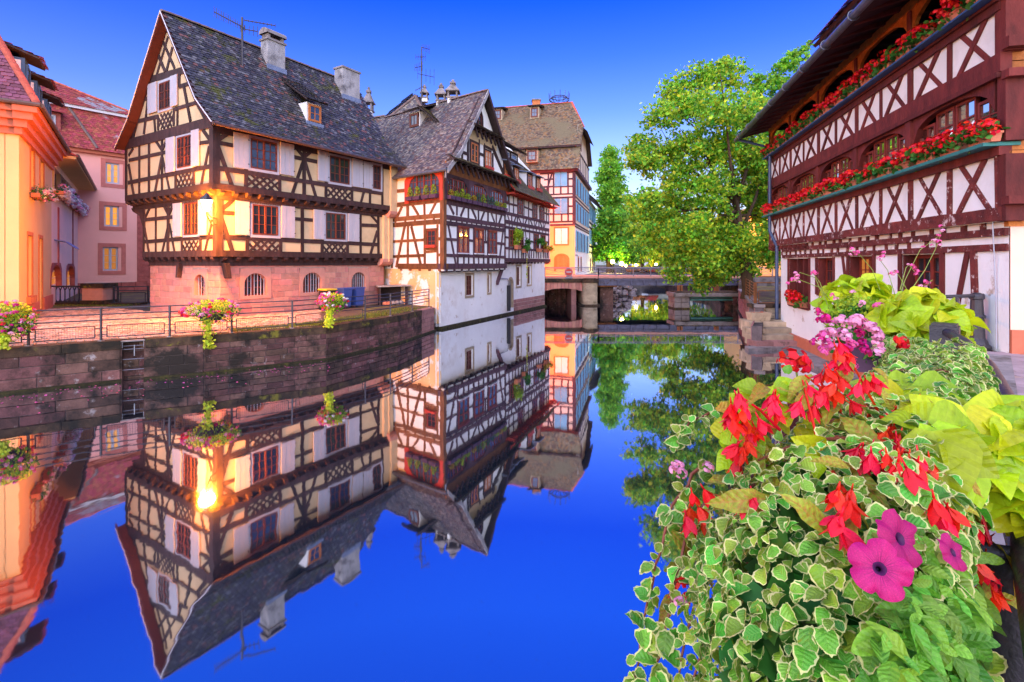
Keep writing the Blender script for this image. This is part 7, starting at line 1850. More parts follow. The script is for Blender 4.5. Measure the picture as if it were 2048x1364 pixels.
# ledge at the water below this house
lg = [RH.pt(14.2, .1, .1), RH.pt(14.0, .1, 1.7), Vector((9.45, 20.3, .1)), Vector((9.55, 20.95, .1)), Vector((11.9, 21.2, .1))]
a_ = [(11.95, 21.3), (9.55, 21.0), (9.4, 20.35)] + [tuple(RH.pt(u, 0, .75 + .25 * math.sin(u)).xy) for u in (11.2, 9.5, 8, 6.5, 5, 3, 1.2)] + [tuple(RH.pt(u, 0, .0).xy) for u in (.9, 14)]
flat(None, [(x, y, .12) for x, y in a_], 'concrete', 'water_ledge', 'structure', .7)
# ------------------------------------------------------------------ right pavement
rl = [(-.6, -.6), (1.0, 1.0), (2.3, 2.55), (3.72, 4.42), (6.4, 7.2), (8.75, 9.7)]
pv = [*rl, (9.1, 10.3), (9.37, 9.6), (40, 3), (40, -8), (-.6, -8)]
flat(None, [(x, y, 1.80) for x, y in pv], 'mortar', 'pavement', 'structure')
pav = bpy.data.objects['pavement']
k = 0
for i in range(16):
    for j in range(18):
        x = 3.9 + i * .62 + (.31 if j % 2 else 0); y = 2.2 + j * .45
        if (y - 4.42) > (x - 3.72) * 1.04 - .35 or y > 9.6 + .1 * 0 or (x > 9.0 and y > 9.3): continue
        if x / y * FOC + 1024 > 2150: continue
        MB().box((x + .005, y + .005, 1.76), (x + .615, y + .445, 1.806 + U(-.002, .003))).build('paving_slab', M['paver'], pav)
w6 = thing('near_quay_wall', 'dark quay wall under the flower railing on the near right bank', 'wall', (3.7, 4.4, 0))
for a, b in zip(rl[:-1], rl[1:]):
    F_ = Fac(a, (b[0] - a[0], b[1] - a[1])); F_.N = F_.N if F_.N.x < 0 else -F_.N; L = math.hypot(b[0] - a[0], b[1] - a[1])
    MB().fbox(F_, 0, L, -.5, 1.7, -.4, -.01).build('wall_core', M['dark_mortar'], w6); blocks(F_, w6, 0, L, -.2, 1.66, .6, .3, [], 'quay_stone', 'stone', .01, .008)
    MB().fbox(F_, -.02, L, 1.66, 1.815, -.5, .04).build('coping_stone', M['concrete'], w6)
FN = Fac((8.75, 9.7), (9.37 - 8.75, 9.6 - 9.7)); 
MB().box((8.9, 9.75, -.4), (9.5, 10.5, 1.79)).build('wall_end', M['dark_mortar'], w6)
# ------------------------------------------------------------------ geraniums on both ledges
def geranium_foliage(name, L, seed):
    n = 150; P = np.stack([(NP.rand(n) - .5) * L, NP.normal(size=n) * .085 - .05, .22 + NP.normal(size=n) * .07 - .06 * (NP.rand(n) > .8)], 1)
    N_, L_, S_ = rot_rand(n, .8); s = .058 * (.7 + .6 * NP.rand(n))[:, None]; k = 7; V = []
    for a in range(k):
        an = 2 * math.pi * a / k; V.append(P + (L_ * math.cos(an) + S_ * math.sin(an)) * s * (1 + .12 * (a % 2)) + N_ * s * .25)
    V = np.stack(V + [P], 1).reshape(-1, 3); i = np.arange(n)[:, None] * (k + 1)
    F = np.concatenate([i + np.array([[k, a, (a + 1) % k]]) for a in range(k)], 1)
    return npmesh(name, V, F, 3, M['leaf_ger'])
GF = [geranium_foliage('foliage', .72, s) for s in range(3)]
def pot_mesh(L):
    mb = MB(); h, w0, w1 = .19, .075, .10
    o = [(sx * (L / 2 - .02), sy * w0, 0) for sx, sy in ((-1, -1), (1, -1), (1, 1), (-1, 1))]; p = [(sx * L / 2, sy * w1, h) for sx, sy in ((-1, -1), (1, -1), (1, 1), (-1, 1))]
    mb.hexa(o + p); mb.box((-L / 2 - .012, -w1 - .012, h - .04), (L / 2 + .012, w1 + .012, h + .002)); return mb.mesh('pot', M['terracotta'])
PM = pot_mesh(.66)
ords = ['first', 'second', 'third', 'fourth', 'fifth', 'sixth', 'seventh', 'eighth', 'ninth', 'tenth', 'eleventh', 'twelfth', 'thirteenth', 'fourteenth', 'fifteenth', 'sixteenth', 'seventeenth', 'eighteenth', 'nineteenth', 'twentieth']
def geranium(F, u, z, d, label, group, nf, s=1.0):
    p = F.pt(u, z, d); t = thing('geranium_box', label, 'flower box', p, group); an = math.atan2(F.D.y, F.D.x)
    for nm, me, dz in (('pot', PM, 0), ('foliage', R.choice(GF), 0)):
        o = bpy.data.objects.new(nm, me); COL.objects.link(o); adopt(o, t); o.location = p; o.rotation_euler = (0, 0, an if R.random() < .5 else an + math.pi); o.scale = (s, s, s)
        if nm == 'foliage': o['kind'] = 'stuff'
    for i in range(nf):
        q = F.pt(u + U(-.36, .36) * s, z + U(.16, .46) * s, d + U(-.02, .2) * s); flower_head(t, q, U(1.05, 1.7) * s, 'red')
for row, (z, d, nm) in enumerate(((8.56, .2, 'upper gallery rail'), (5.79, .2, 'lower green ledge'))):
    us = [LH - .3 - i * .93 for i in range(17) if LH - .3 - i * .93 > .1]
    for i, u in enumerate(us):
        geranium(RU, u, z, d, '%s red geranium box from the far end of the %s' % (ords[i], nm), 'geranium boxes on the %s' % nm, (12, 14)[row] + R.randint(-2, 3), 1.0)
geranium(RH, 12.2, 1.75, .05, 'red geranium box low on the sill of the barred ground-floor window', 'geranium boxes on the ground floor', 12, 1.3)
geranium(RH, 11.1, 1.75, .05, 'second red geranium box on the low window sill, nearer the big planter', 'geranium boxes on the ground floor', 10, 1.2)
# small conifers on the gabled house
def cone_shrub(F, u, z, d, label, group, m, shape, pot='dark_pot'):
    p = F.pt(u, z, d); t = thing('potted_shrub', label, 'potted plant', p, group); w = .27
    MB().fprism(F, [(u - w, z + .2), (u + w, z + .2), (u + w * .88, z), (u - w * .88, z)], d - .12, d + .12).build('pot', M[pot], t)
    n = 260; h = NP.rand(n)
    r_ = (.18 * (1 - h) ** .6 + .03) if shape == 'cone' else .17 * np.sqrt(np.clip(1 - (2 * h - 1) ** 2, .05, 1)); a = NP.rand(n) * 6.283; rr = r_ * np.sqrt(NP.rand(n) * .6 + .4)
    H = .55 if shape == 'cone' else .34
    P = np.array(p) + np.stack([np.cos(a) * rr, np.sin(a) * rr, .18 + h * H], 1)
    leaf_cloud('foliage', P, .06, m, t, 2.2, .6, kind='stuff')
for i, u in enumerate([L2.u(ZE(x, 0)[0]) for x in (372, 455, 555, 640)]):
    cone_shrub(L2, u, 6.98, .2, '%s potted conifer from the left on the sill of the warm-lit arched window' % ords[i], 'potted conifers on the side sill', 'leaf_fern', 'cone')
us = [R2.u(ZF(x, 0)[0]) for x in (150, 215, 280, 342, 410, 462, 518, 570, 625, 672, 715, 762)]
for i, u in enumerate(us):
    cone_shrub(R2, u, 6.93, .18, '%s small shrub from the corner along the river-side sill' % ords[i], 'potted shrubs on the river sill', ['leaf_gold', 'leaf_fern', 'leaf_fern', 'leaf_fern', 'leaf_gold', 'leaf_teal', 'leaf_fern', 'leaf_teal', 'leaf_teal', 'leaf_fern', 'leaf_gold', 'leaf_fern'][i], ['ball', 'ball', 'cone', 'ball', 'ball', 'cone', 'cone', 'cone', 'cone', 'ball', 'ball', 'ball'][i])
for q, lab, m, n in (((165, 890, 60, 75), 'big bushy green plant filling the first window of the mansard house', 'leaf_fern', 900), ((250, 965, 38, 45), 'trailing green plant in the second window of the mansard house', 'leaf_ger', 420), ((415, 970, 32, 40), 'dark green plant in the third window of the mansard house', 'leaf_ger', 420), ((495, 980, 32, 36), 'yellow flowering plant in the fourth window of the mansard house', 'leaf_gold', 420)):
    u, z = R3.uv(*ZG(q[0], q[1])); p = R3.pt(u, z, .3); s = R3.P.y / FOC / 5.683 * 1.1
    t = thing('window_plant', lab, 'potted plant', p, 'window plants of the mansard house')
    leaf_cloud('foliage', np.concatenate([blob(n // 3, p + Vector((U(-.3, .3), 0, U(-.3, .35))), (q[2] * s * .6, .3, q[3] * s * .6), .2) + NP.normal(size=(n // 3, 3)) * .09 for _ in range(3)]), .13, m, t, 1.6, .4, kind='stuff')
    MB().fprism(R3, [(u - .35, z - q[3] * s), (u + .35, z - q[3] * s), (u + .3, z - q[3] * s - .28), (u - .3, z - q[3] * s - .28)], .1, .35).build('pot', M['terracotta'], t)
    if 'trailing' in lab: leaf_cloud('trailing_stem', np.array([R3.pt(u + .35 + U(-.06, .06), z - U(.3, 2.4), .25) for _ in range(90)]), .1, 'leaf_yellow', t, 1.6, .3, kind='stuff')
# ------------------------------------------------------------------ flower railing in the foreground
def leaf_base(kind, seed=0):
    """leaf blade in its own plane: x across, y along from 0 to 1, z up; returns verts, faces, face materials"""
    rr = random.Random(seed)
    if kind == 'variegated': n, wid, sc = 22, .80, .05
    elif kind == 'heart': n, wid, sc = 20, .92, .0
    elif kind == 'lance': n, wid, sc = 18, .36, .05
    else: n, wid, sc = 16, .48, .0
    out = []
    for i in range(n):
        a = 2 * math.pi * i / n; t = (1 - math.cos(a)) / 2          # 0 at the base, 1 at the tip
        if kind == 'heart': w = wid * .5 * (math.sin(math.pi * t ** .62) ** .8) * (1.0 - .12 * t)
        elif kind == 'lance': w = wid * .5 * math.sin(math.pi * t ** .8)
        else: w = wid * .5 * math.sin(math.pi * t ** .88) ** .62
        x = w * (1 if math.sin(a) >= 0 else -1) if 0 < i < n and abs(math.sin(a)) > 1e-6 else 0
        y = t
        if kind == 'heart' and t < .12 and i: y = t - .10 * (1 - t / .12) * min(1, abs(x) * 8)
        f = 1 + (sc if i % 2 else -sc)
        out.append((x * f, .5 + (y - .5) * f))
    V = []; F = []; MI = []
    cup, crl, wv, ph = rr.uniform(.1, .65), rr.uniform(.15, .6), rr.uniform(.015, .05), rr.uniform(0, 6)
    def z(x, y): return cup * abs(x) - crl * (y - .35) ** 2 + wv * math.sin(10 * y + 7 * x + ph)
    k = .84 if kind == 'variegated' else .55
    for x, y in out: V.append((x, y, z(x, y)))
    for i, (x, y) in enumerate(out):
        kk = min(.99, rr.uniform(.76, .97) + .03 * (seed - 2)) if kind == 'variegated' else k
        V.append((x * kk, .46 + (y - .46) * kk, z(x * kk, .46 + (y - .46) * kk) + (.004 if kind == 'variegated' else .012)))
    V.append((0, .46, z(0, .46)))
    for i in range(n):
        j = (i + 1) % n
        F += [(i, j, n + j), (i, n + j, n + i)]; MI += [1, 1] if kind == 'variegated' else [0, 0]
        F.append((n + i, n + j, 2 * n)); MI.append(0)
    return np.array(V), np.array(F), np.array(MI)

def leaf_mesh(name, kind, mats, seed=0):
    V, F, MI = leaf_base(kind, seed); me = npmesh(name, V, F, 3, [M[m] for m in mats], True); me.polygons.foreach_set('material_index', MI); leaf_uv(me, V, F, 1); return me
def leaf_uv(me, V, F, k):
    uv = me.uv_layers.new(name='UVMap'); uv.data.foreach_set('uv', np.tile(V[F.reshape(-1)][:, :2].astype(np.float32), (k, 1)).ravel())

def frames(N_, droop, spread=.6):
    """leaf frames around surface normals: blade normal tilted off the surface normal, leaf axis pointing down and outwards"""
    n = len(N_)
    B = N_ + NP.normal(size=(n, 3)) * spread * .6 + np.array([0, 0, .35]); B /= np.linalg.norm(B, axis=1)[:, None]
    L_ = NP.normal(size=(n, 3)) * .9 + np.array([0, 0, -droop]) + N_ * .25; L_ -= B * (B * L_).sum(1)[:, None]; L_ /= np.linalg.norm(L_, axis=1)[:, None]
    return B, L_, np.cross(L_, B)

def scatter(parent, kind, name, P, N_, size, mats_obj, mats_isl, droop=.5, single=300, spread=.6):
    """the largest leaves in view as single parts, the rest joined"""
    n = len(P); B, L_, S_ = frames(N_, droop, spread)
    sz = size * (.55 + .95 * NP.rand(n) ** 1.4)
    fac = ((np.array([0, 0, EYE]) - P) * N_).sum(1) > 0
    rx = P[:, 0] / np.maximum(P[:, 1], .05) * FOC + 1024; ry = HORIZON - (P[:, 2] - EYE) / np.maximum(P[:, 1], .05) * FOC
    vis = fac & (rx > -20) & (rx < 2070) & (ry < 1390) & (P[:, 1] > .2)
    score = np.where(vis, sz / np.maximum(P[:, 1], .1) * (.7 + .6 * NP.rand(n)), 0)
    o_ = np.argsort(-score); one = o_[:single]; rest = o_[single:]
    mes = [leaf_mesh(name, kind, mats_obj, q) for q in range(5)] if single else []
    for i in one:
        o = bpy.data.objects.new(name, mes[int(i) % 5]); COL.objects.link(o); adopt(o, parent)
        s = float(sz[i]); x, y, z = (Vector(S_[i]) * s, Vector(L_[i]) * s, Vector(B[i]) * s)
        o.matrix_basis = Matrix(((x.x, y.x, z.x, P[i][0]), (x.y, y.y, z.y, P[i][1]), (x.z, y.z, z.z, P[i][2]), (0, 0, 0, 1)))
    for q in range(3):
        rs = rest[q::3]
        if not len(rs): continue
        V, F, MI = leaf_base(kind, q); m = len(V)
        W = P[rs][:, None, :] + sz[rs][:, None, None] * (V[None, :, 0:1] * S_[rs][:, None, :] + V[None, :, 1:2] * L_[rs][:, None, :] + V[None, :, 2:3] * B[rs][:, None, :])
        if q == 0: WW, FF, MM, UU, off = [], [], [], [], 0
        WW.append(W.reshape(-1, 3)); FF.append((np.arange(len(rs))[:, None, None] * m + F[None]).reshape(-1, 3) + off); off += len(rs) * m
        MM.append(np.tile(MI, len(rs))); UU.append(np.tile(V[F.reshape(-1)][:, :2], (len(rs), 1)))
    if len(rest):
        me2 = npmesh('small_leaves', np.concatenate(WW), np.concatenate(FF), 3, [M[q] for q in mats_isl], True); me2.polygons.foreach_set('material_index', np.concatenate(MM).astype(np.int32))
        uv = me2.uv_layers.new(name='UVMap'); uv.data.foreach_set('uv', np.concatenate(UU).astype(np.float32).ravel())
        put('foliage', me2, parent, 'stuff')

def add_veins(m, tint, k=7.0, amt=.5):
    t = m.node_tree; N = t.nodes; L = t.links; b = N['Principled BSDF']
    uv = N.new('ShaderNodeUVMap'); sp = N.new('ShaderNodeSeparateXYZ'); L.new(uv.outputs[0], sp.inputs[0])
    def mth(op, a, b_=None):
        n_ = N.new('ShaderNodeMath'); n_.operation = op
        for i, v in enumerate((a, b_)):
            if v is None: continue
            if isinstance(v, (int, float)): n_.inputs[i].default_value = v
            else: L.new(v, n_.inputs[i])
        return n_.outputs[0]
    ax = mth('ABSOLUTE', sp.outputs[0]); s1 = mth('SUBTRACT', sp.outputs[1], mth('MULTIPLY', ax, .8)); fr = mth('ABSOLUTE', mth('SUBTRACT', mth('FRACT', mth('MULTIPLY', s1, k)), .5))
    side = mth('LESS_THAN', fr, .06); mid = mth('LESS_THAN', ax, .014); v = mth('MULTIPLY', mth('MAXIMUM', side, mid), amt)
    src = b.inputs['Base Color'].links[0].from_socket
    mx = N.new('ShaderNodeMix'); mx.data_type = 'RGBA'; L.new(v, mx.inputs[0]); L.new(src, mx.inputs[6]); mx.inputs[7].default_value = (*tint, 1)
    tgt = [l.to_socket for l in L if l.from_socket == src and l.to_node != mx]
    for q in tgt: L.new(mx.outputs[2], q)
    h = mth('ADD', mth('MULTIPLY', fr, 2.0), mth('MULTIPLY', ax, 1.0))
    bp = N.new('ShaderNodeBump'); bp.inputs['Strength'].default_value = .3; bp.inputs['Distance'].default_value = .005; L.new(h, bp.inputs['Height']); L.new(bp.outputs[0], b.inputs['Normal'])

for sfx, rn in (('', 'object'), ('_j', 'island')):
    M['vg' + sfx] = mat('variegated_leaf' + sfx, (.18, .40, .03), .4, .45, 28, .25, 90, rnd=rn, rv=.5, rh=.05, transl=.3, spec=.4, bdist=.004)
    M['vr' + sfx] = mat('cream_leaf_margin' + sfx, (.66, .66, .24), .5, .15, 20, 0, rnd=rn, rv=.25, rh=.02, transl=.3)
    M['lime' + sfx] = mat('lime_leaf' + sfx, (.50, .64, .012), .36, .18, 9, .15, 40, rnd=rn, rv=.30, rh=.035, transl=.45, spec=.4, bdist=.004)
    M['plain' + sfx] = mat('plain_green_leaf' + sfx, (.16, .40, .028), .45, .25, 12, .15, 60, rnd=rn, rv=.4, rh=.03, transl=.35, spec=.4, bdist=.004)
    M['beg' + sfx] = mat('orange_green_leaf' + sfx, (.42, .42, .035), .45, .4, 10, .15, 60, rnd=rn, rv=.35, rh=.05, transl=.35, bdist=.004, c2=(.45, .10, .03), c2s=14, c2t=(.5, .7))
for sfx in ('', '_j'):
    add_veins(M['vg' + sfx], (.42, .56, .12), 6, .16); add_veins(M['lime' + sfx], (.62, .74, .10), 6, .12); add_veins(M['plain' + sfx], (.24, .42, .08), 6, .25); add_veins(M['beg' + sfx], (.5, .22, .05), 8, .5)
M['stem'] = mat('reddish_stem', (.22, .06, .03), .5, .3, 10, 0, rnd='object', rv=.3)
M['stem_green'] = mat('green_stem', (.22, .30, .05), .5, .3, 10, 0)
M['petunia'] = mat('petunia_petal', (.50, .012, .15), .5, .3, 22, .2, 60, rnd='object', rv=.2, transl=.3, bdist=.003)
M['throat'] = mat('dark_petunia_throat', (.05, .004, .05), .6, .3, 20, 0)
M['begonia'] = mat('begonia_petal', (.80, .012, .008), .38, .2, 14, .1, 60, rnd='object', rv=.22, rh=.01, transl=.25, bdist=.003)

DR = Vector((.70, .714, 0)); PR_ = Vector((-.714, .70, 0)); RP0 = Vector((1.04, 1.26, 0))
class Hedge:
    """planted trough as a long rounded mound: s along, a around (0 = away from the rail, 90 = top)"""
    def __init__(s, P0, D, wl, wr, zc, zt, zb): s.P0, s.D, s.wl, s.wr, s.zc, s.zt, s.zb = Vector(P0), Vector(D), wl, wr, zc, zt, zb; s.Q = Vector((-s.D.y, s.D.x, 0))
    def pt(s, u, a, k=1.0):
        c, q = math.cos(a), math.sin(a); w = (s.wl if c > 0 else s.wr) * c * k
        z = s.zc + (s.zt - s.zc) * q * k if q > 0 else s.zc + (s.zc - s.zb) * q
        p = s.P0 + s.D * u + s.Q * w; return Vector((p.x, p.y, z))
    def nrm(s, a):
        c, q = math.cos(a), math.sin(a); v = s.Q * c + Vector((0, 0, max(q, -.25))); return v.normalized()
    def hit(s, px, py):
        r_ = ray(px, py); best = None
        for k in range(60, 700):
            Y = k * .005; p = Vector((r_.x * Y, Y, EYE + r_.z * Y)); d = p - s.P0; u = d.x * s.D.x + d.y * s.D.y; w = d.x * s.Q.x + d.y * s.Q.y
            x = w / (s.wl if w > 0 else s.wr); z = (p.z - s.zc) / ((s.zt - s.zc) if p.z > s.zc else (s.zc - s.zb))
            e = max(0, -.45 - u, u - 1.2) * 2.4
            if x * x + (z * z if z > 0 else 0) + e * e < 1: return p
        return at_y(px, py, 1.2)
H1_ = Hedge(RP0, DR, .34, .09, 2.80, 3.14, 2.2)
def front(px, py, off=.03, Ymax=9):
    p = H1_.hit(px, py); Y = min(p.y - off, Ymax); return at_y(px, py, Y)
def hs(n, u0, u1, a0, a1, k0=.9, k1=1.08):
    P = []; N_ = []
    for _ in range(n):
        u, a = U(u0, u1), rad(U(a0, a1)); k = U(k0, k1); e = 1.0
        if u < -.45: e = math.sqrt(max(.05, 1 - ((-.45 - u) / .42) ** 2))
        if u > 1.2: e = math.sqrt(max(.05, 1 - ((u - 1.2) / .42) ** 2))
        p = H1_.pt(u, a, k * e); P.append(p); N_.append(H1_.nrm(a) + DR * (-.6 if u < -.45 else .4 if u > 1.2 else 0))
    return np.array(P), np.array(N_)
# trough and soil
tgh = thing('railing_trough', 'dark planting trough hung on the near railing, mostly hidden by trailing plants', 'planter', (1.1, 1.35, 2.6))
a, b = RP0 - DR * .05 + PR_ * .08, RP0 + DR * 1.4 + PR_ * .08
MB().prism([a - PR_ * .1 + Vector((0, 0, 2.58)), b - PR_ * .1 + Vector((0, 0, 2.58)), b + PR_ * .1 + Vector((0, 0, 2.58)), a + PR_ * .1 + Vector((0, 0, 2.58))], (0, 0, .22)).build('trough', M['dark_pot'], tgh)
MB().prism([a - PR_ * .09 + Vector((0, 0, 2.802)), b - PR_ * .09 + Vector((0, 0, 2.802)), b + PR_ * .09 + Vector((0, 0, 2.802)), a + PR_ * .09 + Vector((0, 0, 2.802))], (0, 0, .015)).build('soil', M['soil'], tgh)
# 1 variegated trailing plant
vp = thing('variegated_plant', 'trailing plant with small cream-edged green leaves filling the foreground planter', 'plant', RP0 + Vector((0, 0, 2.85)))
P, N_ = hs(9500, -.87, 1.3, -95, 150, .86, 1.12); scatter(vp, 'variegated', 'leaf', P, N_, .029, ['vg', 'vr'], ['vg_j', 'vr_j'], .5)
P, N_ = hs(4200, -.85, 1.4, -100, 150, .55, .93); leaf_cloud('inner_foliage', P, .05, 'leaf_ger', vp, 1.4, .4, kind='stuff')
def trailing(p0, pts, leafn, sz, par):
    path = [Vector(q) for q in pts]; MB().tube(path, [.0042 - .0022 * i / len(path) for i in range(len(path))], 5).build('stem', M['stem'], par)
    P = []; N_ = []
    for i in range(leafn):
        t = (i + .5) / leafn * (len(path) - 1); k = int(t); q = path[k].lerp(path[min(k + 1, len(path) - 1)], t - k)
        for s in (-1, 1): d = Vector((U(-1, 1), -.8, U(-.2, .9))); P.append(q + d * .008); N_.append(d.normalized())
    return P, N_
TP = []; TN = []
for pts in ([(1430, 825, 1.42), (1385, 840, 1.36), (1358, 868, 1.32), (1348, 890, 1.3)], [(1400, 930, 1.22), (1345, 1010, 1.16), (1325, 1090, 1.1), (1300, 1180, 1.05), (1280, 1270, 1.0), (1268, 1375, .97)], [(1420, 985, 1.12), (1370, 1080, 1.07), (1345, 1180, 1.02), (1325, 1290, .99), (1300, 1380, .96)],
            [(1450, 1060, 1.05), (1400, 1150, 1.0), (1375, 1260, .97), (1350, 1380, .94)], [(1500, 1120, .98), (1440, 1200, .95), (1400, 1300, .92), (1385, 1390, .9)], [(1620, 1100, .9), (1632, 1160, .88), (1640, 1250, .86)], [(1860, 1190, .86), (1910, 1260, .84), (1975, 1350, .82)], [(1560, 1180, .92), (1500, 1280, .9), (1460, 1380, .88)]):
    w = [at_y(x, y, Y * 1.08) for x, y, Y in pts]
    w2 = []
    for i in range(len(w) - 1):
        for k in range(4): w2.append(w[i].lerp(w[i + 1], k / 4) + Vector((U(-.004, .004), U(-.004, .004), U(-.004, .004))))
    w2.append(w[-1]); p_, n_ = trailing(None, w2, len(w2), .03, vp); TP += p_; TN += n_
scatter(vp, 'variegated', 'leaf', np.array(TP), np.array([list(n_) for n_ in TN]), .034, ['vg', 'vr'], ['vg_j', 'vr_j'], .4, 0)
for i in range(46):
    u, a0 = U(-.4, 1.1), rad(U(-20, 90)); path = [H1_.pt(u + .012 * k * U(-1, 1), a0 - rad(9 * k), 1.0 + .02 * k) for k in range(6)]
    MB().tube(path, [.0042, .004, .0038, .0034, .003, .002], 5).build('stem', M['stem'], vp)
# 2 lime sweet-potato vine
lp_ = thing('lime_vine', 'bright lime sweet-potato vine with big smooth leaves at the right of the planter', 'plant', RP0 + DR * .9 + Vector((0, 0, 2.9)))
PL, NL = [], []
for _ in range(3000):
    px, py = U(1690, 2130), U(765, 1055)
    if py < (850 if px > 1850 else 785) or py > 835 + (px - 1830) * .85 or (px < 1850 and py > 800): continue
    p = front(px, py, U(.0, .14), 1.30 + (1000 - py) / 1000 * 1.7); PL.append(p); NL.append(Vector((U(-.6, .2), -.8, U(.4, 1.1))).normalized())
PL, NL = PL[:330], NL[:330]
scatter(lp_, 'heart', 'leaf', np.array(PL), np.array([list(q) for q in NL]), .105, ['lime'], ['lime_j'], .35, 300, .5)
PL = [H1_.hit(U(1430, 1660), U(770, 930)) for _ in range(40)]
scatter(lp_, 'heart', 'leaf', np.array(PL), np.array([[U(-.8, .2), -.7, U(.3, 1)] for _ in PL]), .055, ['lime'], ['lime_j'], .35, 40, .5)
# 3 plain green leaves low on the right, dark scalloped leaves in the middle
gp = thing('green_shrub', 'plain green soft-leaved plant at the lower right of the planter', 'plant', at_y(1850, 1300, .85))
PG, NG = [], []
for _ in range(520):
    px, py = U(1740, 1985), U(1165, 1400)
    if px < 1740 + (1400 - py) * .25: continue
    PG.append(front(px, py, U(-.02, .07))); NG.append(Vector((U(-.6, .6), -.8, U(.2, 1))).normalized())
for _ in range(60):
    px, py = U(1820, 1985), U(1060, 1200); PG.append(front(px, py, U(-.02, .05))); NG.append(Vector((U(-.6, .6), -.8, U(.2, 1))).normalized())
scatter(gp, 'oval', 'leaf', np.array(PG), np.array([list(q) for q in NG]), .040, ['plain'], ['plain_j'], .3, 300)
# 4 red begonia
def begonia_mesh():
    mb = MB()
    for k in range(5):
        a = k * 2 * math.pi / 5 + .2; d = Vector((math.cos(a), math.sin(a), 0)); s = Vector((-d.y, d.x, 0)); dn = Vector((0, 0, -1))
        L = .95 if k % 2 else 1.15; op = .62 if k % 2 else .4; pts = []
        for t, w in ((.02, .05), (.3, .2), (.6, .24), (.85, .13), (1, .0)):
            c = d * (op * t ** 1.3 * L) + dn * (t * L * .85) + d * (.12 * max(0, t - .75)); pts.append((c - s * w, c + d * .03, c + s * w))
        b = len(mb.v)
        for q in pts: mb.v += [tuple(x) for x in q]
        for i in range(4):
            j = b + i * 3; mb.f += [(j, j + 1, j + 4, j + 3), (j + 1, j + 2, j + 5, j + 4)]
    mb.tube([(0, 0, 0), (0, 0, .35)], [.06, .03], 5)
    return mb.mesh('begonia_flower', M['begonia'], True)
BM = begonia_mesh()
bg_ = thing('red_begonia', 'drooping red begonia with pointed petals scattered over the top of the planter', 'plant', RP0 + DR * .7 + Vector((0, 0, 3)))
LB, NB = [], []
spots = [(1690, 700, 3, 2.05), (1665, 735, 3, 2), (1650, 765, 3, 1.9), (1735, 760, 2, 1.95), (1715, 815, 2, 1.7), (1560, 800, 3, 1.75), (1478, 800, 2, 1.6), (1470, 838, 3, 1.5), (1478, 880, 2, 1.42), (1488, 905, 2, 1.38), (1505, 850, 2, 1.5), (1620, 790, 2, 1.75),
         (1790, 830, 2, 1.6), (1835, 790, 2, 1.75), (1880, 800, 3, 1.65), (1885, 850, 4, 1.45), (1905, 870, 3, 1.4), (1780, 870, 4, 1.4), (1760, 900, 3, 1.3), (1800, 930, 3, 1.22), (1730, 915, 2, 1.25), (1950, 870, 3, 1.4), (1965, 905, 3, 1.35), (1690, 985, 3, 1.08), (1676, 1035, 2, 1.02),
         (1978, 1070, 3, 1.05), (1965, 1110, 2, 1.0), (1985, 1185, 2, .92), (1385, 1030, 2, 1.2), (1400, 995, 1, 1.22), (1360, 1165, 2, 1.1), (1880, 1010, 2, 1.12), (1500, 985, 1, 1.22), (1850, 905, 2, 1.3), (1925, 930, 2, 1.25)]
for px, py, n, Y in spots:
    for _ in range(n + 2):
        p = front(px + U(-20, 20), py + U(-22, 22), U(.04, .10), Y * 1.1)
        o = bpy.data.objects.new('flower', BM); COL.objects.link(o); adopt(o, bg_); s = U(.028, .042)
        o.location = p; o.scale = (s, s, s); o.rotation_euler = (U(-.6, .4), U(-.5, .5), U(0, 6.28))
    if R.random() < .85:
        for _ in range(3):
            LB.append(front(px + U(-45, 45), py + U(-35, 35), U(-.01, .04), Y * 1.1)); NB.append(Vector((U(-.5, .5), -.7, U(.3, 1))).normalized())
scatter(bg_, 'lance', 'leaf', np.array(LB), np.array([list(q) for q in NB]), .085, ['beg'], ['beg_j'], .5, 300)
for pts in ([(1690, 985, 1.1), (1640, 900, 1.5), (1605, 760, 1.9)], [(1815, 930, 1.25), (1760, 830, 1.5), (1690, 700, 2.0)], [(1985, 1100, 1.0), (1950, 990, 1.15), (1880, 900, 1.35)], [(1560, 860, 1.6), (1520, 820, 1.65), (1478, 790, 1.6)], [(1700, 850, 1.55), (1660, 790, 1.8), (1610, 750, 1.9)]):
    MB().tube([front(q[0], q[1], .02, q[2] * 1.1) for q in pts], [.0042, .0034, .002], 6).build('red_stem', M['begonia'], bg_)
# 5 petunias
def petunia_mesh():
    V = []; F = []; MI = []; n = 50
    prof = ((.04, -.5), (.10, -.22), (.22, -.06), (.42, .03), (.64, .06), (.84, .0), (1.0, -.12))
    for r_, z in prof:
        for k in range(n):
            a = 2 * math.pi * k / n; c5 = abs(math.cos(2.5 * a)); lob = 1 - (.24 * (1 - c5 ** .45) * min(1, r_ * 1.1)); e = max(0, r_ - .4)
            ru = e * (.16 * math.sin(5 * a + 1.2) + .10 * math.sin(11 * a + .6) + .14 * math.sin(1.7 * a + .4)) - .05 * (1 - c5) * (r_ > .3)
            V.append((r_ * lob * math.cos(a), r_ * lob * math.sin(a), z + ru))
    V.append((0, 0, -.6))
    for i in range(6):
        for k in range(n): F.append((i * n + k, i * n + (k + 1) % n, (i + 1) * n + (k + 1) % n, (i + 1) * n + k)); MI.append(1 if i < 2 else 0)
    for k in range(n): F.append((k, (k + 1) % n, 7 * n)); MI.append(1)
    me = bpy.data.meshes.new('petunia_flower'); me.from_pydata(V, [], F); me.materials.append(M['petunia']); me.materials.append(M['throat'])
    me.polygons.foreach_set('material_index', MI); me.polygons.foreach_set('use_smooth', [True] * len(F)); return me
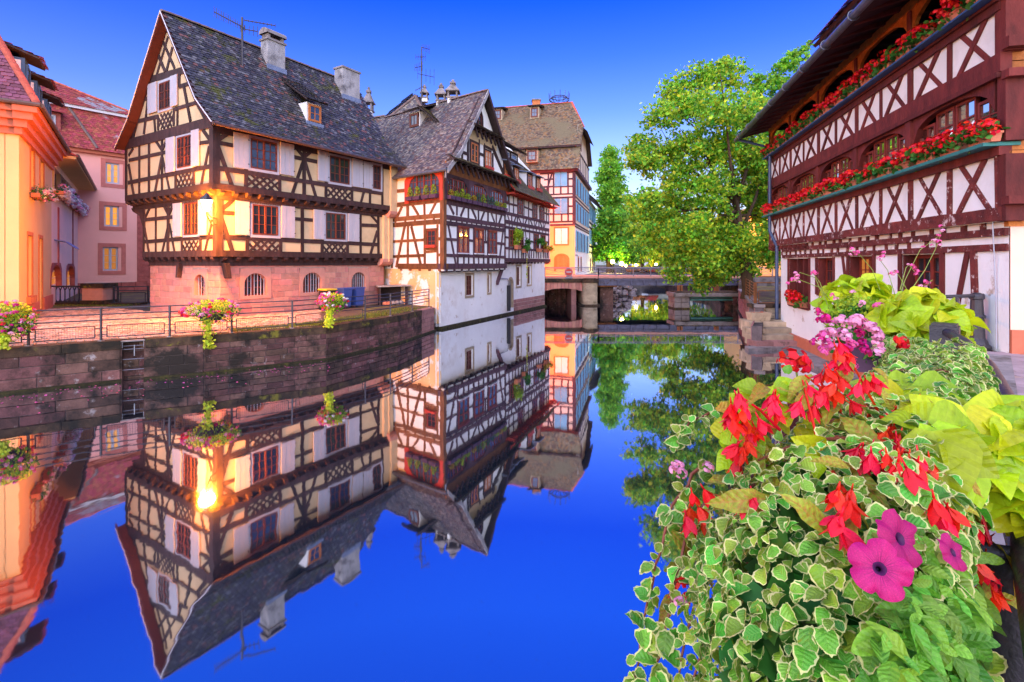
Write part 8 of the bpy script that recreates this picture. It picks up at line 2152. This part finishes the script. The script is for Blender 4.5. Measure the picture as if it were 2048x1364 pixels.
def petal_mat(m):
    t = m.node_tree; N = t.nodes; L = t.links; b = N['Principled BSDF']; src = b.inputs['Base Color'].links[0].from_socket
    tc = N.new('ShaderNodeTexCoord'); gr_ = N.new('ShaderNodeTexGradient'); gr_.gradient_type = 'RADIAL'; L.new(tc.outputs['Object'], gr_.inputs[0])
    ln = N.new('ShaderNodeVectorMath'); ln.operation = 'LENGTH'; L.new(tc.outputs['Object'], ln.inputs[0])
    w = N.new('ShaderNodeTexNoise'); w.noise_dimensions = '1D'; w.inputs['Scale'].default_value = 60; w.inputs['Detail'].default_value = 3; L.new(gr_.outputs['Fac'], w.inputs['W'])
    mr = N.new('ShaderNodeMapRange'); mr.inputs[1].default_value = .16; mr.inputs[2].default_value = .62; mr.inputs[3].default_value = 1; mr.inputs[4].default_value = .12; L.new(ln.outputs['Value'], mr.inputs[0])
    vr = N.new('ShaderNodeMapRange'); vr.inputs[1].default_value = .42; vr.inputs[2].default_value = .62; L.new(w.outputs[0], vr.inputs[0])
    mu = N.new('ShaderNodeMath'); mu.operation = 'MULTIPLY'; L.new(mr.outputs[0], mu.inputs[0]); L.new(vr.outputs[0], mu.inputs[1])
    mx = N.new('ShaderNodeMix'); mx.data_type = 'RGBA'; L.new(mu.outputs[0], mx.inputs[0])
    tg = [l.to_socket for l in L if l.from_socket == src]
    L.new(src, mx.inputs[6]); mx.inputs[7].default_value = (.16, .004, .09, 1)
    for q in tg: L.new(mx.outputs[2], q)
petal_mat(M['petunia']); PT = petunia_mesh()
pt_ = thing('pink_petunia', 'magenta-pink petunia with three big open flowers at the right of the planter', 'plant', at_y(1770, 1130, .95))
for px, py, r_, Y, rx, rz in ((1803, 1078, 56, .90, 1.1, .45), (1760, 1137, 58, .86, 1.0, -.35), (1908, 1105, 36, .90, 1.05, .5)):
    p = front(px, py, .075 + (.05 if px > 1850 else 0)); Y = p.y; o = bpy.data.objects.new('flower', PT); COL.objects.link(o); adopt(o, pt_); s = r_ * Y / FOC * .98
    o.location = p; o.scale = (s, s, s * .8); o.rotation_euler = (rx, U(-.2, .2), rz)
    MB().tube([p + Vector((0, .02, -.02)), p + Vector((.01, .07, -.03)), p + Vector((.02, .13, -.08))], [.008, .004, .004], 6).build('flower_tube', M['stem_green'], pt_)
PG = [front(1790 + U(-120, 150), 1120 + U(-70, 90), U(-.06, -.03)) for _ in range(60)]
scatter(pt_, 'oval', 'leaf', np.array(PG), np.array([[U(-.5, .5), -.8, U(.2, 1)] for _ in PG]), .034, ['plain'], ['plain_j'], .3, 300)
# 6 a red geranium head rising above the planter and a pale pink one at the left
gr = thing('red_geranium', 'red geranium head with bright green leaves standing above the left end of the planter', 'plant', at_y(1590, 720, 1.95))
for px, py, c, s in ((1588, 716, 'red', 1.0), (1598, 730, 'red', .8), (1575, 728, 'red', .7)): flower_head(gr, at_y(px, py, 1.95), s * .75, c)
MB().tube([at_y(1590, 725, 1.96), at_y(1600, 790, 1.93), at_y(1600, 860, 1.8)], .004, 5).build('stem', M['stem_green'], gr)
PG = [at_y(px + U(-16, 16), py + U(-16, 16), 1.9) for px, py in ((1558, 735), (1570, 760), (1610, 775), (1630, 790), (1585, 790), (1440, 870), (1415, 985), (1450, 870), (1430, 1000))]
scatter(gr, 'heart', 'leaf', np.array(PG), np.array([[U(-.5, .5), -.8, U(.2, 1)] for _ in PG]), .06, ['plain'], ['plain_j'], .3, 300)
pg = thing('pale_geranium', 'small pale pink flower at the left edge of the planter', 'plant', at_y(1358, 938, 1.25))
for px, py in ((1355, 930), (1362, 945), (1350, 942), (1415, 935), (1362, 1205)): flower_head(pg, at_y(px, py, 1.22 if py < 1100 else 1.05), .2, 'pale')
# ------------------------------------------------------------------ near railing
rl_ = thing('flower_railing', 'black iron railing with a curved handrail and square post holding the foreground planter', 'railing', (3.83, 4.53, 1.8))
RT = 2.92
hp = [(.2, .15), (.62, .55), (1.08, 1.06), (1.62, 1.6), (2.05, 2.1), (2.38, 2.5), (2.75, 2.95), (3.1, 3.42), (3.45, 3.9), (3.83, 4.53)]
MB().tube([(x, y, RT - .02) for x, y in hp], .036, 10).build('handrail', M['black_metal'], rl_, True)
MB().tube([(x, y, 2.35) for x, y in hp], .02, 8).build('lower_rail', M['black_metal'], rl_, True)
def sq_post(x, y, w):
    for nm, hw, z0, z1 in (('post', w * .42, 1.8, RT - .16), ('post_head', w * .52, RT - .16, RT + .03), ('post_cap', w * .46, RT + .031, RT + .05)):
        MB().obox((x, y, (z0 + z1) / 2), DR, PR_, Vector((0, 0, 1)), hw, hw, (z1 - z0) / 2).build(nm, M['black_metal'], rl_)
sq_post(3.83, 4.53, .19)
MB().lathe((1.06, 1.06, 1.8), [(.075, 0), (.06, .1), (.052, 1.0), (.056, 1.02), (.058, 1.06), (.046, 1.08)], 16).build('round_post', M['black_metal'], rl_, True)
MB().tube([(1.06, 1.06, RT - .03), (1.0, 1.16, RT - .06), (.95, 1.3, RT - .1)], .02, 8).build('planter_bracket', M['black_metal'], rl_, True)
r2 = thing('iron_railing', 'black iron railing with a fluted column post beside the white wall of the red house', 'railing', (9.2, 10.2, 1.8))
px_, py_ = 9.26, 10.2
MB().lathe((px_, py_, 1.8), [(.22, 0), (.23, .06), (.19, .1), (.17, .16), (.135, .22), (.12, .5), (.10, .98), (.125, 1.0), (.125, 1.05), (.11, 1.09), (.05, 1.12)], 12).build('column_post', M['black_metal'], r2)
MB().lathe((px_, py_, 1.8), [(.13, .62), (.145, .65), (.13, .68)], 12).build('collar', M['black_metal'], r2)
for z in (RT - .06, 2.42): MB().tube([at_y(1752, 585, 9.2).xy.to_3d() + Vector((0, 0, z)), (px_, py_, z), at_y(1990, 585, 10.6).xy.to_3d() + Vector((0, 0, z))], .035 if z > 2.6 else .025, 8).build('rail', M['black_metal'], r2)
MB().tube([(3.83, 4.53, RT - .06), (5.0, 5.9, RT - .06), (6.6, 7.6, RT - .06), (8.0, 9.2, RT - .06)], .035, 8).build('rail', M['black_metal'], r2)
g0, g1 = at_z(1900, 692, 1.82), at_z(1936, 690, 1.82)
railing('low_mesh_gate', 'low dark wire gate between the planter and the column post', [g0, g1], 1.82, (.72,), None, (.05, .68), r=.02, cat='gate')
# ------------------------------------------------------------------ second planter, beyond the square post
def px_blob(n, px, py, rx, ry, Y, shell=.6): return blob(n, at_y(px, py, Y), (rx * Y / FOC, rx * Y / FOC * .8, ry * Y / FOC), shell)
def nrm_from(P, c): d = P - np.array(c); return d / np.linalg.norm(d, axis=1)[:, None]
tg2 = thing('railing_trough', 'second planting trough beyond the square post, hidden by lime and pink plants', 'planter', at_y(1760, 690, 5.6))
c = at_y(1770, 690, 5.7); MB().obox((c.x, c.y, 2.55), DR, PR_, Vector((0, 0, 1)), .8, .16, .15).build('trough', M['dark_pot'], tg2)
for lab, (px, py, rx, ry, Y), n in (('lime vine mound on the left of the second planter', (1712, 608, 62, 48, 6.2), 260), ('lime vine spilling over the right side of the second planter', (1842, 640, 80, 50, 5.3), 300)):
    t = thing('lime_vine', lab, 'plant', at_y(px, py, Y), 'lime vines in the second planter'); P = px_blob(n, px, py, rx, ry, Y, .75)
    if px > 1800: P = np.concatenate([P, px_blob(60, 1905, 690, 26, 34, 5.2)])
    scatter(t, 'heart', 'leaf', P, nrm_from(P, at_y(px, py + 15, Y)), .17, ['lime'], ['lime_j'], .4, 300, .5)
t = thing('fine_leaved_shrub', 'grey-green fine-leaved shrub with small pink flowers in the middle of the second planter', 'plant', at_y(1720, 650, 5.9))
leaf_cloud('foliage', px_blob(2600, 1722, 655, 66, 50, 5.9, .5), .045, 'leaf_ger', t, 2.2, .4, kind='stuff'); leaf_cloud('light_foliage', px_blob(1500, 1715, 640, 62, 50, 5.8, .7), .04, 'leaf_fern', t, 2.4, .4, kind='stuff')
for i in range(26): flower_head(t, at_y(1700 + U(-60, 70), 630 + U(-50, 55), U(5.3, 5.5)), U(.35, .55), R.choice(['pale', 'pink']))
t = thing('pink_geranium', 'pink and magenta geraniums hanging at the front of the second planter', 'plant', at_y(1720, 700, 5.3))
leaf_cloud('foliage', px_blob(900, 1760, 700, 95, 45, 5.4, .4), .07, 'leaf_ger', t, 1.3, .4, kind='stuff')
for px, py, cc in ((1680, 640, 'pale'), (1700, 655, 'pale'), (1718, 640, 'pale'), (1665, 660, 'pale'), (1690, 668, 'pale'), (1752, 668, 'pale'), (1745, 662, 'pale'), (1720, 645, 'pink'), (1740, 655, 'pale'), (1640, 625, 'magenta'), (1650, 640, 'magenta'), (1635, 635, 'magenta'), (1715, 672, 'magenta'), (1722, 690, 'magenta'), (1700, 685, 'pink'), (1690, 700, 'magenta'), (1760, 690, 'pale'), (1755, 700, 'pale'), (1660, 690, 'pink'), (1645, 665, 'pink'), (1670, 715, 'magenta'), (1650, 705, 'pink'), (1635, 680, 'magenta'), (1675, 690, 'pale'), (1805, 685, 'red'), (1812, 690, 'red'), (1730, 710, 'magenta'), (1700, 725, 'pink')):
    for _ in range(2): flower_head(t, at_y(px + U(-7, 7), py + U(-7, 7), U(4.75, 5.0)), U(.5, .85), cc)
t = thing('variegated_plant', 'small cream-edged trailing plant under the second planter beside the square post', 'plant', at_y(1820, 715, 5.0))
P = px_blob(620, 1815, 712, 62, 42, 5.0, .6); scatter(t, 'variegated', 'leaf', P, nrm_from(P, at_y(1815, 700, 5.3)), .055, ['vg', 'vr'], ['vg_j', 'vr_j'], .5, 300)
t = thing('pink_gaura', 'wispy pink gaura stems rising from the second planter in front of the white wall', 'plant', at_y(1780, 590, 5.6))
for pts in ([(1800, 590), (1810, 560), (1840, 500), (1880, 470)], [(1815, 590), (1850, 540), (1870, 500), (1886, 455)], [(1760, 580), (1745, 540), (1720, 510), (1695, 500)], [(1790, 590), (1775, 540), (1760, 520), (1765, 505)], [(1820, 590), (1800, 555), (1790, 540), (1784, 548)], [(1660, 600), (1640, 575), (1600, 560), (1575, 565)], [(1650, 600), (1630, 555), (1600, 545), (1585, 560)],
            [(1655, 610), (1640, 565), (1625, 545), (1635, 550)], [(1800, 580), (1812, 535), (1818, 530), (1830, 545)], [(1840, 590), (1850, 575), (1865, 560), (1842, 575)]):
    path = [at_y(x, y, 5.5) for x, y in pts]; MB().tube(path, [.005, .004, .003, .002], 4).build('stem', M['stem_green'], t)
    for _ in range(5): flower_head(t, path[-1].lerp(path[-2], U(0, .9)) + Vector((U(-.03, .03), 0, U(-.03, .03))), U(.2, .38), R.choice(['pale', 'pink']))
